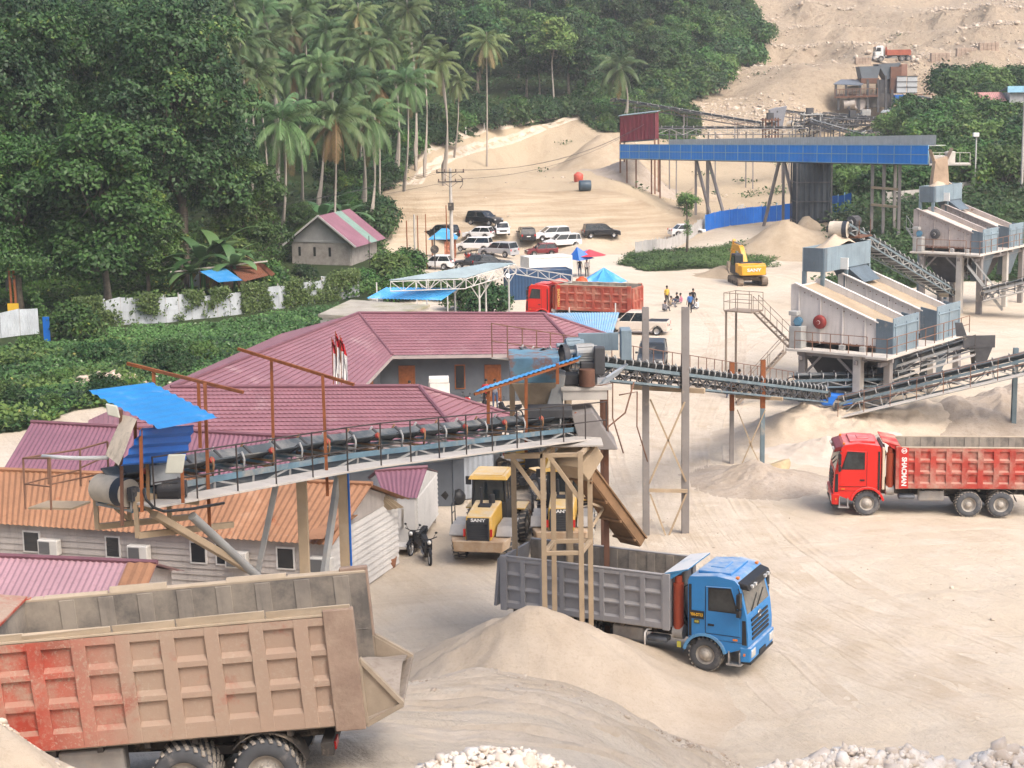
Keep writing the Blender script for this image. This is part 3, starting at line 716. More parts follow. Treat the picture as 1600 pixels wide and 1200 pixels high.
# ---- shrubs
SHR = {}
def make_shrub(kind, n, ls, m, seed):
 rs = random.Random(seed); t = thing('leafy_shrub', 'x', 'shrub'); lobes = []
 for i in range(7):
  a = i*2.4; r_ = rs.uniform(.2,1.0); lobes.append((math.cos(a)*r_, math.sin(a)*r_, .75+rs.uniform(-.2,.5), rs.uniform(.6,.95), rs.uniform(.6,.95), rs.uniform(.6,.9)))
 crown('crown', lobes, n, ls, m, seed, t, 5)
 mb = MB()
 for L in lobes: mb.path([V((0,0,-.2)), V(L[:3])*.6, V(L[:3])], [.05,.035,.015], 5)
 part('stem', mb, M_BARK, t); SHR[kind] = [t, False]
make_shrub('a', 900, .24, M_LEAF['mid'], 71); make_shrub('b', 800, .24, M_LEAF['light'], 72); make_shrub('c', 900, .26, M_LEAF['dark'], 73)
def shrub(kind, x, y, s, label, group=None, z=None, sz=None):
 t, used = SHR[kind]; loc = (x, y, (hz(x, y) if z is None else z)-.15*s); sc = (s, s, s if sz is None else sz)
 if not used:
  SHR[kind][1] = True; o = t; t.location = loc; t.scale = sc; t['label'] = label
  if group: t['group'] = group
 else:
  o = dup(t, loc, rng.uniform(0,6.28), label, group, sc)
  if not group and 'group' in o: del o['group']
 return o
n_ = 0
for yy in np.arange(200, 328, 6.5):
 x = at(1300, yy)
 while x < at(1720, yy):
  x2, y2 = x+rng.uniform(-1.5,1.5), yy+rng.uniform(-2.5,2.5)
  if float(vegmask(np.array([x2]), np.array([y2]))[0]) > .8 and rng.random() < .8:
   shrub(rng.choice('aabc'), x2, y2, rng.uniform(1.5, 2.7), 'leafy green bush covering the slope below the quarry', 'bushes on the green slope at right')
  x += rng.uniform(4.0, 6.5)
for yy in np.arange(298, 334, 6):
 x = at(925, yy)
 while x < at(1100, yy):
  if float(vegmask(np.array([x]), np.array([yy]))[0]) > .7: shrub(rng.choice('aab'), x, yy+rng.uniform(-2,2), rng.uniform(1.1, 2.0), 'green bush on the slope behind the maroon cabin', 'bushes behind the maroon cabin')
  x += rng.uniform(3, 5)
# shrubs along the foot of the wood
for yy in np.arange(203, 335, 4.5):
 pb = float(np.interp(yy, [200,215,250,287,306,330,345], [615,600,632,752,892,1085,1118]))
 for k in range(2): shrub(rng.choice('cca'), at(pb-10-k*28, yy)+rng.uniform(-1.5,1), yy+rng.uniform(-2,2), rng.uniform(1.1, 2.1), 'dark shrub along the foot of the wood', 'shrubs along the foot of the wood')
for a in (('a',640,172,1.5,'bright bush right of the grey block house'),('b',610,163,1.6,'wide bush below the right wall of the grey block house'),('a',575,160,1.0,'bush between the house and the white sheet fence'),('c',478,170,.8,'small dark bush in front of the long wall of the block house'),
   ('a',420,158,1.6,'bush between the shed and the block house'),('b',640,150,1.5,'creeper covered bush beside the grey metal canopy'),('a',612,149,1.2,'bush at the right end of the white sheet fence'),('c',590,205,1.9,'dark bush with dry stems at the edge of the bank'),
   ('a',112,129,1.5,'thick creeper bush standing beside the blue post'),('c',500,112,1.5,'dark green bush left of the mossy concrete slab'),('a',440,108,1.4,'bush behind the left wing of the maroon roofed office'),
   ('a',735,143,1.5,'bush underneath the grey metal canopy'),('c',770,139,1.3,'dark bush between the canopy posts'),('a',700,150,1.3,'bush at the left end of the grey canopy'),('b',1075,222,.9,'small green bush hiding the foot of the slim tree')):
 shrub(a[0], at(a[1], a[2]), a[2], a[3], a[4])
for yy in np.arange(335, 462, 6):
 pb = float(np.interp(yy, [330,345,362,402,450,520], [1085,1118,1140,1205,1150,1150]))
 for k in range(4): shrub(rng.choice('aacb'), at(pb-12-k*22, yy)+rng.uniform(-1.5,1.5), yy+rng.uniform(-3,3), rng.uniform(2.0, 3.4), 'green bush at the edge of the wood beside the quarry', 'bushes at the edge of the wood beside the quarry')
for k in range(34):
 yy = rng.uniform(90, 122); px = rng.uniform(-40, 120+(yy-88)*10)
 if float(vegmask(np.array([at(px,yy)]), np.array([yy]))[0]) > .8: shrub(rng.choice('abbc'), at(px,yy), yy, rng.uniform(.35,.85), 'small leafy bush standing among the creepers before the white fence', 'small bushes among the creepers')
# ---- low creepers that cover the ground
def cover(name, n, px0, px1, y0, y1, ls, per, label, hh=1.0, m='cover', thr=.55, seed=0, extra=None):
 b = nr.uniform(px0, px1, n); d = np.sqrt(nr.uniform(y0*y0, y1*y1, n)); x = (b-800)/FPX*d
 k = vegmask(x, d) > thr
 if extra is not None: k &= extra(x, d)
 x, d = x[k], d[k]; n = len(x)
 hm = np.clip(fbm(x*.22, d*.22, 77+seed, 4)*2.2+.55, .05, 1.4)*hh
 z = H(x, d); P = np.stack([x, d, z+hm*nr.uniform(.35, 1.05, n)], -1); tn = np.clip(.5+fbm(x*.5, d*.5, 88+seed, 3)*1.5+fbm(x*.07, d*.07, 80+seed, 2)*.9, 0, .84)
 Q = np.repeat(P, per, 0)+nr.normal(size=(n*per,3))*ls*np.array([.8,.8,.45]); nn = nr.normal(size=(n*per,3))*.5+np.array([.05,-.25,1.0]); nn /= np.linalg.norm(nn, axis=1)[:,None]
 tt = np.repeat(tn, per)+nr.normal(size=n*per)*.12; tt = np.where(nr.uniform(0,1,n*per) < .985, np.clip(tt, 0, .86), 1.0)
 v, f, t = leafquads(Q, nn, ls*nr.uniform(.6,1.3,n*per), tt, .6, .2)
 o = npmesh(name, v, f, M_LEAF[m], tint=t); return setp(o, label, 'creepers', kind='stuff')
cover('ground_creepers', 22000, -160, 640, 84, 150, .26, 5, 'low green creepers covering the ground in front of the white fence', .62, extra=lambda x, y: y < 124+np.clip(bearing(x,y)/560,0,1)*22)
cover('ground_weeds', 9000, -160, 560, 84, 122, .36, 4, 'paler taller weeds growing in patches through the green creepers', .95, 'light', seed=13, extra=lambda x, y: fbm(x*.14, y*.14, 55, 3) > .04)
cover('dark_weeds', 6000, -160, 560, 84, 122, .30, 5, 'dark leafy weeds growing in patches through the green creepers', .9, 'dark', seed=14, extra=lambda x, y: fbm(x*.12, y*.12, 66, 3) > .08)
cover('undergrowth', 9000, -200, 660, 150, 205, .40, 5, 'undergrowth between the block house and the wood', 1.3, 'mid', seed=3, extra=lambda x, y: ~((bearing(x,y) > 440) & (bearing(x,y) < 605) & (y > 160) & (y < 186)))
cover('hillside_undergrowth', 17000, -200, 1230, 200, 455, .62, 4, 'dark undergrowth below the palms and trees', 1.5, 'dark', seed=5)
cover('slope_creepers', 15000, 1280, 1700, 153, 330, .50, 5, 'creepers covering the green slope at the right', 1.2, 'cover', seed=6)
cover('patch_creepers', 6000, 960, 1240, 171, 192, .24, 5, 'creepers on the low patch left of the excavator', .7, 'cover', seed=7)
cover('bank_creepers', 2500, 915, 1110, 295, 336, .5, 5, 'creepers behind the maroon cabin', 1.0, 'mid', seed=8)
# tufts on the quarry and the bank
P = slope_points(210, 800, 1500, 205, 420, lambda x, y: fbm(x*.08, y*.08, 91, 3) > .07)
q = np.repeat(P, 30, 0)+nr.normal(size=(len(P)*30,3))*np.array([.9,.9,.25])+np.array([0,0,.35]); nn = nr.normal(size=q.shape)*.6+np.array([0,0,1]); nn /= np.linalg.norm(nn, axis=1)[:,None]
v, f, t = leafquads(q, nn, nr.uniform(.3,.7,len(q)), nr.uniform(0,.9,len(q)), .5, .2); o = npmesh('weed_tufts', v, f, M_LEAF['cover'], tint=t); setp(o, 'sparse weeds growing on the pale banks and the quarry', 'weeds', kind='stuff')
# ---- banana plants
def banana(px, yy, s, label):
 x = at(px, yy); t = thing('banana_plant', label, 'banana plant', (x, yy, hz(x, yy)-.1)); rs = random.Random(px); mb = MB(); mb.path([(0,0,0),(0.05,0,1.2*s),(0,0,2.2*s)], [.16*s,.13*s,.08*s], 8); part('stem', mb, M_BANANA, t)
 vs = []; tt = []
 for i in range(10):
  az = i*2.4+rs.uniform(-.3,.3); e = R(80-9*i+rs.uniform(-8,8)); L = 2.6*s*rs.uniform(.8,1.1); p = V((0,0,2.0*s)); sd = V((-math.sin(az), math.cos(az), 0)); last = None; tn = rs.uniform(0,.85) if i < 8 else .95
  for j in range(9):
   w_ = .34*s*math.sin(math.pi*min(1,(j/8*.85+.15)))**.6 if j > 0 else .04
   cur = (p-sd*w_-V((0,0,.10*w_)), p, p+sd*w_-V((0,0,.10*w_)))
   if last: vs += [last[0], last[1], cur[1], cur[0], last[1], last[2], cur[2], cur[1]]; tt += [tn]*8
   last = cur; p = p+V((math.cos(e)*math.cos(az), math.cos(e)*math.sin(az), math.sin(e)))*L/8; e -= R(11)
 v = np.array([q[:] for q in vs]); npmesh('leaves', v, np.arange(len(v)).reshape(-1,4), M_BANANA, tint=np.array(tt), parent=t)
for a in ((318,158,1.25,'banana plant on the left of the clump above the rusty roofed shed'),(345,160,1.35,'tall banana plant in the middle of the clump above the shed'),(368,157,1.1,'banana plant with a yellow leaf at the right of the clump'),(300,156,.9,'small banana plant at the left beside the bare stump'),(508,196,1.5,'banana plant with long leaves behind the block house roof'),(545,200,1.4,'banana plant right of the yellowing palm trunk')): banana(a[0], a[1]-3 if a[1] < 170 else a[1], a[2]*(1.4 if a[1] < 170 else 1.2), a[3])
t = thing('slim_tree', 'slim young tree wrapped in creepers standing at the grey fence', 'tree', (at(1077,186),186,hz(at(1077,186),186)-.1)); mb = MB(); mb.path([(0,0,0),(.1,0,2.5),(0,0,5.2),(-.1,0,6.2)],[.16,.13,.09,.04],7); part('trunk', mb, M_BARK, t)
crown('crown', [(-.1,0,6.3,.95,.8,.5),(.8,0,6.0,.7,.6,.35),(0,0,4.6,.4,.4,.8),(.05,0,2.6,.35,.35,1.2)], 300, .26, M_LEAF['light'], 5, t, 4)
# ================================================================ TIPPER LORRIES
M_TYRE = mat('dusty_tyre_rubber', (.085,.09,.10), .85, 0, .2, 3, dust=.42, ds=2.6, dcol=(.36,.33,.30))
M_LUG = mat('dust_caked_tread', (.20,.19,.18), .9, 0, .2, 3, dust=.8, ds=3, dcol=(.44,.39,.33))
M_RIM = mat('dusty_wheel_rim', (.40,.37,.33), .7, 0, .25, 4, dust=.35, ds=3, dcol=(.46,.39,.31), rust=.2)
M_HUB = mat('rusty_hub', (.30,.21,.11), .7, .2, .3, 5, dust=.3)
M_CHAS = mat('dark_chassis_steel', (.05,.045,.042), .75, .1, .3, 2, dust=.45, ds=1.6)
M_TANK = mat('grey_tank_metal', (.34,.33,.32), .5, .3, .2, 2, dust=.45, ds=1.8)
M_BLACKPL = mat('black_plastic', (.02,.02,.022), .5, 0, .2, 2, dust=.2, ds=1.5)
M_GLASS = mat('dark_cab_glass', (.03,.035,.038), .06, 0, .7, 1.8, spec=.5, dust=.1, updust=.15); M_LAMP = mat('headlamp_glass', (.62,.62,.60), .15, .2, .1)
M_AMBER = mat('orange_lamp_lens', (.75,.22,.03), .3); M_REDL = mat('red_lamp_lens', (.50,.02,.015), .3)
M_CHROME = mat('dull_bare_steel', (.42,.42,.42), .4, .7, .2, 3, dust=.25)
M_WHITE = mat('white_paint', (.74,.73,.71), .45, 0, .06, 1, updust=.3)
M_CREAM = mat('cream_panel', (.55,.47,.36), .7, 0, .15, 1, dust=.3)
_WC = {}
def wheel_mesh(kind, r=.54, wd=.29, lug=24, rimr=.30):
 key = (kind, r, wd)
 if key in _WC: return _WC[key]
 mb = MB(); offs = (0,) if kind == 'single' else (-.17, .17)
 for o in offs:
  h = wd/2
  mb.cur = 0; mb.lathe([(-h*.8,rimr),(-h,rimr+.05),(-h,r*.86),(-h*.82,r*.97),(-h*.4,r),(h*.4,r),(h*.82,r*.97),(h,r*.86),(h,rimr+.05),(h*.8,rimr)], (0,o,0), (0,1,0), 36)
  mb.cur = 1
  for k in range(lug):
   a = 2*math.pi*k/lug
   for sg in (-1, 1):
    a2 = a+sg*.06; c = V((math.cos(a2)*(r+.006), o+sg*h*.55, math.sin(a2)*(r+.006))); tn = V((-math.sin(a2),0,math.cos(a2)))
    mb.beam(c-V((0,h*.42*1,0))*sg*.9-tn*.02*sg, c+V((0,h*.5,0))*sg+tn*.03*sg, .06, .026, (math.cos(a2),0,math.sin(a2)))
 ob = part('tyre', mb, [M_TYRE, M_LUG]); t_ = ob.data; bpy.data.objects.remove(ob)
 mb = MB(); s = 1; o = offs[-1]*1.0; dish = .10 if kind == 'single' else -.06
 for sg in (1, -1):
  yb = (wd/2 if sg > 0 else -wd/2)+(offs[-1] if sg > 0 else offs[0])
  mb.lathe([(0,rimr+.012),(-.02*sg,rimr),(-.06*sg,rimr-.035),(-.12*sg,rimr-.05),((-.12+ (.10 if kind=='single' else .02))*sg,rimr*.62),((-.10+ (.12 if kind=='single' else .02))*sg,rimr*.40)], (0,yb,0), (0,1,0), 28)
  mb.lathe([(-.1*sg,rimr*.44),(.0*sg+.03*sg,rimr*.42),(.06*sg,rimr*.26),(.06*sg,0)], (0,yb-(.0 if kind=='single' else .03)*sg,0), (0,1,0), 18)
  for k in range(10):
   a = k*.6283; mb.tube((math.cos(a)*rimr*.55, yb-.12*sg, math.sin(a)*rimr*.55), (math.cos(a)*rimr*.55, yb+.012*sg, math.sin(a)*rimr*.55), .016, n=6)
 ob = part('rim', mb, M_RIM); r_ = ob.data; bpy.data.objects.remove(ob)
 _WC[key] = (t_, r_); return _WC[key]
def add_wheel(parent, x, y, kind, r=.54, wd=.29, rot=0, flip=1, steer=0, rimr=.30, lug=24):
 t_, r_ = wheel_mesh(kind, r, wd, lug, rimr); o = bpy.data.objects.new('wheel', t_); link(o, parent); o.location = (x, y, r); o.rotation_euler = (0, rot, steer)
 q = bpy.data.objects.new('rim', r_); link(q, o); return o
def rib_side(mb, x0, x1, z0, z1, y, sg, ncol, rows, vw, t=.075, top=.16, bot=.30, hw=.20):
 """outer face of a box side: skin plus raised upright and level ribs with shelving tops; y outer skin plane"""
 yo = y+sg*t
 def bar(xa, xb, za, zb, ch):
  a, b = (y, yo)
  P = [(xa,a,za),(xb,a,za),(xb,b,za+ch*.4),(xa,b,za+ch*.4),(xa,a,zb),(xb,a,zb),(xb,b,zb-ch),(xa,b,zb-ch)]
  P = [P[0],P[1],P[2],P[3],P[4],P[5],P[6],P[7]]
  if sg > 0: mb.add(P, [(0,3,2,1),(4,5,6,7),(3,7,6,2),(0,4,7,3),(1,2,6,5)][::1])
  else: mb.add(P, [(0,1,2,3),(7,6,5,4),(2,6,7,3),(3,7,4,0),(5,6,2,1)])
 cw = (x1-x0-vw)/ncol
 bar(x0, x1, z1-top, z1, .02); bar(x0, x1, z0, z0+bot, .07)
 hh = (z1-top-z0-bot-(rows-1)*hw)/rows
 for r in range(rows-1):
  zz = z0+bot+hh*(r+1)+hw*r; bar(x0, x1, zz, zz+hw, .075)
 for k in range(ncol+1):
  xa = x0+k*cw; yo2 = sg*.006
  mb.bx(xa, xa+vw, min(y, yo+yo2), max(y, yo+yo2), z0+.03, z1-.012)
def lorry(name, label, loc, yaw, cfg, group=None, rot=None):
 t = thing(name, label, 'lorry', loc, yaw, group, rot)
 cm, bm, im, dm = cfg['cab'], cfg['bed'], cfg['inner'], cfg.get('guard', cfg['bed'])
 W = 2.46; hw = W/2; bl = cfg.get('bl', 5.75); xb1 = -1.32; xb0 = xb1-bl; zb0, zb1 = 1.22, cfg.get('bt', 3.02)
 wb = cfg.get('wb', 4.3)
 # --- running gear
 mb = MB()
 for s in (-1, 1): mb.bx(xb0+.7, 1.1, s*.42-.05, s*.42+.05, .82, 1.08)
 for x in (0, -1.9, -3.2, -wb, -wb-1.35): mb.bx(x-.06, x+.06, -.42, .42, .84, 1.02)
 for x in (-wb, -wb-1.35): mb.tube((x,-.95,.54),(x,.95,.54), .10, n=10); mb.ball((x,0,.54), .24, 10, 7)
 mb.tube((0,-1.0,.5),(0,1.0,.5), .07, n=8); mb.tube((-.3,0,.8),(-wb,0,.62), .05, n=8)
 for s in (-1, 1): mb.beam((-wb-1.35,s*.62,.78),(-wb,s*.62,.78), .09, .16); mb.beam((-.75,s*.5,.62),(.75,s*.5,.62), .08, .12)
 mb.bx(-1.1,-.55,-.5,.5,.9,1.35); mb.bx(-1.22,-.9,-.9,.9,1.1,1.22)
 part('chassis', mb, M_CHAS, t, .012)
 for s in (-1, 1):
  add_wheel(t, 0, s*1.03, 'single', rot=.3, steer=cfg.get('steer', 0))
  for x in (-wb, -wb-1.35): add_wheel(t, x, s*.93, 'dual', rot=x)
 mb = MB(); s = cfg.get('tank', 1)
 mb.bx(-3.3,-2.2,s*.62-(.33 if s<0 else 0),s*.62+(.33 if s>0 else 0)+0,.62,1.08); part('fuel_tank', mb, M_TANK, t, .06, seg=2)
 for yz in ((-s*.62,.74),(-s*.62,.95),(s*.72,.80),(s*.96,.80)):
  mb = MB(); mb.lathe([(0,0),(.0,.07),(.04,.10),(.66,.10),(.70,.07),(.70,0)], (-2.05,*yz), (1,0,0), 14); part('air_tank', mb, mat('dark_air_tanks', (.13,.145,.17), .5, .2, .2, 2, dust=.35), t)
 for s in (-1, 1):
  mb = MB(); n = 8
  for k in range(n):
   a0, a1 = R(10+130*k/n), R(10+130*(k+1)/n); rr = .66
   mb.hexa([(-wb-1.35-math.cos(a0)*rr, s*.74, .54+math.sin(a0)*rr),(-wb-1.35-math.cos(a0)*rr, s*1.18, .54+math.sin(a0)*rr),(-wb-1.35-math.cos(a1)*rr, s*1.18, .54+math.sin(a1)*rr),(-wb-1.35-math.cos(a1)*rr, s*.74, .54+math.sin(a1)*rr)]+
     [(-wb-1.35-math.cos(a0)*(rr+.02), s*.74, .54+math.sin(a0)*(rr+.02)),(-wb-1.35-math.cos(a0)*(rr+.02), s*1.18, .54+math.sin(a0)*(rr+.02)),(-wb-1.35-math.cos(a1)*(rr+.02), s*1.18, .54+math.sin(a1)*(rr+.02)),(-wb-1.35-math.cos(a1)*(rr+.02), s*.74, .54+math.sin(a1)*(rr+.02))])
  part('mudguard', mb, M_CHAS, t)
 # --- tipping body
 mb = MB(); th = .05; yo = hw-.08
 for s in (-1, 1):
  mb.cur = 0; mb.poly([(xb0,s*yo,zb0),(xb1,s*yo,zb0),(xb1,s*yo,zb1),(xb0,s*yo,zb1)][::-s])
  rib_side(mb, xb0, xb1, zb0, zb1, s*yo, s, cfg.get('ncol',8), 3, cfg.get('vw',.25), bot=cfg.get('bot',.30), hw=cfg.get('hw',.20))
  mb.cur = 1; yi = s*(yo-th)
  mb.poly([(xb0,yi,zb0+.12),(xb1,yi,zb0+.12),(xb1,yi,zb1),(xb0,yi,zb1)][::s])
  nst = cfg.get('ncol',8)
  for k in range(nst):
   xx = xb0+.30+(bl-.5)*k/nst; mb.cur = 4; mb.bx(xx, xx+.27, min(yi,yi-s*.022), max(yi,yi-s*.022), zb0+.12, zb1-.02)
  mb.cur = 1; mb.bx(xb0+.05, xb1-.05, min(yi,yi-s*.01), max(yi,yi-s*.01), zb0+.86, zb0+.885)
  mb.cur = 2
  # worn top rail with spill boards of uneven height
  rr = random.Random(len(label)*3+s); xx = xb0+.02;
  mb.bx(xb0, xb1, min(yi, s*(yo+.085)), max(yi, s*(yo+.085)), zb1-.004, zb1+.035)
  if cfg.get('boards'):
   while xx < xb1-.3:
    x2 = min(xx+rr.uniform(.9,1.7), xb1-.15); hh = rr.uniform(.05,.19)
    mb.hexa([(xx,s*yo-.02,zb1+.033),(x2,s*yo-.02,zb1+.033),(x2,s*yo+.05,zb1+.033),(xx,s*yo+.05,zb1+.033),(xx,s*yo-.02+s*.03,zb1+hh),(x2,s*yo-.02+s*.05,zb1+hh*rr.uniform(.75,1.1)),(x2,s*yo+.03+s*.05,zb1+hh*rr.uniform(.75,1.1)),(xx,s*yo+.03+s*.03,zb1+hh)]); xx = x2+rr.uniform(-.02,.05)
 mb.cur = 0; mb.bx(xb1, xb1+.06, -yo, yo, zb0, zb1)
 for k in range(5): mb.bx(xb1+.06, xb1+.13, -yo+.1+k*.5, -yo+.28+k*.5, zb0+.05, zb1-.05)
 for s in (-1, 1): mb.bx(xb1-.10, xb1+.13, s*yo-.02 if s>0 else s*yo-.10, s*yo+.10 if s>0 else s*yo+.02, zb0-.01, zb1+.06)
 mb.cur = 1; mb.poly([(xb1-.003,-yo,zb0+.12),(xb1-.003,-yo,zb1),(xb1-.003,yo,zb1),(xb1-.003,yo,zb0+.12)])
 mb.bx(xb0, xb1, -yo, yo, zb0-.02, zb0+.12)
 mb.cur = 3
 for s in (-1, 1): mb.bx(xb0+.2, xb1, s*.40-.06, s*.40+.06, zb0-.14, zb0-.02)
 for k in range(7): xx = xb0+.4+k*.78; mb.bx(xx, xx+.1, -hw+.1, hw-.1, zb0-.12, zb0-.02)
 part('dump_body', mb, [bm, im, cfg.get('rail', bm), M_CHAS, M_INNER2], t, .012)
 # rear corner posts
 for s in (-1, 1):
  mb = MB(); mb.bx(xb0-.03, xb0+cfg.get('postw',.30), s*yo-.02 if s>0 else s*yo-.115, s*yo+.115 if s>0 else s*yo+.02, zb0-.06, zb1+cfg.get('posth',.06)); part('rear_post', mb, cfg.get('post', bm), t, .015)
 if cfg.get('guardon', True):
  mb = MB(); g0 = xb1-.05; L = .74
  mb.hexa([(g0,-yo-.05,zb1+.03),(g0+L,-yo+.1,zb1+.20),(g0+L,yo-.1,zb1+.20),(g0,yo+.05,zb1+.03),(g0,-yo-.05,zb1+.09),(g0+L,-yo+.1,zb1+.26),(g0+L,yo-.1,zb1+.26),(g0,yo+.05,zb1+.09)])
  for s in (-1, 1): mb.prism([(g0+.1,s*yo,zb1-.12),(g0+.2,s*yo,zb1-.12),(g0+L*.9,s*(yo-.08),zb1+.20),(g0+.1,s*yo,zb1+.05)], (0,-s*.03,0))
  for k in range(4): y = -yo+.3+k*.58; mb.bx(g0+.05, g0+.45, y-.03, y+.03, zb1-.02, zb1+.06)
  part('cab_guard', mb, dm, t, .01)
 # tailgate
 if cfg.get('tail', 'gate') == 'gate':
  mb = MB(); a = R(cfg.get('open', 0)); c, s_ = math.cos(a), math.sin(a)
  def TP(u, y, z): d = zb1-.1-z; return (xb0-.05-u*c-d*s_, y, zb1-.1-d*c+u*s_)
  def tb(u0,u1,y0,y1,z0,z1): mb.hexa([TP(u1,y0,z0),TP(u0,y0,z0),TP(u0,y1,z0),TP(u1,y1,z0),TP(u1,y0,z1),TP(u0,y0,z1),TP(u0,y1,z1),TP(u1,y1,z1)])
  tb(0,.05,-yo,yo,zb0,zb1-.1)
  for k in range(4): y = -yo+.02+k*(2*yo-.24)/3; tb(.05,.12,y,y+.2,zb0+.02,zb1-.12)
  for z in (zb0, zb0+.78, zb1-.28): tb(.05,.11,-yo,yo,z,z+.16)
  part('tailgate', mb, bm, t, .01)
 else:  # flared ducktail
  mb = MB(); L = .66; m0 = zb0-.02
  for s in (-1, 1):
   y = s*(yo-.02); P0 = [(xb0-.03,y,m0+.02),(xb0-.03,y,zb1-.62),(xb0-L,y,m0+.42)]
   mb.cur = 0
   tri = [(xb0-.03,y,m0),(xb0-.03,y,m0+(1.12 if s > 0 else .75)),(xb0-L,y,m0+.30)]; mb.prism(tri, (0,-s*.04,0))
   for q0, q1 in ((0,1),(1,2),(0,2)): mb.beam(V(tri[q0])+V((0,s*.02,0)), V(tri[q1])+V((0,s*.02,0)), .08, .10, (0,1,0))
  mb.cur = 1; mb.hexa([(xb0,-yo,m0),(xb0-L,-yo,m0+.25),(xb0-L,yo,m0+.25),(xb0,yo,m0),(xb0,-yo,m0+.10),(xb0-L,-yo,m0+.32),(xb0-L,yo,m0+.32),(xb0,yo,m0+.10)])
  part('ducktail', mb, [cfg.get('duck', bm), cfg.get('floor', im)], t, .008)
 mb = MB(); mb.bx(xb0+.55, xb0+.75, -1.15, 1.15, .72, .95); part('rear_bumper', mb, M_CHAS, t, .01)
 for s in (-1, 1):
  mb = MB(); mb.bx(xb0+.52, xb0+.55, s*.85-.16, s*.85+.16, .77, .9); part('tail_light', mb, M_REDL, t)
 # --- behind the cab
 mb = MB(); mb.tube((-1.02,0,1.2),(-1.12,0,2.9), .13, .10, n=12); part('hoist_cylinder', mb, M_TANK, t)
 es = cfg.get('stack', 1)
 mb = MB(); mb.tube((-.98, es*.95, 1.25),(-.98, es*.95, 2.75), .17, n=14); mb.tube((-.98, es*.95, 2.75),(-.98, es*.95, 3.0), .12, n=12); part('air_filter', mb, cfg.get('filter', mat('red_brown_filter', (.30,.05,.02), .5, dust=.3)), t)
 mb = MB(); mb.path([(-.9,-es*.8,1.2),(-.9,-es*.8,2.5),(-.86,-es*.86,2.75)], .07, 8); part('exhaust_pipe', mb, M_CHROME, t)
 mb = MB(); mb.tube((-1.15, es*.9, 1.12),(-.80, es*.9, 1.12), .24, n=14); mb.bx(-1.2,-.78,-es*1.1-.15,-es*1.1+.15,.7,1.15); part('compressor', mb, M_TANK, t, .01)
 for s in (-1, 1):
  mb = MB(); mb.path([(-.78,s*.6,1.3),(-.92,s*.7,1.9),(-.95,s*.5,2.5),(-.78,s*.45,2.6)], .03, 5); part('hose', mb, M_BLACKPL, t)
 # --- cab
 cw = 1.22; prof = [(-.55,1.02),(-.57,2.95),(-.50,3.10),(.40,3.20),(.98,3.12),(1.12,2.98),(1.38,1.95),(1.44,1.35),(1.44,.98)]
 arch = [(math.cos(a)*.70, .54+math.sin(a)*.70) for a in [R(12+156*k/12) for k in range(13)]]
 poly = prof+[(x,z) for x, z in arch]
 mb = MB(); mb.prism([(x,-cw,z) for x, z in poly], (0,2*cw,0)); part('cab', mb, cm, t, .05, seg=3)
 for s in (-1, 1):
  mb = MB()
  for k in range(12):
   a, b = arch[k], arch[k+1]; mb.beam((a[0], s*(cw+.015), a[1]), (b[0], s*(cw+.015), b[1]), .10, .07, (0,1,0))
  part('wheel_arch', mb, cfg.get('arch', cm), t, .01)
 for s in (-1, 1):
  yy = s*(cw+.012)
  mb = MB(); d = [(.04,1.30),(.04,2.84),(.90,2.88),(1.15,1.98),(1.18,1.30)]
  mb.prism([(x, s*(cw-.01), z) for x, z in d], (0, s*.022, 0)); D = part('door', mb, cm, t, .012)
  mb = MB(); wv = [(.17,2.10),(.17,2.76),(.84,2.80),(1.06,2.10)]
  mb.prism([(x, s*(cw+.008), z) for x, z in wv], (0, s*.018, 0)); part('side_window', mb, M_GLASS, D)
  mb = MB(); mb.prism([(x, s*(cw+.006), z) for x, z in [(.12,2.05),(.12,2.81),(.87,2.85),(1.12,2.05)]], (0, s*.012, 0)); part('window_seal', mb, M_BLACKPL, D)
  mb = MB(); mb.bx(-.53,-.44,min(yy-s*.02,yy+s*.01),max(yy-s*.02,yy+s*.01),1.15,2.85); part('rear_trim', mb, M_BLACKPL, t, .006); mb = MB(); mb.hexa([(1.24,s*cw-.01,1.05),(1.40,s*cw-.01,1.05),(1.40,s*cw+.01,1.05),(1.24,s*cw+.01,1.05),(1.24,s*cw-.01,1.85),(1.36,s*cw-.01,1.85),(1.36,s*cw+.01,1.85),(1.24,s*cw+.01,1.85)]); part('side_trim', mb, M_BLACKPL, t, .006)
  mb = MB(); mb.bx(.95,1.10,min(yy,yy+s*.02),max(yy,yy+s*.02),1.16,1.22); part('side_marker', mb, M_AMBER, t)
  mb = MB(); mb.bx(.12,.32,min(yy,yy+s*.03),max(yy,yy+s*.03),1.56,1.62); part('handle', mb, M_BLACKPL, D)
  mb = MB()
  for x0, x1, z0, z1 in ((.022,.04,1.30,2.84),(.04,1.18,1.285,1.30),(-.53,1.36,1.10,1.112)): mb.bx(x0,x1,min(yy,yy+s*.002),max(yy,yy+s*.002),z0,z1)
  part('door_seal', mb, M_BLACKPL, D)
  mb = MB(); mb.path([(1.10,s*(cw-.02),2.86),(1.20,s*(cw+.16),2.84),(1.20,s*(cw+.18),2.02),(1.2,s*(cw-.02),1.92)], .02, 5)
  mb.bx(1.14,1.26,s*(cw+.18)-.12,s*(cw+.18)+.12,2.30,2.76); mb.bx(1.14,1.25,s*(cw+.18)-.11,s*(cw+.18)+.11,2.02,2.24); part('mirror', mb, M_BLACKPL, t, .02)
  mb = MB(); mb.bx(.76,1.24,s*cw-.16 if s>0 else s*cw-.10,s*cw+.10 if s>0 else s*cw+.16,.36,.42); mb.bx(.80,.84,s*cw-.05,s*cw+.05,.42,.8); mb.bx(1.16,1.20,s*cw-.05,s*cw+.05,.42,.8); part('step', mb, M_CHROME, t)
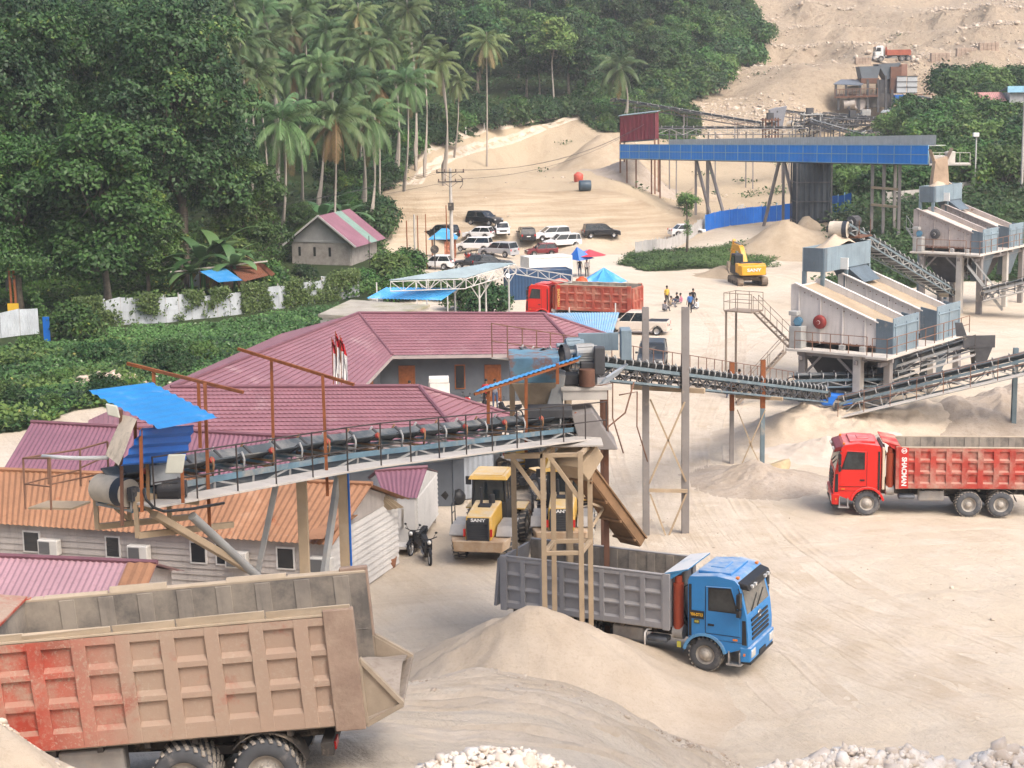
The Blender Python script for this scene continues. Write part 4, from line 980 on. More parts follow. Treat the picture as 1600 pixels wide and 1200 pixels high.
 def F(z): # front face x at height z
  zz = [.98,1.35,1.95,2.98]; xx = [1.44,1.44,1.38,1.12]; return float(np.interp(z, zz, xx))
 mb = MB(); P = [(F(2.03)+.012,-1.08,2.03),(F(2.03)+.012,1.08,2.03),(F(2.88)+.012,1.0,2.88),(F(2.88)+.012,-1.0,2.88)]
 mb.prism(P, (-.02,0,0)); part('windscreen', mb, mat('windscreen_glass', (.13,.13,.12), .1, 0, .3, 1.5, spec=.8, updust=.2), t)  # greyish base colour stands in for sky reflected in the glass
 mb = MB(); mb.bx(1.16,1.52,-1.15,1.15,.40,.50); mb.bx(-.50,-.30,-1.2,1.2,.85,1.05); part('lower_trim', mb, M_BLACKPL, t, .02)
 mb = MB()
 for y0, y1 in ((-.7,.1),(-.1,.75)): mb.beam((F(2.05)+.03,y0,2.05),(F(2.45)+.03,y1,2.40), .03, .02, (1,0,0))
 part('wiper', mb, M_BLACKPL, t)
 mb = MB(); mb.hexa([(1.10,-1.15,2.86),(1.44,-1.1,2.78),(1.44,1.1,2.78),(1.10,1.15,2.86),(1.06,-1.15,3.06),(1.36,-1.1,2.98),(1.36,1.1,2.98),(1.06,1.15,3.06)]); V_ = part('sun_visor', mb, cfg.get('visor', M_BLACKPL), t, .03, seg=2)
 mb = MB()
 for y in (-.8,-.5,.5,.8): mb.bx(1.34,1.47,y-.07,y+.07,2.83,2.92)
 part('visor_lamp', mb, M_LAMP, V_)
 mb = MB()
 for k in range(5): z = 1.12+k*.15; mb.bx(F(z)-.01, F(z)+.035, -.82, .82, z, z+.085)
 part('grille', mb, M_BLACKPL, t, .01)
 mb = MB(); mb.lathe([(0,.16),(.02,.16),(.025,.13),(.02,.11),(.0,.11)], (F(1.75)+.004,0,1.75), (1,0,0), 20); mb.bx(F(1.75),F(1.75)+.02,-.03,.03,1.62,1.88); part('emblem', mb, M_CHROME, t)
 mb = MB(); mb.hexa([(1.18,-1.24,.48),(1.50,-1.16,.48),(1.50,1.16,.48),(1.18,1.24,.48),(1.18,-1.25,.97),(1.53,-1.2,.97),(1.53,1.2,.97),(1.18,1.25,.97)]); B_ = part('bumper', mb, cfg.get('bumper', cm), t, .04, seg=2)
 for s in (-1, 1):
  mb = MB(); mb.bx(1.46,1.545,s*.92-.19,s*.92+.19,.62,.88); part('headlight', mb, M_LAMP, B_, .02)
  mb = MB(); mb.bx(1.30,1.36,s*1.25-.012,s*1.25+.012,.70,.78); part('indicator', mb, M_AMBER, B_)
 mb = MB(); mb.bx(1.50,1.54,-.3,.3,.52,.66); part('number_plate', mb, M_BLACKPL, B_)
 mb = MB(); mb.bx(-.35,.75,-.85,.85,3.12,3.235); mb.bx(-.1,.4,-.4,.4,3.2,3.27); part('roof_panel', mb, cfg.get('roof', cm), t, .04, seg=2)
 for s in (-1, 1):
  mb = MB(); mb.bx(.95,1.05,s*.95-.07,s*.95+.07,3.1,3.18); part('marker_lamp', mb, M_AMBER, t, .015)
 return t
def heading(vx, vy): return math.atan2(vy, vx)
# materials of the four lorries
M_BLUE = mat('faded_blue_cab_paint', (.030,.215,.52), .42, 0, .10, .8, updust=.55, dust=.12, ds=1.2, dcol=(.46,.50,.55))
M_GREYBED = mat('dusty_grey_body_paint', (.285,.285,.30), .7, 0, .12, 1.2, dust=.30, ds=1.1, dcol=(.42,.38,.34), updust=.5)
M_INNER = mat('worn_body_lining', (.21,.19,.17), .8, 0, .3, .9, dust=.64, ds=.9, dcol=(.43,.365,.29), streak=.5)
M_INNER2 = mat('dusty_body_lining', (.30,.265,.23), .85, 0, .2, .9, dust=.6, ds=.9, dcol=(.42,.36,.29), streak=.5)
M_RAIL = mat('sandy_top_rail', (.47,.38,.28), .9, 0, .15, 2, dust=.6)
M_RED = mat('bright_red_cab_paint', (.62,.022,.016), .38, 0, .08, .8, updust=.5, dust=.06, dcol=(.62,.36,.36))
M_REDBED = mat('dusty_red_body_paint', (.40,.050,.035), .7, 0, .2, 1.1, dust=.60, ds=.9, dcol=(.45,.33,.26), updust=.8)
M_REDGUARD = mat('red_guard_paint', (.50,.028,.022), .5, 0, .1, 1, updust=.4)
M_NEARBED = mat('sand_caked_red_body', (.42,.062,.038), .8, 0, .25, 1.3, dust=.56, ds=1.4, dcol=(.415,.32,.245), updust=.85, dgrad=(0,-1.9,-3.9), bump=.35, bs=7)
M_NEARPOST = mat('sand_caked_post', (.31,.22,.17), .9, 0, .25, 2, dust=.62, ds=2.2, dcol=(.42,.315,.24), bump=.6, bs=14)
M_DUCK = mat('sand_coloured_steel', (.37,.30,.225), .85, 0, .2, 2, dust=.5, dcol=(.46,.38,.29))
t_ = M_NEARBED.node_tree; b_ = t_.nodes['Principled BSDF']; src = b_.inputs['Base Color'].links[0].from_socket; oc = N(t_,'ShaderNodeTexCoord').outputs['Object']
sp_ = math2(t_,'MULTIPLY', ramp(t_, noise(t_,oc,16,4,.8), .52,.66), ramp(t_, noise(t_,oc,1.1,4,.6), .35,.6)); t_.links.new(mixc(t_, src, (.47,.385,.30), math2(t_,'MULTIPLY',sp_,.75)), b_.inputs['Base Color'])
# ---- blue lorry being loaded
pa, pb_ = G(1040, 985, 1.22), G(780, 950, 1.22)
dv = V((pa.x-pb_.x, pa.y-pb_.y, 0)).normalized(); nv = V((-dv.y, dv.x, 0)); nv = nv if nv.y > 0 else -nv
o_ = V((pa.x, pa.y, 0))+nv*1.23+dv*1.32
BL = lorry('tipper_lorry', 'blue cab tipper lorry with grey ribbed body under the loading tower', (o_.x, o_.y, hz(o_.x, o_.y)), heading(dv.x, dv.y),
 dict(cab=M_BLUE, bed=M_GREYBED, inner=M_INNER, rail=M_GREYBED, guard=mat('blue_guard_paint', (.05,.22,.42), .6, 0, .2, 1, dust=.3, updust=.9, dcol=(.66,.66,.66)), bl=5.9, ncol=8, vw=.16, bot=.28, hw=.16, bumper=M_BLUE, stack=-1, tank=-1, postw=.22, posth=.03, open=6, arch=mat('faded_blue_wing', (.10,.28,.50), .6, 0, .15, 1.2, dust=.35)))
M_YEL = mat('yellow_lettering', (.85,.48,.03), .5, 0, .05)
mb = MB(); mb.bx(-.50,-.02,-1.245,-1.226,1.74,2.0); pl = part('code_plate', mb, M_BLACKPL, BL)
lettering('YIH-DT13', .135, frame_mat((-.26,-1.25,1.87), (1,0,0), (0,0,1)), M_YEL, pl, sx=.72, bold=.004)
mb = MB(); mb.bx(-.35,-.17,-1.243,-1.226,1.58,1.71); pl2 = part('number_tag', mb, mat('dark_tag', (.10,.10,.03), .6), BL); lettering('013', .085, frame_mat((-.26,-1.248,1.645), (1,0,0), (0,0,1)), mat('pale_yellow_lettering', (.60,.55,.12), .6), pl2, bold=.003)
mb = MB(); mb.bx(-1.0,-.86,-1.06,-1.04,.64,.84); part('yellow_tag', mb, mat('yellow_tag_paint', (.62,.58,.10), .6), BL)
mb = MB(); mb.path([(-2.05,-1.2,.55),(-2.05,-1.2,1.02),(-2.0,-1.12,1.12),(-1.9,-1.0,1.12)], .035, 6); part('hand_rail', mb, M_WHITE, BL)
# ---- red lorry at the right
f_ = G(1354, 806); r2 = G(1552, 808); dv = V((f_.x-r2.x, f_.y-r2.y, 0)).normalized(); nv = V((-dv.y, dv.x, 0)); nv = nv if nv.y > 0 else -nv
o_ = V((f_.x, f_.y, 0))+nv*1.17
RL = lorry('tipper_lorry', 'bright red tipper lorry with dusty red body driving left at the right edge', (o_.x, o_.y, hz(o_.x, o_.y)), heading(dv.x, dv.y),
 dict(cab=M_RED, bed=M_REDBED, inner=M_INNER, rail=M_RAIL, guard=M_REDGUARD, bl=6.2, ncol=9, vw=.24, hw=.2, stack=1, tank=1, bumper=M_RED, visor=mat('dark_red_visor', (.18,.02,.02), .4)))
# pale panel behind the cab and the upright lettering on the front post of the body
mb = MB(); mb.bx(-.74,-.62,-1.15,1.15,1.15,3.0); part('cab_back_panel', mb, M_CREAM, RL, .02)
mb = MB(); mb.bx(-1.72,-1.34,1.235,1.262,1.24,3.04); pp = part('name_post', mb, M_REDGUARD, RL, .006)
lettering('SHACMAN', .285, frame_mat((-1.53,1.268,1.98), (0,0,-1), (-1,0,0)), M_WHITE, pp, sx=.93, bold=.012)
mb = MB(); mb.lathe([(0,.12),(.006,.12),(.006,.09),(0,.09)], (-1.53,1.264,2.90), (0,1,0), 20, False); part('round_badge', mb, M_WHITE, pp)
lettering('S', .2, frame_mat((-1.53,1.268,2.90), (0,0,-1), (-1,0,0)), M_WHITE, pp, bold=.006)
# ---- red lorry parked beyond the office roof
a_ = G(842, 507); b_ = G(996, 511); dv = V((a_.x-b_.x, a_.y-b_.y, 0)).normalized(); nv = V((-dv.y, dv.x, 0)); nv = nv if nv.y > 0 else -nv
dv = Matrix.Rotation(R(-8), 3, 'Z') @ dv; nv = V((-dv.y, dv.x, 0)); nv = nv if nv.y > 0 else -nv
o_ = V((a_.x, a_.y, 0))+nv*1.2-dv*.3
ML = lorry('tipper_lorry', 'red cab tipper lorry parked between the office roof and the blue container', (o_.x, o_.y, hz(o_.x, o_.y)), heading(dv.x, dv.y),
 dict(cab=M_RED, bed=mat('brown_red_body_paint', (.36,.07,.045), .75, 0, .2, 1, dust=.55, ds=.9, dcol=(.42,.27,.19), updust=.6), inner=M_INNER, rail=M_RAIL, guard=M_REDGUARD, bl=6.3, ncol=8, bt=3.25, vw=.24))
mb = MB(); mb.bx(-1.62,-1.34,1.235,1.262,1.3,3.2); pp = part('name_post', mb, M_REDGUARD, ML)
lettering('SHACMAN', .3, frame_mat((-1.48,1.268,2.2), (0,0,-1), (-1,0,0)), mat('dull_yellow_lettering', (.6,.42,.12), .6), pp, bold=.01)
# ---- the nearest lorry, on the upper ramp (its cab is outside the picture)
a_ = pix(425, 1249, 27.2); dv = V((-1, .012, 0)).normalized(); nv = V((-dv.y, dv.x, 0)); nv = nv if nv.y > 0 else -nv
o_ = V((a_.x, a_.y, 0))+nv*1.17+dv*5.65
NL = lorry('tipper_lorry', 'sand caked red tipper lorry with open body, nearest, at the lower left', (o_.x, o_.y, a_.z-.50), 0,
 dict(cab=M_RED, bed=M_NEARBED, inner=M_INNER, rail=M_RAIL, boards=True, post=M_NEARPOST, duck=M_DUCK, floor=M_GRAVEL, tail='duck', bl=6.0, ncol=8, vw=.23, bot=.36, hw=.20, postw=.46, posth=.10, bt=3.10, guardon=True, guard=M_NEARBED),
 rot=Euler((0, R(4.4), heading(dv.x, dv.y)), 'XYZ'))
mb = MB(); prof = []
vs = []; nx, ny = 14, 16
for i in range(nx+1):
 for j in range(ny+1):
  u, v = i/nx, j/ny; x = -7.90+u*2.1; y = -1.06+v*2.12
  z = 1.50+.34*math.exp(-((v-.45)/.35)**2)*math.sin(math.pi*min(1, u*.9+.1))+.5*max(0, .55-u)*math.exp(-((v-.5)/.4)**2)*.5+.03*mnoise.noise(V((x*3,y*3,0)))
  vs.append((x,y,z))
fs = [(i*(ny+1)+j,(i+1)*(ny+1)+j,(i+1)*(ny+1)+j+1,i*(ny+1)+j+1) for i in range(nx) for j in range(ny)]
mb.smooth = True; mb.add(vs, fs); ob = part('leftover_sand', mb, M_GRAVEL); ob.location = NL.location; ob.rotation_euler = NL.rotation_euler
setp(ob, 'sand lying on the tail of the nearest sand caked lorry', 'sand')
# ================================================================ LOADERS, EXCAVATOR, CARS, MOTORCYCLES, PEOPLE
M_LOADY = mat('loader_yellow', (.68,.41,.07), .5, 0, .1, 1, dust=.42, ds=1.3, updust=.7, dcol=(.64,.52,.36))
M_DGREY = mat('dark_grey_plastic', (.035,.037,.042), .6, 0, .2, 2, dust=.25, ds=2)
M_LTGREY = mat('light_grey_loader_paint', (.33,.32,.31), .6, 0, .15, 2, dust=.4)
def make_loader(label, loc, yaw, group=None):
 t = thing('wheel_loader', label, 'loader', loc, yaw, group)
 for s in (-1, 1):
  for x in (0, 2.85): add_wheel(t, x, s*.98, 'single', .66, .5, rot=x+s, rimr=.34, lug=20)
 mb = MB()   # rear frame and counterweight
 mb.bx(-.9,1.3,-.45,.45,.75,1.15)
 mb.hexa([(-1.45,-.95,.62),(-.75,-1.12,.62),(-.75,1.12,.62),(-1.45,.95,.62),(-1.55,-1.02,1.08),(-.75,-1.22,1.08),(-.75,1.22,1.08),(-1.55,1.02,1.08)])
 part('counterweight', mb, mat('dusty_counterweight', (.40,.28,.18), .8, 0, .2, 1.5, dust=.6, ds=1.6), t, .03)
 mb = MB(); mb.bx(-.7,1.2,-.42,.42,.6,.9); mb.bx(1.2,3.6,-.38,.38,.65,1.25); mb.tube((0,-.9,.66),(0,.9,.66),.16,n=10); mb.tube((2.85,-.9,.66),(2.85,.9,.66),.16,n=10)
 part('chassis', mb, M_DGREY, t, .02)
 mb = MB()   # engine hood
 mb.hexa([(-1.42,-.52,1.08),(.95,-.56,1.08),(.95,.56,1.08),(-1.42,.52,1.08),(-1.28,-.50,2.02),(.95,-.54,2.14),(.95,.54,2.14),(-1.28,.50,2.02)]); h = part('hood', mb, M_LOADY, t, .06, seg=2)
 mb = MB(); mb.hexa([(-1.455,-.44,1.10),(-1.42,-.44,1.10),(-1.42,.44,1.10),(-1.455,.44,1.10),(-1.335,-.43,1.96),(-1.27,-.43,1.96),(-1.27,.43,1.96),(-1.335,.43,1.96)])
 for k in range(7): z = 1.18+k*.09; x = -1.46+.14*(z-1.1); mb.bx(x-.012,x+.02,-.40,.40,z,z+.035)
 mb.bx(-1.52,-1.40,-.45,-.40,1.1,1.9); mb.bx(-1.52,-1.40,.40,.45,1.1,1.9)
 gr = part('grille', mb, M_DGREY, t, .008)
 lettering('SANY', .17, frame_mat((-1.375,0,1.88), (0,-1,0), (.14,0,1)), M_WHITE, gr, sx=1.35, bold=.006)
 for s in (-1, 1): mb = MB(); mb.bx(-1.47,-1.40,s*.53-.045,s*.53+.045,1.25,1.55); part('tail_light', mb, M_REDL, h)
 mb = MB(); mb.tube((.55,.22,2.1),(.55,.22,2.75),.06,n=10); part('exhaust_pipe', mb, M_DGREY, h)
 mb = MB(); mb.tube((.6,-.2,2.1),(.6,-.2,2.45),.13,n=12); mb.bx(-.1,.35,-.25,.25,2.08,2.16); part('air_intake', mb, M_DGREY, h, .01)
 for s in (-1, 1):
  mb = MB(); mb.bx(-.55,.75,min(s*.62,s*1.26),max(s*.62,s*1.26),1.42,1.48); mb.hexa([(-.95,s*.62,1.12),(-.93,s*1.26,1.12),(-.55,s*1.26,1.42),(-.55,s*.62,1.42),(-.95,s*.62,1.17),(-.93,s*1.26,1.17),(-.55,s*1.26,1.48),(-.55,s*.62,1.48)])
  part('fender', mb, M_LTGREY, t, .01)
 for s in (-1, 1):
  mb = MB(); y = s*1.22; mb.path([(-.5,y,1.48),(-.5,y,2.3),(.1,y,2.3),(.1,y,1.48)], .025, 6); mb.tube((-.5,y,1.9),(.1,y,1.9),.02,n=6); part('hand_rail', mb, M_DGREY, t)
  mb = MB()
  for k in range(4): mb.bx(.75,1.05,s*.8-.2,s*.8+.2,.5+k*.27,.54+k*.27)
  part('step', mb, M_DGREY, t)
 # cab
 mb = MB(); x0, x1 = 1.0, 2.35
 mb.bx(x0,x1,-.72,.72,1.15,2.05)
 for x in (x0+.04, x0+.65, x1-.04):
  for s in (-1, 1): mb.beam((x,s*.68,2.0),(x+(.03 if x<1.4 else -.05),s*.64,3.0), .09, .08)
 mb.bx(x0,x1,-.7,.7,2.94,3.0)
 cb = part('cab', mb, M_DGREY, t, .02)
 mb = MB(); mb.hexa([(x0-.22,-.80,3.0),(x1+.25,-.78,3.0),(x1+.25,.78,3.0),(x0-.22,.80,3.0),(x0-.15,-.72,3.16),(x1+.15,-.70,3.16),(x1+.15,.70,3.16),(x0-.15,.72,3.16)]); mb.bx(x0-.14,x1+.05,-.6,.6,3.16,3.20); part('cab_roof', mb, M_LOADY, cb, .04, seg=2)
 mb = MB(); mb.hexa([(x0+.02,-.62,2.06),(x0+.05,-.62,2.06),(x0+.05,.62,2.06),(x0+.02,.62,2.06),(x0+.05,-.58,2.93),(x0+.08,-.58,2.93),(x0+.08,.58,2.93),(x0+.05,.58,2.93)]); part('rear_window', mb, glass(), cb)
 for s in (-1, 1):
  mb = MB(); mb.hexa([(x0+.1,s*.69-.01,1.5),(x1-.1,s*.69-.01,1.5),(x1-.1,s*.69+.01,1.5),(x0+.1,s*.69+.01,1.5),(x0+.12,s*.655-.01,2.92),(x1-.14,s*.655-.01,2.92),(x1-.14,s*.655+.01,2.92),(x0+.12,s*.655+.01,2.92)]); part('side_window', mb, glass(), cb)
  mb = MB(); mb.path([(x1,s*.7,2.6),(x1+.1,s*1.1,2.65)],.02,5); mb.bx(x1+.06,x1+.12,s*1.12-.12,s*1.12+.12,2.4,2.75); part('mirror', mb, M_DGREY, cb, .01)
 mb = MB(); mb.hexa([(x1-.04,-.62,2.06),(x1-.01,-.62,2.06),(x1-.01,.62,2.06),(x1-.04,.62,2.06),(x1-.10,-.58,2.93),(x1-.07,-.58,2.93),(x1-.07,.58,2.93),(x1-.10,.58,2.93)]); part('windscreen', mb, glass(), cb)
 mb = MB(); mb.bx(1.4,1.8,-.25,.25,2.0,2.15); mb.bx(1.38,1.5,-.25,.25,2.1,2.65); part('seat', mb, M_BLACKPL, cb, .04)
 # front frame, lift arms, bucket
 mb = MB(); mb.bx(2.4,3.4,-.42,.42,1.0,1.75)
 for s in (-1, 1):
  mb.beam((2.7,s*.5,1.9),(4.0,s*.5,.75),.14,.36); mb.beam((2.7,s*.5,1.0),(3.5,s*.5,1.05),.10,.12)
  mb.bx(2.3,3.5,s*.72 if s>0 else s*1.24,s*1.24 if s>0 else s*.72,1.42,1.48)
 mb.beam((2.9,0,1.7),(3.9,0,1.3),.14,.2); part('lift_arm', mb, M_LOADY, t, .02)
 mb = MB(); pr = [(3.95,.25),(4.95,.12),(4.95,.18),(4.15,.42),(4.02,.8),(4.15,1.15),(4.35,1.35),(4.2,1.38),(3.9,1.05),(3.82,.6)]
 mb.prism([(x,-1.28,z) for x, z in pr], (0,2.56,0))
 for s in (-1, 1): mb.prism([(x,s*1.28,z) for x, z in ((3.9,.25),(4.95,.15),(4.35,1.35),(3.9,1.1))], (0,-s*.04,0))
 part('bucket', mb, mat('worn_bucket_steel', (.24,.20,.15), .6, .3, .3, 2, dust=.5, rust=.4), t, .01)
 return t
p = G(748, 889, .0); p.y = 63.8
L1 = make_loader('yellow wheel loader seen from behind, left of the loading tower', (at(752,64.2), 64.4, hz(at(752,64.2),64.4)), R(80))
L2 = dup(L1, (at(878,65.8), 65.8, hz(at(878,65.8),65.8)), R(85), 'yellow wheel loader behind the legs of the loading tower')
L3 = dup(L1, (at(824,76), 77.0, hz(at(812,76),77)), R(-62), 'yellow wheel loader standing between and beyond the two others')
# ---- crawler excavator
def make_excavator(loc, yaw):
 t = thing('crawler_excavator', 'yellow crawler excavator with raised boom beside the green patch', 'excavator', loc, yaw)
 M_EX = mat('excavator_yellow', (.70,.345,.025), .5, 0, .1, 1, dust=.3, updust=.4, dcol=(.6,.47,.3))
 M_TRK = mat('muddy_tracks', (.17,.13,.10), .85, .1, .3, 3, dust=.5)
 for s in (-1, 1):
  mb = MB(); pr = [(-1.9,.38),(-1.75,.10),(-1.5,.0),(1.5,.0),(1.75,.10),(1.9,.38),(1.75,.70),(1.5,.80),(-1.5,.80),(-1.75,.70)]
  y0 = s*1.2-.28; mb.prism([(x,y0,z) for x, z in pr], (0,.56,0))
  for k in range(len(pr)):
   a, b = V((pr[k][0],0,pr[k][1])), V((pr[(k+1)%len(pr)][0],0,pr[(k+1)%len(pr)][1])); n = max(1,int((b-a).length/.19))
   for j in range(n): c = a+(b-a)*((j+.5)/n); mb.beam(c+V((0,y0-.02,0)), c+V((0,y0+.58,0)), .10, .05, V((-(b-a).z,0,(b-a).x)).normalized())
  tr = part('track', mb, M_TRK, t, .01)
  mb = MB()
  for x in (-1.4,-.7,0,.7,1.4): mb.tube((x,y0-.035,.3),(x,y0+.595,.3),.17,n=12)
  part('roller', mb, M_CHAS, tr)
 mb = MB(); mb.bx(-.9,.9,-1.0,1.0,.45,.85); mb.tube((0,0,.8),(0,0,1.05),.6,n=20); part('undercarriage', mb, M_TRK, t, .02)
 mb = MB(); mb.bx(-1.6,1.5,-1.36,1.36,1.05,1.25); part('deck', mb, M_DGREY, t, .02)
 mb = MB(); pr = [(-2.2,1.0),(-1.4,1.0),(-1.4,2.05),(-2.15,2.05)]
 mb.hexa([(-2.1,-1.15,1.08),(-1.35,-1.4,1.08),(-1.35,1.4,1.08),(-2.1,1.15,1.08),(-2.15,-1.2,2.0),(-1.35,-1.4,2.0),(-1.35,1.4,2.0),(-2.15,1.2,2.0)])
 cw = part('counterweight', mb, M_EX, t, .08, seg=2)
 lettering('SANY', .42, frame_mat((-2.16,0,1.58), (0,-1,0), (0,0,1)), M_WHITE, cw, sx=1.3, bold=.012)
 mb = MB(); mb.bx(-1.35,.2,-1.36,-.5,1.25,2.1); mb.bx(-1.35,-.4,-.5,1.36,1.25,2.15); mb.bx(.2,1.2,-1.36,-.6,1.25,1.75); part('engine_housing', mb, M_EX, t, .04)
 mb = MB(); mb.bx(-1.2,-.5,-1.1,1.1,2.152,2.25); part('engine_cover', mb, M_DGREY, t, .03)
 mb = MB(); mb.hexa([(-.35,.5,1.25),(1.5,.5,1.25),(1.5,1.38,1.25),(-.35,1.38,1.25),(-.3,.55,2.95),(1.15,.55,2.95),(1.15,1.33,2.95),(-.3,1.33,2.95)]); cb = part('cab', mb, M_DGREY, t, .05, seg=2)
 mb = MB(); mb.bx(-.36,-.33,.62,1.26,1.95,2.8); mb.bx(-.2,.95,1.385,1.395,1.9,2.8) ; part('window', mb, glass(), cb)
 # boom, arm, bucket: raised boom seen end-on
 M_B = M_EX
 mb = MB();
 for a, b, w_, h_ in (((.7,0,1.6),(2.4,0,3.25),.46,.62),((2.4,0,3.25),(4.2,0,3.3),.46,.58),((4.2,0,3.3),(5.3,0,2.9),.44,.42)): mb.beam(a,b,w_,h_)
 bm_ = part('boom', mb, M_B, t, .03)
 mb = MB()
 for s in (-1,1): mb.tube((1.3,s*.33,1.4),(2.6,s*.33,2.95),.08,n=8)
 mb.tube((2.5,0,3.65),(4.7,0,3.7),.08,n=8); part('ram', mb, M_CHROME, t)
 mb = MB(); mb.beam((4.9,0,3.5),(5.7,0,1.6),.34,.42); mb.beam((5.0,0,3.5),(4.75,0,3.9),.3,.35); part('arm', mb, M_B, t, .02)
 mb = MB(); pr = [(5.65,1.75),(5.9,1.3),(5.8,.7),(5.3,.4),(4.85,.55),(5.1,.75),(5.4,1.0),(5.45,1.6)]; mb.prism([(x,-.5,z) for x, z in pr], (0,1.0,0)); part('bucket', mb, mat('worn_bucket_steel',(0,0,0)), t, .02)
 return t
p = G(1172, 444); make_excavator((p.x, p.y+1.6, hz(p.x, p.y+1.6)), R(98))
# ---- cars
M_CARGL = glass('car_glass', (.015,.02,.024)); M_CTYRE = mat('car_tyre', (.025,.025,.027), .85, dust=.3)
def carpaint(nm, c, r=.3): return mat(nm, c, r, .0, .04, .5, spec=.6, dust=.12, updust=.15)
M_PAINT = {'black': carpaint('black_car_paint', (.012,.013,.016)), 'white': carpaint('white_car_paint', (.72,.72,.72)), 'silver': carpaint('silver_car_paint', (.36,.37,.39)), 'maroon': carpaint('maroon_car_paint', (.16,.016,.022)), 'grey': carpaint('dark_grey_car_paint', (.035,.042,.05)), 'champ': carpaint('champagne_pickup_paint', (.60,.53,.46))}
# body outline below the waist (x, z), waist line; cabin: (x back bottom, x back top, x front top, x front bottom)
CARS = {
 'suv': dict(L=4.6, W=1.85, belt=1.05, roof=1.72, hood=.98, cab=(-2.2,-1.95,.25,1.0), tail=1.06),
 'mpv': dict(L=4.55, W=1.75, belt=1.02, roof=1.68, hood=.92, cab=(-2.18,-2.0,.45,1.25), tail=1.03),
 'hatch': dict(L=3.8, W=1.66, belt=.92, roof=1.50, hood=.86, cab=(-1.8,-1.45,.2,.85), tail=.95),
 'sedan': dict(L=4.4, W=1.72, belt=.90, roof=1.45, hood=.84, cab=(-1.55,-1.0,.1,.85), tail=.95),
 'pickup': dict(L=5.2, W=1.84, belt=1.08, roof=1.78, hood=1.06, cab=(-.95,-.85,.55,1.25), tail=1.05),
}
_cw = {}
def car(kind, colour, loc, yaw, label, group=None):
 d = CARS[kind]; t = thing('parked_car' if kind != 'pickup' else 'pickup_truck', label, 'car' if kind != 'pickup' else 'pickup', loc, yaw, group)
 m = M_PAINT[colour]; L, W, bz, rz_ = d['L'], d['W'], d['belt'], d['roof']; x0, x1 = -L/2, L/2; hw = W/2; r = .34 if kind in ('suv','pickup') else .31; gz = .24 if kind != 'pickup' else .34
 wx = (x0+.82, x1-.86)
 def arc(cx): return [(cx+math.cos(a)*(r+.07), r+math.sin(a)*(r+.07)) for a in [R(170-160*k/8) for k in range(9)]]
 low = [(x0+.05,gz)]+arc(wx[0])+arc(wx[1])+[(x1-.06,gz)]
 if kind == 'pickup': up = [(x1,.55),(x1-.03,.88),(x1-.15,d['hood']-.06),(d['cab'][3],bz),(d['cab'][0],bz),(d['cab'][0]-.02,bz),(x0,bz),(x0,.55)]
 else: up = [(x1,.42),(x1-.02,.70),(x1-.14,d['hood']-.10),(d['cab'][3]-.02,bz-.0),(d['cab'][0],bz),(x0+.03,d['tail']-.04),(x0,.62),(x0,.42)]
 mb = MB(); mb.prism([(x,-hw,z) for x, z in low+up], (0,W,0)); b = part('body', mb, m, t, .07, seg=3)
 b0, b1, b2, b3 = d['cab']; ti = .14; zb = bz-.02
 mb = MB(); mb.hexa([(b0,-hw+.05,zb),(b3,-hw+.05,zb),(b3,hw-.05,zb),(b0,hw-.05,zb),(b1,-hw+ti,rz_-.06),(b2,-hw+ti,rz_-.06),(b2,hw-ti,rz_-.06),(b1,hw-ti,rz_-.06)]); part('windows', mb, M_CARGL, t)
 mb = MB(); mb.hexa([(b1-.07,-hw+ti-.02,rz_-.07),(b2+.05,-hw+ti-.02,rz_-.07),(b2+.05,hw-ti+.02,rz_-.07),(b1-.07,hw-ti+.02,rz_-.07),(b1+.10,-hw+ti+.10,rz_+.01),(b2-.12,-hw+ti+.10,rz_+.01),(b2-.12,hw-ti-.10,rz_+.01),(b1+.10,hw-ti-.10,rz_+.01)])
 for s in (-1, 1):
  for xb, xt in ((b0+.03,b1+.0),(b3-.03,b2-.0),((b0*.45+b3*.55),(b1*.45+b2*.55)-.05)): mb.beam((xb,s*(hw-.055),zb),(xt,s*(hw-ti+.005),rz_-.06),.075,.05,(1,0,0))
 part('roof', mb, m, t, .03, seg=2)
 if kind == 'pickup':
  mb = MB(); mb.bx(x0+.08,b0-.08,-hw+.12,hw-.12,bz+.004,bz+.01); part('load_bed', mb, M_BLACKPL, t)
 key = (r,)
 if key not in _cw:
  q = MB(); q.lathe([(-.10,r*.62),(-.11,r*.9),(-.07,r),(.07,r),(.11,r*.9),(.10,r*.62)], (0,0,0), (0,1,0), 20); o = part('wheel', q, M_CTYRE); a_ = o.data; bpy.data.objects.remove(o)
  q = MB(); q.lathe([(-.09,r*.63),(-.06,r*.55),(-.09,.0)], (0,0,0), (0,1,0), 14); q.lathe([(.09,r*.63),(.06,r*.55),(.09,.0)], (0,0,0), (0,1,0), 14); o = part('rim', q, M_CHROME); _cw[key] = (a_, o.data); bpy.data.objects.remove(o)
 for x in wx:
  for s in (-1, 1):
   o = bpy.data.objects.new('wheel', _cw[key][0]); link(o, t); o.location = (x, s*(hw-.10), r); q = bpy.data.objects.new('rim', _cw[key][1]); link(q, o)
 for s in (-1, 1):
  mb = MB(); mb.bx(x1-.14,x1+.012,s*(hw-.24)-.15,s*(hw-.24)+.15,.66,.80); part('headlight', mb, M_LAMP, t, .02)
  mb = MB(); mb.bx(x0-.012,x0+.1,s*(hw-.14)-.09,s*(hw-.14)+.09,.72,.98); part('tail_light', mb, M_REDL, t, .02)
  mb = MB(); mb.bx(b3-.18,b3-.04,s*(hw+.08)-.09,s*(hw+.08)+.09,bz+.02,bz+.16); part('mirror', mb, m, t, .03)
 mb = MB(); mb.bx(x1-.05,x1+.015,-hw+.4,hw-.4,.50,.72); part('grille', mb, M_BLACKPL, t, .01)
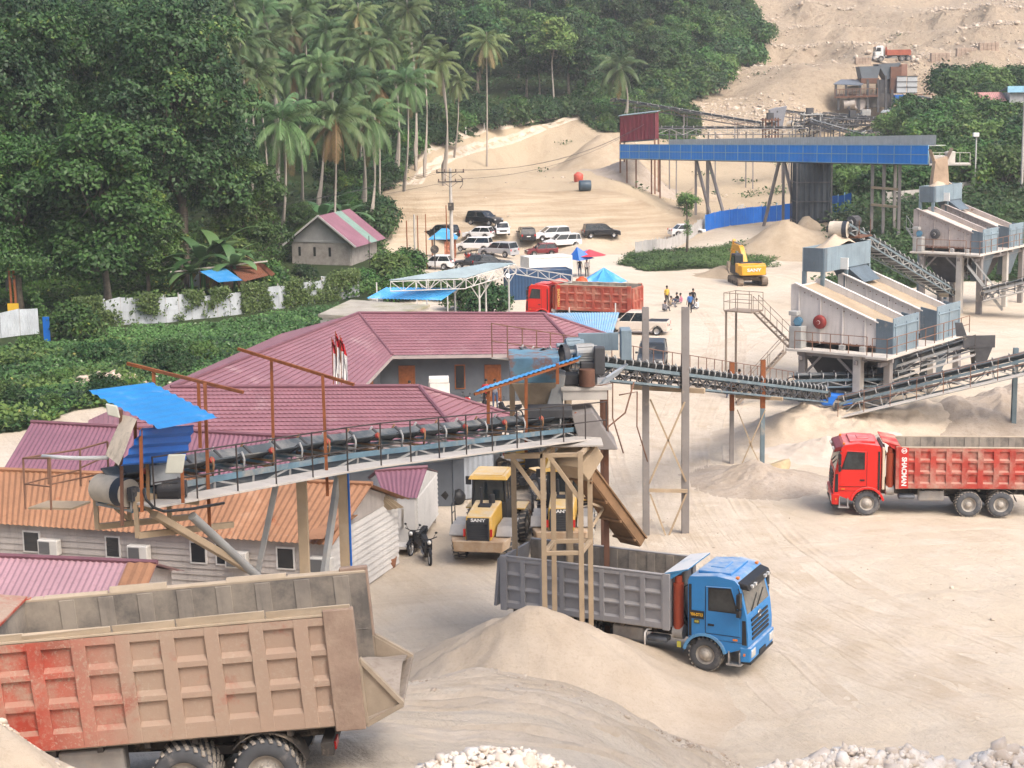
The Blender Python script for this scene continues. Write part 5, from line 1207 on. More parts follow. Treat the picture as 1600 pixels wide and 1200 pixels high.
 mb = MB(); mb.bx(x0-.015,x0+.02,-.24,.24,.66,.78); part('number_plate', mb, M_WHITE if colour in ('black','grey') else M_BLACKPL, t)
 for q in (x0-.03, x1-.06): mb = MB(); mb.bx(q,q+.09,-hw+.08,hw-.08,gz+.02,gz+.2); part('bumper', mb, M_BLACKPL if colour in ('black','grey') else m, t, .03)
 return t
for a in (
 ('suv','black',757,363,-38,'black four wheel drive car at the foot of the sand bank, farthest from the camera'),
 ('hatch','white',785,374,-86,'small white car facing the camera right of the black four wheel drive'),
 ('suv','black',822,383,98,'black car seen from behind in the middle of the car park'),
 ('mpv','white',862,381,196,'white family car half hidden behind another white one'),
 ('mpv','white',879,390,198,'white family car in front of another white one, facing left'),
 ('mpv','black',940,379,10,'black family car parked alone at the right of the car park'),
 ('hatch','maroon',846,401,192,'maroon car half hidden by the white box container'),
 ('suv','silver',779,402,146,'silver four wheel drive car seen from behind near the motorcycles'),
 ('mpv','white',740,393,165,'white family car behind the silver four wheel drive'),
 ('hatch','white',748,378,160,'white car beside the utility pole, behind the white family car'),
 ('hatch','white',681,421,166,'white car standing alone at the grass, left of the utility pole'),
 ('sedan','black',738,419,175,'black car behind the left end of the grey canopy roof'),
 ('sedan','grey',768,419,12,'dark grey car behind the grey canopy roof'),
 ('sedan','white',1074,371,14,'white saloon car behind the grey fence at the slim tree'),
 ('pickup','champ',994,524,166,'white and champagne pickup truck beside the blue sheet canopy'),
 ('suv','grey',1021,577,-98,'dark grey four wheel drive car facing the camera below the upper belt conveyor'),
 ('suv','black',690,382,140,'dark car standing behind the stall with the blue roof'),):
 p = TG(a[2], a[3]) if a[3] < 412 else G(a[2], a[3]); car(a[0], a[1], (p.x, p.y+.8, hz(p.x, p.y+.8)), R(a[4]), a[5])
# ---- motorcycles
M_MOTOB = mat('motorcycle_black', (.015,.016,.02), .35, dust=.15); M_MOTOR = mat('motorcycle_red', (.5,.02,.02), .35, dust=.15)
def make_moto(name_lab, loc, yaw, body):
 t = thing('motorcycle', name_lab, 'motorcycle', loc, yaw)
 for x in (-.62, .62):
  mb = MB(); mb.lathe([(-.04,.24),(-.05,.28),(0,.31),(.05,.28),(.04,.24),(-.04,.24)], (x,0,.31), (0,1,0), 20); w_ = part('wheel', mb, M_CTYRE, t)
  mb = MB(); mb.lathe([(-.03,.245),(-.01,.22),(.01,.22),(.03,.245)], (x,0,.31), (0,1,0), 18)
  for k in range(6): mb.tube((x,0,.31),(x+math.cos(k*1.047)*.23,0,.31+math.sin(k*1.047)*.23),.012,n=4)
  mb.tube((x,-.05,.31),(x,.05,.31),.06,n=8); part('rim', mb, M_CHROME, w_)
 mb = MB(); mb.path([(.42,0,.98),(.62,0,.31)],.035,6); mb.path([(-.62,.07,.31),(-.1,.07,.38),(.1,.07,.5)],.03,6); mb.bx(-.2,.2,-.13,.13,.22,.5); part('engine', mb, M_CHAS, t, .02)
 mb = MB(); mb.prism([(x,-.13,z) for x, z in ((-.85,.72),(-.55,.50),(-.1,.42),(.25,.40),(.50,.62),(.55,.95),(.35,1.0),(.22,.70),(-.1,.62),(-.8,.84))],(0,.26,0)); mb.prism([(x,-.06,z) for x, z in ((.32,.60),(.62,.66),(.92,.52),(.92,.56),(.62,.71),(.3,.66))],(0,.12,0)); part('fairing', mb, body, t, .04, seg=2)
 mb = MB(); mb.prism([(x,-.12,z) for x, z in ((-.85,.82),(-.1,.72),(.12,.74),(.05,.80),(-.35,.84),(-.85,.92))],(0,.24,0)); part('saddle', mb, M_BLACKPL, t, .03)
 mb = MB(); mb.path([(.28,-.36,1.06),(.42,-.1,1.02),(.42,.1,1.02),(.28,.36,1.06)],.02,6)
 for s in (-1,1): mb.path([(.36,s*.2,1.04),(.36,s*.3,1.22)],.01,4); mb.ball((.36,s*.32,1.25),.06,8,6,(.4,1,.8))
 part('handlebar', mb, M_BLACKPL, t)
 mb = MB(); mb.ball((.56,0,.92),.09,8,6); part('headlight', mb, M_LAMP, t)
 mb = MB(); mb.path([(.05,-.14,.3),(-.3,-.16,.32),(-.75,-.16,.42)],.045,6); part('exhaust_pipe', mb, M_CHROME, t)
 return t
p = G(668, 878); m1 = make_moto('black motorcycle nearest on the sand in front of the white hut', (p.x, p.y, hz(p.x,p.y)), R(-78), M_MOTOB)
p = G(652, 862); dup(m1, (p.x,p.y,hz(p.x,p.y)), R(-112), 'black motorcycle behind another one in front of the white hut')
p = G(731, 408); m2 = make_moto('red motorcycle at the left end of the row beside the utility pole', (p.x,p.y,hz(p.x,p.y)), R(-70), M_MOTOR)
for i, px in enumerate((739, 747, 754, 762)):
 p = G(px, 409+i*.6); dup(m2 if i % 2 else m1, (p.x,p.y,hz(p.x,p.y)), R(-74+i*5), ['black motorcycle second in the row by the utility pole','red motorcycle third in the row by the utility pole','black motorcycle fourth in the row by the utility pole','red motorcycle at the right end of the row by the silver car'][i])
p = G(748, 652); dup(m1, (p.x,p.y,hz(p.x,p.y)), R(25), 'black motorcycle in the office yard below the long blue sheet'); p = G(794, 655); dup(m1, (p.x,p.y,hz(p.x,p.y)), R(160), 'black motorcycle in the office yard beside the feed hopper')
p = G(722, 650); dup(m2, (p.x,p.y,hz(p.x,p.y)), R(40), 'red motorcycle in the office yard beside the yellow cans')
p = G(781, 777); dup(m1, (p.x-.3,p.y+4,hz(p.x,p.y+4)), R(15), 'black motorcycle against the grey sheet wall behind the loaders')
# ---- people
M_SKIN = mat('brown_skin', (.23,.125,.075), .6); M_HAIR = mat('black_hair', (.012,.010,.010), .6)
CLOTH = {n: mat('cloth_'+n, c, .9, 0, .15, 6) for n, c in dict(blue=(.04,.13,.35), black=(.02,.02,.025), white=(.7,.68,.66), yellow=(.55,.38,.06), pink=(.5,.2,.28), grey=(.2,.2,.22), red=(.45,.03,.03), jeans=(.05,.08,.15), tan=(.35,.27,.18)).items()}
_POSE = {}
def figure_mesh(pose):
 if pose in _POSE: return _POSE[pose]
 J = []; E = []; Rr = []
 def j(p, r, par=None):
  J.append(p); Rr.append(r)
  if par is not None: E.append((par, len(J)-1))
  return len(J)-1
 if pose == 'stand':
  pel = j((0,0,.93),.14); ch = j((0,0,1.14),.135,pel); sh = j((0,0,1.36),.13,ch); nk = j((.0,0,1.46),.055,sh)
  for s in (-1,1):
   k = j((.0,s*.10,.86),.095,pel); kn = j((.03,s*.11,.48),.068,k); an = j((-.01,s*.12,.09),.045,kn); j((.16,s*.13,.035),.035,an)
   a = j((0,s*.19,1.38),.060,sh); el = j((-.02,s*.25,1.10),.045,a); wr = j((.07,s*.26,.86),.030,el); HND = [((.10,s*.265,.80),(.02,0,-1))]; pm = j((.085,s*.262,.80),.030,wr)
   for q in range(4): f1 = j((.055+.022*q, s*.265, .745), .0095, pm); j((.06+.022*q, s*.258, .70+.006*abs(q-1.5)), .008, f1)
   th = j((.12, s*.245, .80), .011, pm); j((.13, s*.24, .755), .009, th)
  hb = j((.015,0,1.53),.085,nk); j((.02,0,1.65),.088,hb)
 else:
  pel = j((0,0,.16),.15); ch = j((.05,0,.36),.14,pel); sh = j((.10,0,.57),.13,ch); nk = j((.13,0,.67),.055,sh)
  for s in (-1,1):
   k = j((.08,s*.13,.16),.095,pel); kn = j((.42,s*.20,.40),.068,k); an = j((.50,s*.18,.08),.045,kn); j((.64,s*.19,.035),.035,an)
   a = j((.10,s*.19,.58),.058,sh); el = j((.22,s*.27,.38),.045,a); wr = j((.42,s*.16,.44),.030,el); pm = j((.47,s*.13,.45),.030,wr)
   for q in range(4): f1 = j((.51, s*(.15-.022*q), .45), .0095, pm); j((.55, s*(.15-.022*q), .435), .008, f1)
   th = j((.48, s*.10, .48), .011, pm); j((.51, s*.085, .49), .009, th)
  hb = j((.16,0,.74),.085,nk); j((.18,0,.86),.088,hb)
 me = bpy.data.meshes.new('person'); me.from_pydata(J, E, []); ob = bpy.data.objects.new('person', me); link(ob)
 sk = ob.modifiers.new('skin', 'SKIN');
 for i, r_ in enumerate(Rr): me.skin_vertices[0].data[i].radius = (r_, r_)
 me.skin_vertices[0].data[0].use_root = True
 ss = ob.modifiers.new('sub', 'SUBSURF'); ss.levels = 1; ss.render_levels = 1
 dg = bpy.context.evaluated_depsgraph_get(); m2_ = bpy.data.meshes.new_from_object(ob.evaluated_get(dg)); bpy.data.objects.remove(ob)
 _POSE[pose] = m2_; return m2_
def person(loc, yaw, pose, top_c, leg_c, label, z=None):
 me = figure_mesh(pose).copy(); me.materials.clear()
 for m in (M_SKIN, CLOTH[top_c], CLOTH[leg_c], M_BLACKPL): me.materials.append(m)
 for p_ in me.polygons:
  c = p_.center; x, y, z_ = c
  if pose == 'stand': k = 3 if z_ < .09 else 2 if z_ < .95 and abs(y) < .215 else 0 if z_ > 1.44 or (abs(y) > .17 and z_ < 1.12) else 1
  else: k = 0 if z_ > .66 else 3 if (x > .44 and z_ < .1) else 1 if (x < .24 and z_ > .22) else 0 if (z_ > .40 and x > .30 and abs(y) < .17) else 2
  p_.material_index = k; p_.use_smooth = True
 o = bpy.data.objects.new('person', me); link(o); o.location = (loc[0], loc[1], hz(loc[0], loc[1]) if z is None else z); o.rotation_euler = (0,0,yaw); setp(o, label, 'person')
 hc = (.01,0,1.64) if pose == 'stand' else (.165,0,.85)
 mb = MB(); mb.ball((hc[0]-.018,0,hc[2]+.03), .102, 12, 8, (1,.92,.95)); part('hair', mb, M_HAIR, o)
 mb = MB(); mb.ball((hc[0]+.10,0,hc[2]-.05), .018, 6, 5)
 for s in (-1,1): mb.ball((hc[0]+.0,s*.09,hc[2]-.05), .025, 6, 5, (.6,.4,1))
 part('nose_and_ears', mb, M_SKIN, o)
 mb = MB()
 for s in (-1,1): mb.ball((hc[0]+.082,s*.033,hc[2]-.015), .012, 6, 5)
 mb.bx(hc[0]+.075,hc[0]+.09,-.025,.025,hc[2]-.095,hc[2]-.087); part('eyes_and_mouth', mb, M_HAIR, o)
 return o
for a in ((1042,478,'stand','yellow','black',-60,'person in a yellow top standing in the group on the yard'),(1046,480,'sit','tan','grey',-20,'person in a tan top crouching below the one in yellow'),(1037,487,'sit','grey','black',40,'person in dark grey clothes sitting lowest at the left of the group'),
   (1060,474,'sit','black','jeans',200,'person in a black top sitting in the middle of the group'),(1066,475,'sit','pink','grey',170,'person in a pink top sitting in the middle of the group'),(1078,489,'stand','blue','black',110,'person in a blue shirt standing with their back to the camera'),
   (1083,482,'stand','black','grey',60,'person in black standing just behind the blue shirted one'),(1091,483,'sit','white','jeans',150,'person in a white top sitting at the right end of the group'),
   (906,430,'stand','black','jeans',-80,'person in black standing under the parasol'),(917,432,'stand','white','black',-100,'person in a white top standing under the parasol'),
   (1139,622,'stand','black','jeans',90,'person in black walking behind the lower end of the upper belt conveyor'),(1155,620,'stand','white','tan',100,'person in a white shirt behind the lower end of the upper belt conveyor'),
   (641,640,'stand','black','black',-60,'person in black standing at the brown door in the office yard'),(760,638,'stand','red','black',-100,'person in a red top standing at the office wall beyond the blue sheet'),(774,638,'stand','grey','jeans',-90,'person in grey standing at the office wall beyond the blue sheet')):
 p = G(a[0], a[1]); person((p.x, p.y), R(a[5]), a[2], a[3], a[4], a[6])
# ================================================================ BUILDINGS, FENCES, SHEDS
M_MROOF = mat('maroon_metal_tiles', (.27,.128,.148), .5, 0, .12, .6, dust=.16, ds=.35, dcol=(.46,.34,.34), updust=.12, spec=.45, streak=.15)
M_MSHEET = mat('maroon_sheet_roof', (.23,.108,.142), .5, 0, .14, .5, dust=.2, ds=.4, dcol=(.42,.30,.32), streak=.25)
M_RIDGE = mat('maroon_ridge_cap', (.19,.085,.105), .5)
M_GWALL = mat('dark_grey_plaster', (.10,.112,.13), .85, 0, .16, .9, dust=.15, ds=.7, dcol=(.3,.29,.28))
M_BROWN = mat('brown_varnished_wood', (.23,.075,.025), .5, 0, .25, 5)
M_ORANGE = mat('rusty_orange_sheet', (.355,.178,.095), .7, 0, .22, .5, dust=.38, ds=.5, dcol=(.50,.37,.27), rust=.22, rs=.8, rcol=(.30,.095,.035), streak=.45)
M_PLANK = mat('weathered_white_boards', (.42,.38,.35), .9, 0, .15, 1.0, dust=.3, ds=.8, streak=.5)
M_WPLANK = mat('whitewashed_boards', (.62,.60,.57), .85, 0, .10, 1.0, dust=.15, ds=.8, streak=.35)
M_BLUESH = mat('bright_blue_sheet', (.055,.30,.62), .45, 0, .12, .8, dust=.12, ds=.8, dcol=(.38,.52,.64), updust=.2)
M_DBLUE = mat('deep_blue_sheet', (.010,.130,.50), .42, 0, .10, .8, dust=.08, ds=.8, dcol=(.3,.4,.55))
M_PBLUE = mat('pale_blue_sheet', (.22,.42,.62), .5, 0, .10, .8, updust=.3)
M_GSHEET = mat('weathered_grey_sheet', (.26,.33,.36), .55, 0, .18, .5, dust=.2, ds=.4, streak=.4)
M_WSHEET = mat('whitish_tin_sheet', (.52,.56,.60), .5, .1, .2, .8, dust=.15, rust=.12)
M_BLOCK = mat('grey_concrete_blocks', (.34,.31,.285), .95, 0, .25, 1.4, bump=.5)
M_PLAST = mat('grey_plaster', (.36,.36,.36), .9, 0, .12, 1)
M_CONC = mat('pale_concrete', (.45,.42,.385), .9, 0, .18, .8, dust=.2)
M_MOSS = mat('mossy_concrete', (.37,.34,.29), .95, 0, .25, .4, dust=.5, ds=.28, dcol=(.145,.165,.035))
M_PIPE = mat('whitish_steel_pipe', (.52,.51,.49), .6, 0, .1, 2, dust=.2)
M_RPIPE = mat('rusty_brown_pipe', (.26,.085,.03), .8, 0, .25, 3, rust=.3)
M_CONT = mat('dark_blue_container', (.022,.060,.13), .5, 0, .15, 1, dust=.2, updust=.3)
M_DARKIN = mat('dark_window', (.02,.022,.025), .25, spec=.6)
def tiles(mb, p00, p10, p11, p01, row=.38, amp=.045, pitch=.30):
 """stepped tile rows from the ridge edge p00-p10 down to the eave p01-p11"""
 p00,p10,p11,p01 = map(V,(p00,p10,p11,p01)); L = max((p01-p00).length,(p11-p10).length); n = max(2,int(L/row)); w_ = max((p10-p00).length,(p11-p01).length); m = max(2,int(w_/pitch*2))
 nrm = ((p11-p01).cross(p00-p01)).normalized(); nrm = -nrm if nrm.z < 0 else nrm
 vs = []; fs = []
 for j in range(n):
  for e, v in ((0,j/n),(1,(j+1)/n)):
   for i in range(m+1):
    u = i/m; p = (p00*(1-u)+p10*u)*(1-v)+(p01*(1-u)+p11*u)*v; vs.append(p+nrm*(amp*e+(.014 if i%2 else -.014)*e))
 for j in range(n):
  a = 2*j*(m+1); b = a+m+1
  for i in range(m): fs.append((a+i,b+i,b+i+1,a+i+1))
  if j+1 < n:
   c = b+m+1
   for i in range(m): fs.append((b+i,c+i,c+i+1,b+i+1))
 return mb.add(vs, fs)
def wall(mb, a, b, z0, z1, t=.16):
 a, b = V((a[0],a[1],0)), V((b[0],b[1],0)); mb.beam(a+V((0,0,(z0+z1)/2)), b+V((0,0,(z0+z1)/2)), t, z1-z0); return mb
def on_wall(a, b, u, w_, z0, z1, out, t=.06):
 """box on a wall: u metres along from a to b, standing out on the camera side"""
 a, b = V((a[0],a[1],0)), V((b[0],b[1],0)); d = (b-a).normalized(); n = V((d.y,-d.x,0)); n = n if n.y < 0 or (abs(n.y) < .3 and n.x > 0) else -n
 c = a+d*u+n*out; mb = MB(); mb.beam(c-d*w_/2+V((0,0,(z0+z1)/2)), c+d*w_/2+V((0,0,(z0+z1)/2)), t, z1-z0); return mb
def door(parent, a, b, u, w_=.9, h=2.1, z=0, m=None, out=.10):
 f = part('door', on_wall(a,b,u,w_,z,z+h,out,.07), m or M_BROWN, parent, .01, world=True)
 part('panel', on_wall(a,b,u,w_*.7,z+.15,z+h-.15,out+.025,.05), m or M_BROWN, f, .02, world=True)
 return f
def window(parent, a, b, u, w_=.7, h=1.1, z=1.0, m=None, gm=None, out=.09):
 f = part('window', on_wall(a,b,u,w_+.14,z-.07,z+h+.07,out,.07), m or M_BROWN, parent, .008, world=True)
 part('pane', on_wall(a,b,u,w_,z,z+h,out+.02,.05), gm or M_DARKIN, f, world=True); return f
# ---- the maroon roofed office: three wings round a yard
hr, he = 4.9, 3.0
R0, R1 = G(560,490,hr), G(850,491,hr); E0, E1, E2 = G(613,556,he), G(907,552,he), G(962,528,he)
F0, F1 = G(268,606,hr), G(655,605,hr); FE1 = G(728,694,he); FE2 = G(808,652,he); FE0 = V((F0.x-3.2, FE1.y+.6, he)); E4 = V((R0.x-5.5, R0.y+5.0, he)); FBI = V((E0.x-1.6, FE2.y-.2, he))
OF = thing('office_building', 'long office with maroon tiled roofs in three wings round a small yard', 'building', (-9, 88, 0))
mb = MB(); tiles(mb, R0, R1, E1, E0); tiles(mb, R1, R1, E2, E1); E3 = V((R1.x+2, R1.y+5.2, he)); tiles(mb, R1, R0, E4, E3); tiles(mb, R1, R1, E3, E2) ; part('back_roof', mb, M_MROOF, OF, world=True)
mb = MB(); tiles(mb, R0, F0, FBI, E0); tiles(mb, F0, R0, E4, V((F0.x-4.5, F0.y+2.0, he))); part('side_roof', mb, M_MROOF, OF, world=True)
mb = MB(); tiles(mb, F0, F1, FE1, FE0); tiles(mb, F1, F1, FE2, FE1); tiles(mb, F1, F0+V((1.2,0,0)), FBI, FE2); tiles(mb, F0, F0, FE0, V((F0.x-4.5, F0.y+2.0, he))); part('front_roof', mb, M_MROOF, OF, world=True)
mb = MB()
for a, b in ((R0,R1),(R1,E1),(R1,E2),(F0,F1),(F1,FE1),(F1,FE2),(R0,F0),(R0,E0)): mb.tube(V(a)+V((0,0,.05)), V(b)+V((0,0,.06)), .10, n=6)
part('ridge_cap', mb, M_RIDGE, OF, world=True)
mb = MB()
for a, b in ((E0,E1),(E1,E2),(FE1,FE2),(FE0,FE1),(E0,FBI),(FBI,FE2)): mb.beam(V(a)-V((0,0,.09)), V(b)-V((0,0,.09)), .05, .2)
part('eaves_board', mb, mat('pale_eaves_board', (.40,.34,.33), .7), OF, world=True)
wa, wb_ = (E0.x-.9, E0.y+1.1), (E1.x-.6, E1.y+.9)
mb = MB(); wall(mb, wa, wb_, 0, he-.05); wall(mb, wb_, (E2.x-.8, E2.y-.5), 0, he-.05); part('back_wall', mb, M_GWALL, OF, world=True)
wc = (FBI.x-1.1, FBI.y+1.0); mb = MB(); wall(mb, wa, wc, 0, he-.05); part('side_wall', mb, M_GWALL, OF, world=True)
mb = MB(); wall(mb, (FE0.x+.8,FE0.y+.8),(FE1.x-.7,FE1.y+.8),0,he-.05); wall(mb,(FE1.x-.7,FE1.y+.8),(FE2.x-.8,FE2.y-.5),0,he-.05); wall(mb, wc,(FE2.x-.8,FE2.y-.5),0,he-.05); part('front_wall', mb, M_GWALL, OF, world=True)
Lw = math.dist(wa, wb_)
def ub(px, a, b):   # metres along a wall at a bearing
 k = (px-800)/FPX; ax, ay = a; dx, dy = b[0]-a[0], b[1]-a[1]; t = (k*ay-ax)/(dx-k*dy); return t*math.hypot(dx, dy)
door(OF, wa, wb_, ub(634,wa,wb_), 1.0, 2.25); window(OF, wa, wb_, ub(718,wa,wb_), .5, 1.35, .85); door(OF, wa, wb_, ub(770,wa,wb_), 1.0, 2.25); window(OF, wa, wb_, ub(830,wa,wb_), .8, 1.3, .9)
door(OF, wa, wc, 3.4, .9, 2.2); window(OF, wa, wc, 6.2, .6, 1.3, .9)
# ---- maroon sheet-roofed block and orange-roofed board hut on the left
def gable(name, label, RA, RB, EA, EB, wallm, roofm, slope_back=None, hz0=0.0, pitch=.22, amp=.022, cap=M_RIDGE, inset=.45, cat='building'):
 """hut with a ridge RA-RB and a front eave EA-EB; the back slope mirrors the front"""
 RA,RB,EA,EB = map(V,(RA,RB,EA,EB)); BA, BB = V((2*RA.x-EA.x,2*RA.y-EA.y,EA.z)), V((2*RB.x-EB.x,2*RB.y-EB.y,EB.z))
 c = (EA+EB+BA+BB)/4; t = thing(name, label, cat, (c.x,c.y,hz0))
 mb = MB(); mb.corr(RA,RB,EB,EA,pitch,amp); mb.corr(RA,RB,BB,BA,pitch,amp); part('roof', mb, roofm, t, world=True)
 mb = MB(); mb.tube(RA+V((0,0,.03)),RB+V((0,0,.03)),.10,n=6); part('ridge_cap', mb, cap, t, world=True)
 def ins(p, q): d = (p-q); d.z = 0; d.normalize(); return d*inset
 a, b = EA-ins(EA,BA)-ins(EA,EB), EB-ins(EB,BB)-ins(EB,EA); d, e = BA-ins(BA,EA)-ins(BA,BB), BB-ins(BB,EB)-ins(BB,BA)
 k = inset/max((EA-RA).xy.length,.1); zt = EA.z+(RA.z-EA.z)*k-.06
 mb = MB()
 for p, q in ((a,b),(b,e),(e,d),(d,a)): wall(mb, p, q, hz0, zt, .12)
 for p, q, r_ in ((a,d,RA),(b,e,RB)):
  o = (r_-(p+q)/2); o = V((p.x/2+q.x/2,p.y/2+q.y/2,r_.z-.10)); mb.prism([V((p.x,p.y,zt-.002)),V((q.x,q.y,zt-.002)),o], (q-p).xy.to_3d().cross(V((0,0,1))).normalized()*.10)
 part('wall', mb, wallm, t, world=True)
 return t, a.xy, b.xy, e.xy, zt
def boards(mb, a, b, z0, z1, h=.24, out=.075):
 a, b = V((a[0],a[1],0)), V((b[0],b[1],0)); d = (b-a).normalized(); n = V((d.y,-d.x,0)); n = n if n.y < 0 or (abs(n.y) < .35 and n.x > 0) else -n
 z = z0
 while z < z1-.05:
  q = min(z+h, z1); p0, p1 = a+n*out, b+n*out
  mb.hexa([p0+n*.05+V((0,0,z)),p1+n*.05+V((0,0,z)),p1-n*.02+V((0,0,z)),p0-n*.02+V((0,0,z)),p0+n*.004+V((0,0,q)),p1+n*.004+V((0,0,q)),p1-n*.02+V((0,0,q)),p0-n*.02+V((0,0,q))]); z += h
t, a, b, e, zt = gable('site_quarters', 'low block with plain maroon sheet roof in front of the office', G(49,660,4.2), G(470,684,4.2), G(-2,745,2.8), G(455,752,2.8), M_PLANK, M_MSHEET)
t, a, b, e, zt = gable('board_hut', 'long board hut with rusty orange roof and air conditioners below the belt conveyor', G(-40,733,4.0), G(582,757,4.0), G(-40,816,2.6), G(520,852,2.6), M_PLANK, M_ORANGE, cap=M_ORANGE, pitch=.26, amp=.026)
OH = t
mb = MB(); boards(mb, a, b, .1, zt-.02); part('front_boards', mb, M_PLANK, t, world=True); mb = MB(); boards(mb, b, e, .1, zt-.02); part('end_boards', mb, M_WPLANK, t, world=True)
for px, w_, gm in ((25,.62,M_DARKIN),(155,.5,M_DARKIN),(292,.55,M_DARKIN),(330,.4,M_DARKIN),(432,.60,M_DARKIN)): window(t, a, b, ub(px,a,b), w_, .72, 1.55, M_WPLANK, gm, out=.12)
acm = mat('air_conditioner_casing', (.60,.58,.54), .5, 0, .08, 2, dust=.25)
for px in (57, 200, 357, 492):
 u = ub(px,a,b); q = part('air_conditioner', on_wall(a,b,u,.84,1.50,2.10,.30,.34), acm, t, .03, world=True); g_ = on_wall(a,b,u-.12,.44,1.57,2.03,.485,.02)
 part('fan_grille', g_, mat('dark_grille', (.12,.12,.12), .6), q, world=True)
mb = MB(); Ro = G(545,812,2.95);
for k in range(6): p = G(503+k*9, 843-k*4, 2.75); mb.slab([p+V((-.5,-.3,.1)),p+V((.1,-.35,.12+.05*k)),p+V((.25,.4,.35)),p+V((-.35,.45,.30))], .01)
part('loose_sheets', mb, M_ORANGE, t, world=True)
# lean-to at the hut's end and the white hut behind it
LT = thing('lean_to_roof', 'small brown lean-to roof at the end of the orange roofed hut', 'canopy', tuple(G(610,860)))
mb = MB(); A,B,C_,D = G(582,760,3.6),G(632,794,2.5),G(590,797,2.5),G(578,775,3.2); mb.corr(G(582,757,3.6),G(579,778,3.3),G(592,799,2.5),G(632,793,2.5),.2,.02); part('roof', mb, mat('brown_corrugated_sheet', (.27,.21,.14), .8, dust=.3), LT, world=True)
mb = MB(); p = G(629,842); mb.beam(p, G(629,793,2.5), .09); part('post', mb, M_PIPE, LT, world=True)
mb = MB(); p = G(594,850); mb.beam(p, G(594,797,2.5), .09); part('post', mb, mat('blue_post_paint', (.02,.14,.42), .5), LT, world=True)
mb = MB(); c = G(612,850,.35); mb.bx(c.x-.9,c.x+.9,c.y-.5,c.y+.6,.25,.36)
for sx in (-.8,.8): mb.bx(c.x+sx-.05,c.x+sx+.05,c.y-.45,c.y-.35,0,.25)
part('deck', mb, M_WPLANK, LT, world=True)
t, a, b, e, zt = gable('white_hut', 'small white board hut on stilts with maroon sheet roof beside the loaders', G(585,736,2.95), G(668,731,2.95), G(600,776,2.25), G(652,778,2.25), M_WPLANK, M_MSHEET, hz0=.35, inset=.12)
mb = MB(); boards(mb, b, e, .38, zt, .2); part('end_boards', mb, M_WPLANK, t, world=True)
for p in (b, e, (b+e)/2): mb = MB(); mb.beam((p[0]-.06,p[1],0),(p[0]-.06,p[1],.4),.12); part('stilt', mb, M_PLANK, t, world=True)
mb = MB(); p = G(645,800,.9); mb.lathe([(0,.0),(0,.16),(.34,.16),(.42,.07),(.48,.06),(.48,0)], p+V((0,0,-.25)), (0,0,1), 14); top('water_bottle', mb, mat('blue_water_bottle', (.03,.16,.5), .2), 'large blue water bottle standing on the porch of the white hut', 'water bottle')
mb = MB(); c = G(640,825,.0); mb.bx(c.x-.55,c.x+.6,c.y-.35,c.y+.35,0,.62); top('porch_bench', mb, M_WPLANK, 'pale board bench on the porch of the white hut', 'bench', bevel=.02)
# lower-left roof in front
A,B = G(-30,868,3.2),G(246,880,3.2); t, a, b, e, zt = gable('front_shed', 'low shed with pinkish sheet roof turning orange at its right end, lowest at the left', A, B, V((A.x-.2,A.y-3.2,2.0)), V((B.x-.25,B.y-3.2,2.0)), M_PLANK, mat('faded_pink_sheet', (.42,.25,.28), .55, 0, .12, .4, dust=.2, ds=.5, streak=.4))
mb = MB(); mb.corr(B+V((-1.0,0,.04)),B+V((0,0,.04)),V((B.x-.25,B.y-3.2,2.04)),V((B.x-1.2,B.y-3.2,2.04)),.26,.024); part('rusty_end_sheet', mb, M_ORANGE, t, world=True)
# walls of sheet behind the loaders
mb = MB(); a, b = G(688,784), G(724,782); mb.beam(V((a.x,a.y,1.15)),V((b.x,b.y,1.15)),.06,2.3); top('sheet_wall', mb, mat('dark_grey_panel', (.10,.12,.14), .6, dust=.15), 'dark grey sheet wall beside the white hut', 'wall', bevel=.01)
mb = MB(); a, b = G(724,782), G(772,776); mb.corr(V((a.x,a.y,.05)),V((b.x,b.y,.05)),V((b.x,b.y,2.35)),V((a.x,a.y,2.35)),.25,.02); top('sheet_wall', mb, mat('light_grey_panel', (.33,.36,.40), .6, dust=.2), 'light grey sheet wall behind the left loader', 'wall')
mb = MB(); p = G(697,788,0); mb.ball(p+V((0,0,.5)), .55, 12, 8, (1,.7,.95)); mb.ball(p+V((.5,.1,.3)), .4, 10, 7); top('covered_heap', mb, mat('black_tarpaulin', (.015,.016,.018), .5), 'black covered heap at the foot of the dark grey wall', 'heap')
# ---- grey block house beyond the fence
c0,c1,c2 = G(458,413),G(549,416),G(588,403); dpt = (V(c2)-V(c1)); c3 = V(c0)+dpt
HS = thing('block_house', 'grey concrete block house with maroon and green sheet roof below the palms', 'house', tuple((V(c0)+V(c2))/2))
ax_ = (V(c1)-V(c0)).normalized(); ey = dpt.normalized(); ez = 2.75; mid = (V(c0)+V(c1))/2; rp = 5.5
mb = MB()
for p, q in ((c0,c1),(c1,c2),(V(c2),c3),(c3,c0)): wall(mb, p, q, 0, ez, .2)
part('wall', mb, M_BLOCK, HS, world=True)
for o in (V((0,0,0)), dpt): mb = MB(); p = V(c0)+o; q = V(c1)+o; m_ = mid+o; mb.prism([p-ey*.11+V((0,0,ez-.001)), q-ey*.11+V((0,0,ez-.001)), V((m_.x,m_.y,rp-.1))-ey*.11], ey*.2); part('gable_wall', mb, M_PLAST, HS, world=True)
mb = MB(); wall(mb, V(c0)-ey*.08, V(c1)-ey*.08, ez-.22, ez, .2); part('ring_beam', mb, M_PLAST, HS, world=True)
ov = .95
def roofpt(s, u): m_ = mid+ey*u; p = m_+ax_*s*((V(c1)-V(c0)).length/2+ov); zz = rp-(rp-ez)*((V(c1)-V(c0)).length/2+ov)/((V(c1)-V(c0)).length/2); return V((m_.x,m_.y,rp)), V((p.x,p.y,zz+.1))
DL = dpt.length
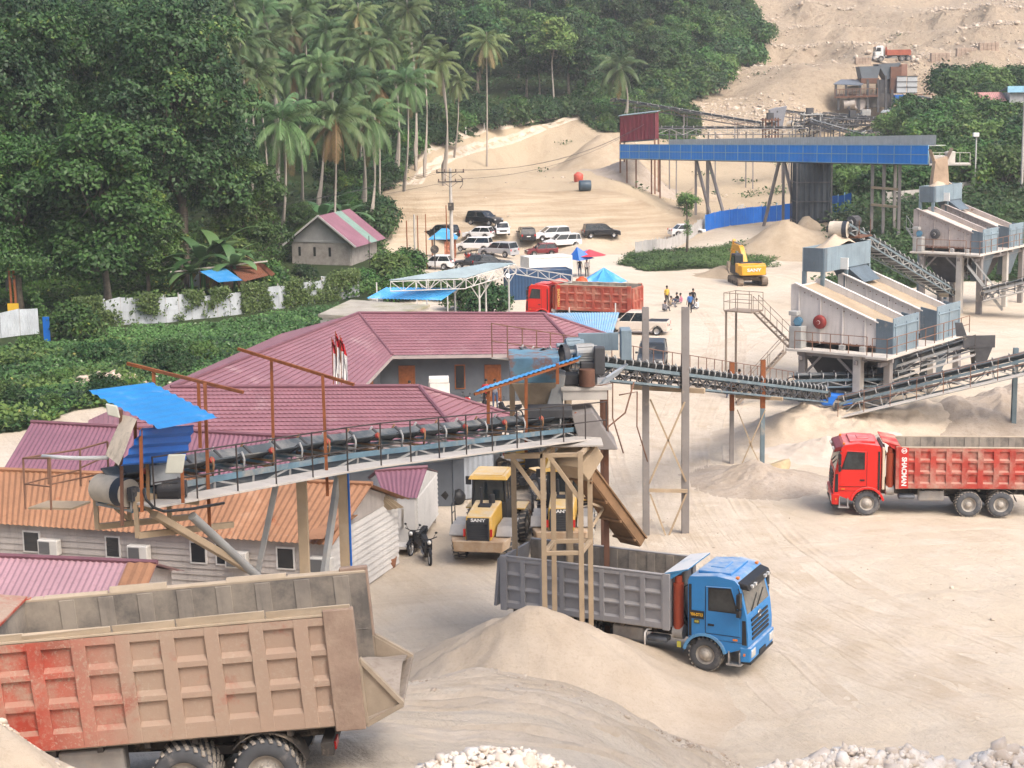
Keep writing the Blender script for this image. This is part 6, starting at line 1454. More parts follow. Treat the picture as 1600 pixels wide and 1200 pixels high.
for nm, u0, u1, m_ in (('roof', -.8, DL*.52, M_MSHEET), ('green_roof_strip', DL*.52, DL*.78, mat('grey_green_sheet', (.18,.27,.23), .5, dust=.1)), ('rear_roof', DL*.78, DL+1.2, M_MSHEET)):
 mb = MB()
 for s in (-1, 1): a1, b1 = roofpt(s,u0); a2, b2 = roofpt(s,u1); mb.corr(a1,a2,b2,b1,.3,.025)
 part(nm, mb, m_, HS, world=True)
mb = MB()
for s in (-1,1): a1, b1 = roofpt(s,-.82); mb.beam(a1,b1,.05,.2)
part('barge_board', mb, M_PIPE, HS, world=True)
for u in (1.0, 2.95, 4.9): part('window', on_wall(c0,c1,u,.28,1.0,2.0,.11,.06), M_DARKIN, HS, world=True)
# ---- shed with rusty and blue roof
SH = thing('lean_shed', 'low shed with half blue half rusty roof behind the white sheet fence', 'shed', tuple(G(365,458)))
mb = MB(); mb.corr(G(352,412,2.9),G(402,410,2.9),G(428,428,2.3),G(382,440,2.3),.22,.02); mb.corr(G(402,410,2.95),G(412,412,2.95),G(430,428,2.3),G(424,432,2.3),.22,.02); part('rusty_roof', mb, mat('rust_red_sheet', (.22,.085,.045), .8, rust=.4, streak=.4), SH, world=True)
mb = MB(); mb.corr(G(312,424,2.9),G(351,418,2.9),G(379,438,2.35),G(341,441,2.3),.22,.02); part('blue_roof', mb, M_BLUESH, SH, world=True)
mb = MB(); wall(mb, G(292,455), G(312,456), 0, 2.1, .1); part('tin_wall', mb, M_WSHEET, SH, world=True)
mb = MB(); wall(mb, G(312,455.5), G(342,456), 0, 2.2, .1); wall(mb, G(342,456), G(420,452), 0, 2.1, .1); part('board_wall', mb, mat('pinkish_boards', (.34,.22,.17), .85), SH, world=True)
mb = MB(); mb.beam(G(266,425,2.75), G(418,408,3.1), .12); part('roof_pole', mb, M_PLANK, SH, world=True)
mb = MB(); p = G(291,456); rs = random.Random(3); tp = [p, p+V((.2,0,2.2)), p+V((-.1,0,4.0)), p+V((.35,0,5.0))]; mb.path(tp, [.28,.24,.2,.1], 7)
for k in range(5): q = tp[2]+V((0,0,rs.uniform(-.8,.8))); mb.path([q, q+V((rs.uniform(-.6,.9),0,.5)), q+V((rs.uniform(-.9,1.4),.1,rs.uniform(.1,1)))], [.1,.06,.03], 5)
top('bare_stump', mb, M_BARK, 'bare broken tree stump beside the rusty roofed shed', 'stump')
# ---- white sheet fence under creepers
def fence(name, label, pts, h, pw, pm, postm, jit=.06, t=.03, ext=.1, cat='fence', corr=False, group=None, zf=None):
 c = sum((V(p) for p in pts), V((0,0,0)))/len(pts); f = thing(name, label, cat, (c.x,c.y,hz(c.x,c.y) if zf is None else 0), group=group); rs = random.Random(name)
 mb = MB(); posts = []
 for p, q in zip(pts[:-1], pts[1:]):
  p, q = V((p[0],p[1],0)), V((q[0],q[1],0)); L = (q-p).length; n = max(1,round(L/pw)); d = (q-p)/n
  for k in range(n):
   a, b = p+d*k, p+d*(k+1); za = hz(a.x,a.y) if zf is None else zf; zb = hz(b.x,b.y) if zf is None else zf; hh = h*rs.uniform(1-jit*2,1+jit); dz = rs.uniform(-jit,jit)*h; o = V((d.y,-d.x,0)).normalized()*rs.uniform(-jit,jit)*.8
   P = [a+V((0,0,za)), b-d*.02+V((0,0,zb)), b-d*.02+o+V((0,0,zb+hh+dz)), a+o+V((0,0,za+hh-dz))]
   if corr: mb.corr(P[0],P[1],P[2],P[3],.2,.018)
   else: mb.slab(P, t); mb.beam((P[0]+P[3])/2,(P[1]+P[2])/2,.04,.05)
   if rs.random() < .8: posts.append((a, za, h*rs.uniform(.95,1.1)))
 part('sheeting', mb, pm, f, world=True)
 for a, za, hh in posts[:90]: mb = MB(); mb.beam(V((a.x,a.y+.06,za-.1)), V((a.x,a.y+.06,za+hh+ext)), .08); part('post', mb, postm, f, world=True)
 return f
GF = [G(px,py) for px,py in ((-60,536),(62,521))]; fence('sheet_fence', 'grey corrugated sheet fence at the left edge below the brown posts', GF, 2.0, 1.7, M_WSHEET, M_PLANK, .05, corr=True)
GW = [G(px,py) for px,py in ((120,513),(190,508),(260,504),(340,496),(400,488),(470,478),(520,470),(562,463))]; fence('sheet_fence', 'long whitish sheet fence overgrown with creepers in front of the dark trees', GW, 2.15, 1.25, mat('white_fence_sheet', (.44,.47,.50), .6, 0, .15, .8, dust=.2, streak=.5), M_PLANK, .06)
n = 9000; seg = nr.integers(0, len(GW)-1, n); u = nr.uniform(0,1,n); P = np.array([[*GW[k]] for k in range(len(GW))]); A = P[seg]*(1-u[:,None])+P[seg+1]*u[:,None]
al = A[:,0]*.55; dens = fbm(al, al*0+3, 201, 4)*2.6+.5; zz = nr.uniform(0,1,n)**.8*2.5; low = np.exp(-zz/0.55); dens = fbm(al*1.7, zz*.5+3, 201, 4)*7+.02+(zz-1.2)*.2; keep = (nr.uniform(0,1,n) < np.clip(dens+low*.5, 0.02, 1)); A = A[keep]; zz = zz[keep]
A[:,1] -= nr.uniform(.05,.5,len(A)); A[:,2] = zz; Q = np.repeat(A,4,0)+nr.normal(size=(len(A)*4,3))*.13; nn = nr.normal(size=Q.shape)*.5+np.array([.1,-.9,.6]); nn /= np.linalg.norm(nn,axis=1)[:,None]
v,f,ti = leafquads(Q, nn, nr.uniform(.14,.30,len(Q)), np.clip(nr.uniform(0,.85,len(Q)),0,1), .6, .5); o = npmesh('climbing_creepers', v, f, M_LEAF['cover'], tint=ti); setp(o, 'creepers hanging over the long whitish sheet fence', 'creepers', kind='stuff')
mb = MB(); p = G(74,533); mb.beam(p, p+V((0,0,1.9)), .5, .1); top('blue_post', mb, M_DBLUE, 'bright blue sheet post at the end of the grey fence', 'post')
for px, lab in ((21,'left one of two tall rusty brown steel posts'),(28,'right one of two tall rusty brown steel posts')):
 mb = MB(); p = G(px,520); mb.beam(p, p+V((0,0,5.6)), .16, .16); top('steel_post', mb, M_RPIPE, lab, 'post')
p = G(22,520); mb = MB(); mb.bx(p.x-.35,p.x+.55,p.y-.14,p.y-.10,1.55,2.4); top('warning_board', mb, mat('yellow_board', (.65,.40,.03), .6, dust=.2), 'small yellow board fixed to the two brown posts', 'sign')
# vines over the posts
n = 1500; a = nr.uniform(0,1,n); P = np.stack([p.x+nr.normal(0,1.5,n)+.6, p.y+nr.normal(0,.5,n), 5.4+nr.normal(0,.45,n)],-1); P2 = np.stack([p.x+1.0+nr.normal(0,.22,500)+np.linspace(0,1.6,500), np.full(500,p.y)+nr.normal(0,.2,500), 5.2-np.linspace(0,4.4,500)],-1); P = np.concatenate([P,P2])
nn = nr.normal(size=P.shape)*.6+np.array([0,-.5,.8]); nn /= np.linalg.norm(nn,axis=1)[:,None]; v,f,ti = leafquads(P, nn, nr.uniform(.18,.36,len(P)), nr.uniform(.1,.85,len(P)), .6, .4); o = npmesh('vine', v, f, M_LEAF['light'], tint=ti); setp(o, 'bright green vine hanging from the two brown posts', 'vine')
# ---- grey fence on the green patch, blue fence and low wall beyond
fence('sheet_fence', 'pale grey sheet fence along the green patch behind the excavator', [G(px,py) for px,py in ((993,403),(1040,391),(1090,379),(1162,364))], 1.55, 1.0, mat('pale_grey_sheet', (.42,.41,.40), .6, dust=.15), M_PIPE, .03, corr=True)
fence('sheet_fence', 'bright blue sheet fence below the far blue gallery', [TG(px,py,150,260) for px,py in ((1102,362),(1140,353),(1190,347),(1250,340),(1330,328))], 2.0, 1.0, M_DBLUE, M_PBLUE, .02, corr=True)
fence('low_wall', 'low pale concrete wall running up the green slope at the right', [TG(px,py,150,260) for px,py in ((1385,318),(1440,313),(1500,303),(1560,292),(1640,282))], 1.3, 2.4, M_CONC, M_CONC, .0, t=.12, ext=.0, cat='wall')
# ---- canopies behind the office
GC = thing('metal_canopy', 'open canopy with weathered grey sheet roof on pale pipe trusses', 'canopy', tuple(G(720,505)))
A,B,C_,D = G(606,438,4.2),G(728,434,4.2),G(806,411,4.9),G(762,411,4.9)
mb = MB(); mb.corr(D,A,B,C_,.3,.03,4); part('roof', mb, M_GSHEET, GC, world=True)
A,B,C_,D = map(V,(A,B,C_,D))
mb = MB()
def truss(mb, p, q, dep, n, r_=.045):
 p, q = V(p), V(q); lo = V((0,0,-dep)); mb.tube(p,q,r_,n=5); mb.tube(p+lo,q+lo,r_,n=5)
 for k in range(n): a, b = p+(q-p)*(k/n), p+(q-p)*((k+1)/n); mb.tube(a, a+lo, r_*.8, n=4); mb.tube(a+lo if k%2 else a, b if k%2 else b+lo, r_*.8, n=4)
 mb.tube(q, q+lo, r_, n=5)
truss(mb, A+V((.2,0,-.1)), B+V((0,0,-.1)), .75, 6); truss(mb, B+V((0,0,-.1)), C_+V((0,0,-.1)), .7, 7); truss(mb, C_+V((0,0,-.3)), C_+V((4.4,-1.5,-.9)), .6, 5); part('truss', mb, M_PIPE, GC, world=True)
for px, py, h_ in ((712,508,3.6),(760,507,3.9),(796,503,4.3),(750,512,3.4),(668,503,3.4)):
 mb = MB(); p = G(px,py); mb.tube(p, p+V((0,0,h_)), .075, n=8);
 mb.tube(p+V((0,0,h_-1.1)), p+V((.7,0,h_)), .045, n=5); mb.tube(p+V((0,0,h_-1.1)), p+V((-.7,0,h_)), .045, n=5); part('post', mb, M_PIPE, GC, world=True)
mb = MB(); p = G(795,505); mb.ball(p+V((0,-.15,3.9)), .16, 12, 8); part('lamp', mb, emis('lit_lamp_globe', (1,.98,.95), 3.0), GC, world=True)
BR = thing('blue_canopy', 'bright blue sheet roof in front of the grey metal canopy', 'canopy', tuple(G(650,505)))
mb = MB(); mb.corr(G(603,449,3.3),G(718,450,3.3),G(690,469,2.6),G(572,466,2.6),.3,.03,2); part('roof', mb, M_BLUESH, BR, world=True)
for px in (590, 652, 700): mb = MB(); p = G(px, 492); mb.beam(p, p+V((0,0,2.75)), .1); part('post', mb, M_PIPE, BR, world=True)
MS = thing('concrete_store', 'low concrete store with mossy flat roof behind the maroon office roof', 'building', tuple(G(590,515)))
A,B,C_,D = G(497,491,2.4),G(600,497,2.4),G(672,476,2.4),G(548,468,2.4); mb = MB(); mb.slab([A,B,C_,D], .22); part('roof_slab', mb, M_MOSS, MS, world=True)
mb = MB()
for p, q in ((A,B),(B,C_),(C_,D),(D,A)): wall(mb, p.lerp((A+C_)/2,.05), q.lerp((A+C_)/2,.05), 0, 2.18, .15)
part('wall', mb, M_CONC, MS, world=True)
BC = thing('sheet_canopy', 'pale blue sheet canopy at the right end of the maroon roof beside the pickup', 'canopy', tuple(G(920,545)))
mb = MB(); mb.corr(G(846,489,2.7),G(968,488,2.7),G(957,523,2.4),G(872,497,2.5),.3,.025,2); part('roof', mb, M_PBLUE, BC, world=True)
for px, py in ((955,552),(962,522),(890,530)): mb = MB(); p = G(px,py); mb.beam(p, p+V((0,0,2.4)), .09); part('post', mb, M_PIPE, BC, world=True)
# ---- containers, tents, parasol, tank
def container(label, p0, p1, dep, h, m, cat='container', ribs=True):
 p0, p1 = V((p0.x,p0.y,0)), V((p1.x,p1.y,0)); d = (p1-p0).normalized(); n = V((-d.y,d.x,0)); n = n if n.y > 0 else -n; L = (p1-p0).length
 t = thing('shipping_container' if ribs else 'box_container', label, cat, tuple(p0), math.atan2(d.y,d.x)); mb = MB()
 if ribs:
  mb.corr((0,0,.12),(L,0,.12),(L,0,h-.1),(0,0,h-.1),.28,.03,shape='box'); mb.corr((0,dep,.12),(L,dep,.12),(L,dep,h-.1),(0,dep,h-.1),.28,.03,shape='box'); mb.bx(0.01,.05,.03,dep-.03,.1,h-.05)
  mb.bx(-.0,L,.05,dep-.05,h-.09,h-.05)
 else: mb.bx(0,L,0,dep,.1,h)
 part('body', mb, m, t)
 mb = MB()
 for x in (0,L):
  for y in (0,dep): mb.bx(x-.08,x+.08,y-.08,y+.08,0,h+.02)
 for z in (.06,h-.04):
  for y in (0,dep): mb.bx(.08,L-.08,y-.06,y+.06,z-.06,z+.06)
  for x in (0,L): mb.bx(x-.06,x+.06,.08,dep-.08,z-.06,z+.06)
 part('frame', mb, m, t)
 if ribs:
  for k in range(2):
   mb = MB(); mb.bx(L-.02,L+.05,.1+k*dep/2,dep/2-.06+k*dep/2,.15,h-.12); D = part('door', mb, m, t, .01)
   mb = MB()
   for y in (.35,.8): mb.tube((L+.07,k*dep/2+y,.2),(L+.07,k*dep/2+y,h-.2),.025,n=6)
   part('lock_rod', mb, M_PIPE, D)
 return t
container('dark blue ribbed shipping container beyond the red cab of the parked lorry', G(797,470), G(893,466), 2.44, 2.6, M_CONT)
container('white box container standing behind the dark blue one', G(828,440), G(893,436), 2.2, 2.35, mat('white_box_panel', (.66,.66,.64), .6, dust=.2), ribs=False)
mb = MB(); p = G(909,452); mb.lathe([(0,0),(0,.55),(.15,.58),(.85,.58),(1.0,.50),(1.1,.25),(1.2,.22),(1.2,0)], p, (0,0,1), 24); top('water_tank', mb, mat('orange_tank', (.60,.09,.02), .45, dust=.1), 'orange plastic water tank behind the body of the parked red lorry', 'tank')
TT = thing('tarpaulin_tent', 'bright blue tarpaulin tent right of the orange water tank', 'tent', tuple(G(943,455)))
mb = MB(); c = G(944,447); pk = c+V((0,.5,1.75)); ring = [c+V((x,y,z)) for x,y,z in ((-2.0,-1.0,.55),(-.7,-1.4,.62),(.9,-1.4,.55),(2.2,-.6,.5),(1.8,1.4,.6),(-.2,2.0,.7),(-1.8,1.2,.6))]
for k in range(7): a, b = ring[k], ring[(k+1)%7]; m_ = (a+b)/2*.5+pk*.5-V((0,0,.18)); mb.add([pk,a,(a+b)/2-V((0,0,.12)),b,m_],[(0,1,4),(1,2,4),(2,3,4),(3,0,4)])
part('canopy', mb, M_BLUESH, TT, world=True)
for k in (0,2,3,4,6): mb = MB(); mb.tube(V((ring[k].x,ring[k].y,0)), ring[k], .03, n=5); part('pole', mb, M_PIPE, TT, world=True)
PS = thing('market_parasol', 'blue and red parasol beside a flag pole above the orange tank', 'parasol', tuple(G(921,432)))
p = G(921,432); mb = MB(); pr = 1.75
for k in range(8):
 a0, a1 = k*math.pi/4, (k+1)*math.pi/4; mb.cur = 0 if k in (2,3,4) else 1; mb.add([p+V((0,0,2.75)),p+V((math.cos(a0)*pr,math.sin(a0)*pr,2.15)),p+V((math.cos((a0+a1)/2)*pr*.93,math.sin((a0+a1)/2)*pr*.93,2.13)),p+V((math.cos(a1)*pr,math.sin(a1)*pr,2.15))],[(0,1,2),(0,2,3)])
part('canopy', mb, [M_DBLUE, mat('red_parasol_cloth', (.60,.05,.07), .8)], PS, world=True)
mb = MB(); mb.tube(p, p+V((0,0,2.75)), .03, n=6); part('pole', mb, M_PIPE, PS, world=True)
mb = MB(); p2 = G(902,434); a,b,c_,d = [p2+V(q) for q in ((-.9,.2,1.9),(.0,0,3.1),(1.7,-.2,1.95),(.2,-.6,1.75))]; mb.add([a,b,c_,d],[(0,3,1),(3,2,1)]); T2 = top('blue_awning', mb, M_DBLUE, 'small dark blue awning tied to the pole beside the parasol', 'awning')
mb = MB(); mb.tube(p2+V((0,.1,0)), p2+V((0,.1,4.6)), .035, n=6); fp = top('flag_pole', mb, M_PIPE, 'thin pole with a small red and white flag beside the parasol', 'flag pole')
# ---- stall with a blue hipped roof
ST = thing('roadside_stall', 'small stall with bright blue hipped roof left of the utility pole', 'stall', tuple(G(695,402)))
p = G(694,402); mb = MB(); mb.slab([p+V((-1.7,-1.6,2.2)),p+V((1.6,-1.7,2.2)),p+V((.5,0,3.3)),p+V((-.2,0,3.3))],.03); mb.slab([p+V((-1.7,-1.6,2.2)),p+V((-.2,0,3.3)),p+V((-1.6,1.6,2.2))],.03); mb.slab([p+V((1.6,-1.7,2.2)),p+V((1.6,1.6,2.2)),p+V((.5,0,3.3))],.03); mb.slab([p+V((-1.6,1.6,2.2)),p+V((-.2,0,3.3)),p+V((.5,0,3.3)),p+V((1.6,1.6,2.2))],.03); part('roof', mb, M_BLUESH, ST, world=True)
for x,y in ((-1.3,-1.3),(1.3,-1.3),(1.3,1.3),(-1.3,1.3)): mb = MB(); mb.beam(p+V((x,y,0)), p+V((x,y,2.2)), .1); part('post', mb, M_RPIPE, ST, world=True)
mb = MB(); mb.bx(p.x+.1,p.x+1.3,p.y-1.25,p.y+1.2,0,1.9); part('shelves', mb, mat('stacked_goods', (.40,.16,.10), .7, 0, .8, 4), ST, world=True)
# ---- office yard clutter and flags
def box_at(px, py, w_, d, h, m, nm, lab, cat, z=0, rz=0, bev=.02):
 p = G(px,py+28); mb = MB(Matrix.Rotation(rz,4,'Z')); mb.bx(-w_/2,w_/2,-d/2,d/2,0,h); o = part(nm, mb, m, None, bev); o.location = (p.x,p.y,hz(p.x,p.y)+z); return setp(o, lab, cat)
M_FOAM = mat('white_foam', (.66,.64,.60), .8)
for k, (dz, rz) in enumerate(((0,.1),(.64,-.12),(1.28,.15),(1.92,.05))): box_at(687, 620, 1.15, .8, .62 if k < 3 else .30, M_FOAM, 'foam_box', ['lowest pale foam box of the stack in the office yard','second pale foam box of the stack in the office yard','third pale foam box of the stack in the office yard','flat pale lid on top of the foam box stack'][k], 'box', dz, rz)
def can(px, py, m, lab, nm='jerrycan'):
 p = G(px,py+30); mb = MB(); mb.bx(-.2,.2,-.14,.14,0,.48); mb.bx(-.12,.12,-.03,.03,.53,.57); mb.bx(-.12,-.08,-.03,.03,.48,.53); mb.bx(.08,.12,-.03,.03,.48,.53); mb.tube((.15,0,.48),(.17,0,.55),.04,n=8); o = part(nm, mb, m, None, .03); o.location = (p.x,p.y,hz(p.x,p.y)); return setp(o, lab, 'jerrycan')
M_YCAN = mat('yellow_plastic_can', (.68,.40,.02), .4); can(712,616,M_YCAN,'yellow jerrycan beside the foam boxes'); can(731,617,M_YCAN,'yellow jerrycan farther right near the blue sheet'); can(664,616,mat('red_plastic_can', (.5,.03,.03), .4),'red jerrycan left of the green bin'); can(655,616,mat('red_plastic_can',(0,0,0)),'red jerrycan nearest the brown door')
mb = MB(); p = G(674,648); mb.lathe([(0,0),(0,.30),(.95,.36),(.97,.39),(1.0,.39),(1.0,.34),(.9,.33),(.9,0)], p, (0,0,1), 18); top('rubbish_bin', mb, mat('dark_green_bin', (.02,.13,.10), .5), 'dark green bin left of the foam boxes', 'bin')
M_FRED = mat('flag_red', (.62,.02,.03), .8); M_FWHITE = mat('flag_white', (.78,.76,.74), .8)
for px, py, hh, lab in ((517,622,5.3,'left of three red and white flags hanging on poles'),(523,620,5.6,'middle of three red and white flags hanging on poles'),(530,623,5.4,'right of three red and white flags hanging on poles')):
 p = V((at(px,81.0),81.0,0)); hh += 1.35; t = thing('hanging_flag', lab, 'flag', tuple(p)); mb = MB(); mb.tube((0,0,0),(0,0,hh),.025,n=6); part('pole', mb, M_RPIPE, t)
 mb = MB(); rs = random.Random(px); n = 6
 for i in range(n+1):
  u = i/n
  for j, z in enumerate((hh-.1, hh-.65, hh-2.0)): mb.v.append((.02+u*.26*(1 if j else .5)+.05*math.sin(i*2.2+j), .10*math.sin(i*2.5+j*.8), z-u*.35*(1+j*.2)))
 for i in range(n):
  for j in range(2): mb.f.append([i*3+j,(i+1)*3+j,(i+1)*3+j+1,i*3+j+1]); mb.m.append(j); mb.sm.append(True)
 part('cloth', mb, [M_FRED, M_FWHITE], t)
# ---- far buildings on the slope at the right
p = TG(1568,186,200,340)
FH = thing('slope_house', 'small house with faded red roof on the green slope at the right edge', 'house', tuple(p)); mb = MB(); x0,x1 = -5.2,-.2
mb.bx(x0,x1,0,4,0,3.0); part('wall', mb, mat('pale_house_wall', (.55,.53,.50), .8), FH); mb = MB(); mb.corr((x0-.5,2,4.3),(x1+.4,2,4.3),(x1+.4,-.7,2.9),(x0-.5,-.7,2.9),.3,.03); mb.corr((x0-.5,2,4.3),(x1+.4,2,4.3),(x1+.4,4.7,2.9),(x0-.5,4.7,2.9),.3,.03); part('roof', mb, mat('faded_red_sheet', (.42,.22,.20), .6), FH)
mb = MB(); mb.bx(-3.0,-2.2,-.05,.05,.9,1.9); part('window', mb, M_DARKIN, FH)
SB = thing('slope_house', 'small pale house with light blue roof at the right edge beside the tall pole', 'house', (p.x+.6,p.y-1,p.z)); mb = MB(); mb.bx(0,6,0,4,0,4.2); part('wall', mb, mat('grey_white_wall', (.5,.5,.5), .8), SB); mb = MB(); mb.corr((-.6,-.8,5.2),(6.5,-.8,5.2),(6.5,4.5,4.4),(-.6,4.5,4.4),.3,.03); mb.bx(-.6,6.5,-.8,-.7,4.2,5.2); part('roof', mb, mat('light_blue_sheet', (.30,.55,.72), .5), SB)
mb = MB(); mb.bx(1.0,1.9,-.05,.05,1.2,2.6); part('window', mb, M_DARKIN, SB)
p = TG(1482,188,200,340); mb = MB(); mb.bx(0,4.2,0,2.2,0,1.5); o = top('red_container', mb, mat('red_container_paint', (.50,.07,.04), .5, dust=.1), 'red steel container half hidden in the bushes on the green slope', 'container', bevel=.04, org=(0,0,0)); o.location = (p.x-2.1,p.y,p.z+.9)
# ---- poles and wires
UP = thing('utility_pole', 'tall pale utility pole with two cross-arms at the car park', 'utility pole', tuple(G(707,419)))
mb = MB(); mb.tube((0,0,0),(0,0,10.6),.24,.13,n=10); part('pole', mb, M_CONC, UP)
M_INS = mat('insulator_brown', (.10,.05,.04), .4)
for z, L in ((10.2,1.5),(9.2,1.35)):
 mb = MB(); mb.beam((-L,-.15,z),(L,-.15,z),.10,.12); mb.beam((-L*.6,-.15,z),(0,-.1,z-.6),.04); mb.beam((L*.6,-.15,z),(0,-.1,z-.6),.04); ca = part('cross_arm', mb, M_CHAS, UP)
 for x in (-L+.1,-L*.4,L*.4,L-.1): mb = MB(); mb.lathe([(0,.03),(.06,.09),(.1,.05),(.16,.09),(.2,.04),(.26,.06),(.28,0)], (x,-.15,z+.06), (0,0,1), 8); part('insulator', mb, M_INS, ca)
mb = MB(); mb.path([(.9,-.2,9.9),(1.25,-.2,9.6),(1.3,-.2,8.9),(1.0,-.2,8.5)], .03, 5); mb.bx(-.3,.3,-.5,-.2,6.2,7.0); part('switch_gear', mb, M_CHAS, UP)
for k in range(8): mb = MB(); mb.tube((-.28,0,1.5+k*.4),(.28,0,1.5+k*.4),.015,n=4); part('climbing_rung', mb, M_CHAS, UP)
for px, py, hh, r_, m_, lab in ((637,415,4.9,.075,M_RPIPE,'rusty thin pole farthest left of the pole cluster'),(649,416,5.6,.12,M_CONC,'pale concrete pole left in the pole cluster'),(654,414,5.4,.07,M_RPIPE,'rusty thin pole beside the pale concrete one'),(667,421,5.9,.06,M_RPIPE,'rusty pole standing right above the lone white car'),(680,422,4.6,.07,M_CHAS,'dark thin pole with a round board left of the stall'),(699,410,6.3,.07,M_RPIPE,'brown thin pole just left of the tall utility pole'),(578,421,3.6,.05,M_CHAS,'thin bare pole before the right wall of the block house')):
 mb = MB(); p = G(px,py); mb.tube(p, p+V((0,0,hh)), r_, r_*.8, n=8)
 if px == 680: mb.lathe([(0,0),(0,.45),(.05,.45),(.05,0)], p+V((0,-.1,2.2)), (0,-1,0), 18, False)
 top('thin_pole', mb, m_, lab, 'pole')
p = TG(1596,300,150,260); mb = MB(); mb.tube(p, p+V((0,0,18)), .17, .11, n=10); mb.beam(p+V((-1,0,16.8)), p+V((1,0,16.8)), .12); top('concrete_pole', mb, M_CONC, 'tall grey pole at the right edge in front of the pale houses', 'pole')
p = TG(1523,300,150,220); LP = thing('floodlight_pole', 'white floodlight pole beside the far discharge hopper', 'lamp', tuple(p)); mb = MB(); mb.tube((0,0,0),(0,0,6.6),.09,n=8); part('pole', mb, M_PIPE, LP); mb = MB(); mb.bx(-.45,.25,-.35,.1,6.5,7.0); part('lamp_head', mb, M_WHITE, LP, .04)
def wire(a, b, sag, lab, r_=.018):
 a, b = V(a), V(b); mb = MB(); mb.path([a.lerp(b,k/14)-V((0,0,sag*4*(k/14)*(1-k/14))) for k in range(15)], r_, 4); return top('overhead_wire', mb, M_BLACKPL, lab, 'wire')
u = G(707,419);
for k, (dx, z) in enumerate(((-1.4,10.5),(-.5,10.5),(.5,10.5),(1.3,9.5))):
 wire(u+V((dx,-.15,z)), V((-52-k, 146, 7.5+.4*k)), 2.0, 'overhead wire running left from the utility pole past the block house')
 COL.objects[-1]['group'] = 'wires running left from the utility pole'
for k, (dx, z) in enumerate(((-1.4,10.5),(.5,10.5),(1.3,9.5))):
 wire(u+V((dx,-.15,z)), V((16+k, 222, 13+.5*k)), 1.6, 'overhead wire running right from the utility pole across the bank'); COL.objects[-1]['group'] = 'wires running right from the utility pole'
# ================================================================ CRUSHING AND SCREENING PLANT
M_BELT = mat('worn_conveyor_belt', (.085,.10,.112), .75, 0, .2, .8, dust=.45, ds=.8, dcol=(.36,.335,.30), updust=.3)
M_STEEL = mat('blue_grey_steel', (.15,.205,.235), .6, .1, .2, 1, dust=.38, ds=.9, rust=.15)
M_TRUSS = mat('dusty_pale_steel', (.36,.36,.35), .7, 0, .2, 1.5, dust=.4, ds=1)
M_TEAL = mat('faded_blue_steel', (.13,.22,.28), .6, 0, .25, 1.2, dust=.52, ds=.9, rust=.2)
M_WALK = mat('pale_walkway_plate', (.55,.51,.46), .85, 0, .12, 1, dust=.4, ds=.7)
M_RAILD = mat('dark_handrail', (.055,.045,.042), .6, 0, .2, 2, rust=.2)
M_RRAIL = mat('rust_brown_handrail', (.22,.12,.08), .8, 0, .2, 2)
M_LAG = mat('worn_drum_lagging', (.50,.44,.36), .8, 0, .2, 2, dust=.3)
M_RUBBER = mat('black_drum_rubber', (.035,.042,.055), .6, 0, .2, 2)
M_TAN = mat('sand_coloured_column', (.42,.32,.215), .9, 0, .15, 1, dust=.4, ds=1.2)
M_COL = mat('grey_steel_column', (.235,.215,.205), .7, 0, .15, .8, dust=.3, ds=.7, rust=.22)
M_RUSTW = mat('rusty_brown_steel', (.15,.075,.05), .85, 0, .3, 1.2, rust=.4, dust=.2)
M_SCRW = mat('dusty_white_screen_plate', (.60,.56,.53), .75, 0, .08, .8, dust=.25, ds=.6, dcol=(.48,.40,.33), streak=.4, rust=.06)
M_SCRG = mat('grey_blue_plate', (.21,.275,.32), .6, 0, .18, .8, dust=.30, ds=.7, rust=.2, rs=1.1, streak=.6)
M_SCRSH = mat('shaded_grey_blue_plate', (.11,.145,.175), .6, 0, .2, .8, dust=.28, ds=.7, rust=.15, streak=.5)  # grey-blue plate with shade put into its colour, for side faces and under-parts
M_DARKST = mat('dark_machine_steel', (.075,.075,.08), .7, .1, .3, 1.2, dust=.35, ds=1)
M_MOTOR = mat('blue_motor', (.07,.17,.26), .5, 0, .15, 2, dust=.2)
M_FLY = mat('dark_red_flywheel', (.24,.035,.03), .5)
M_REDC = mat('red_roller_cap', (.40,.06,.045), .6, dust=.2)
M_WOODB = mat('dusty_brown_chute', (.25,.145,.075), .85, 0, .25, 1.5, dust=.25, ds=1.2, dcol=(.42,.31,.2))
_idl = {}
def idler_mesh(w, red=False, simple=False, dr=0.0):
 k = (round(w,2), red, simple, dr)
 if k in _idl: return _idl[k]
 mb = MB(); h = w/2
 if not simple:
  mb.cur = 0; mb.beam((0,-h-.12,-.12-dr),(0,h+.12,-.12-dr),.06,.06)
  if dr: mb.beam((0,-h-.1,-.12),(0,h+.1,-.12),.05,.05)
  for s in (-1,1): mb.path([(0,s*(h+.10),-.10-dr),(0,s*(h+.13),.02),(0,s*(h+.12),.10),(0,s*(h+.03),.24)],.03,5)
  mb.cur = 1; mb.tube((0,-h*.38,-.045),(0,h*.38,-.045),.05,n=8)
  for s in (-1,1): mb.tube((0,s*h*.40,-.03),(0,s*(h+.0),.16),.05,n=8)
  mb.cur = 2
  if red: mb.tube((0,-h-.02,.14),(0,-h-.09,.17),.075,n=10)
  mb.cur = 1; mb.tube((.5,-h,-.50-dr),(.5,h,-.50-dr),.05,n=8)
 else:
  mb.cur = 0; mb.beam((0,-h-.1,-.06),(0,h+.1,-.06),.10,.10)
  for s in (-1,1): mb.beam((0,s*(h+.1),-.2),(0,s*(h+.1),.26),.10)
 o = part('idler', mb, [M_WOODB if red else M_TRUSS, M_DARKST, M_REDC]); me = o.data; bpy.data.objects.remove(o); _idl[k] = me; return me
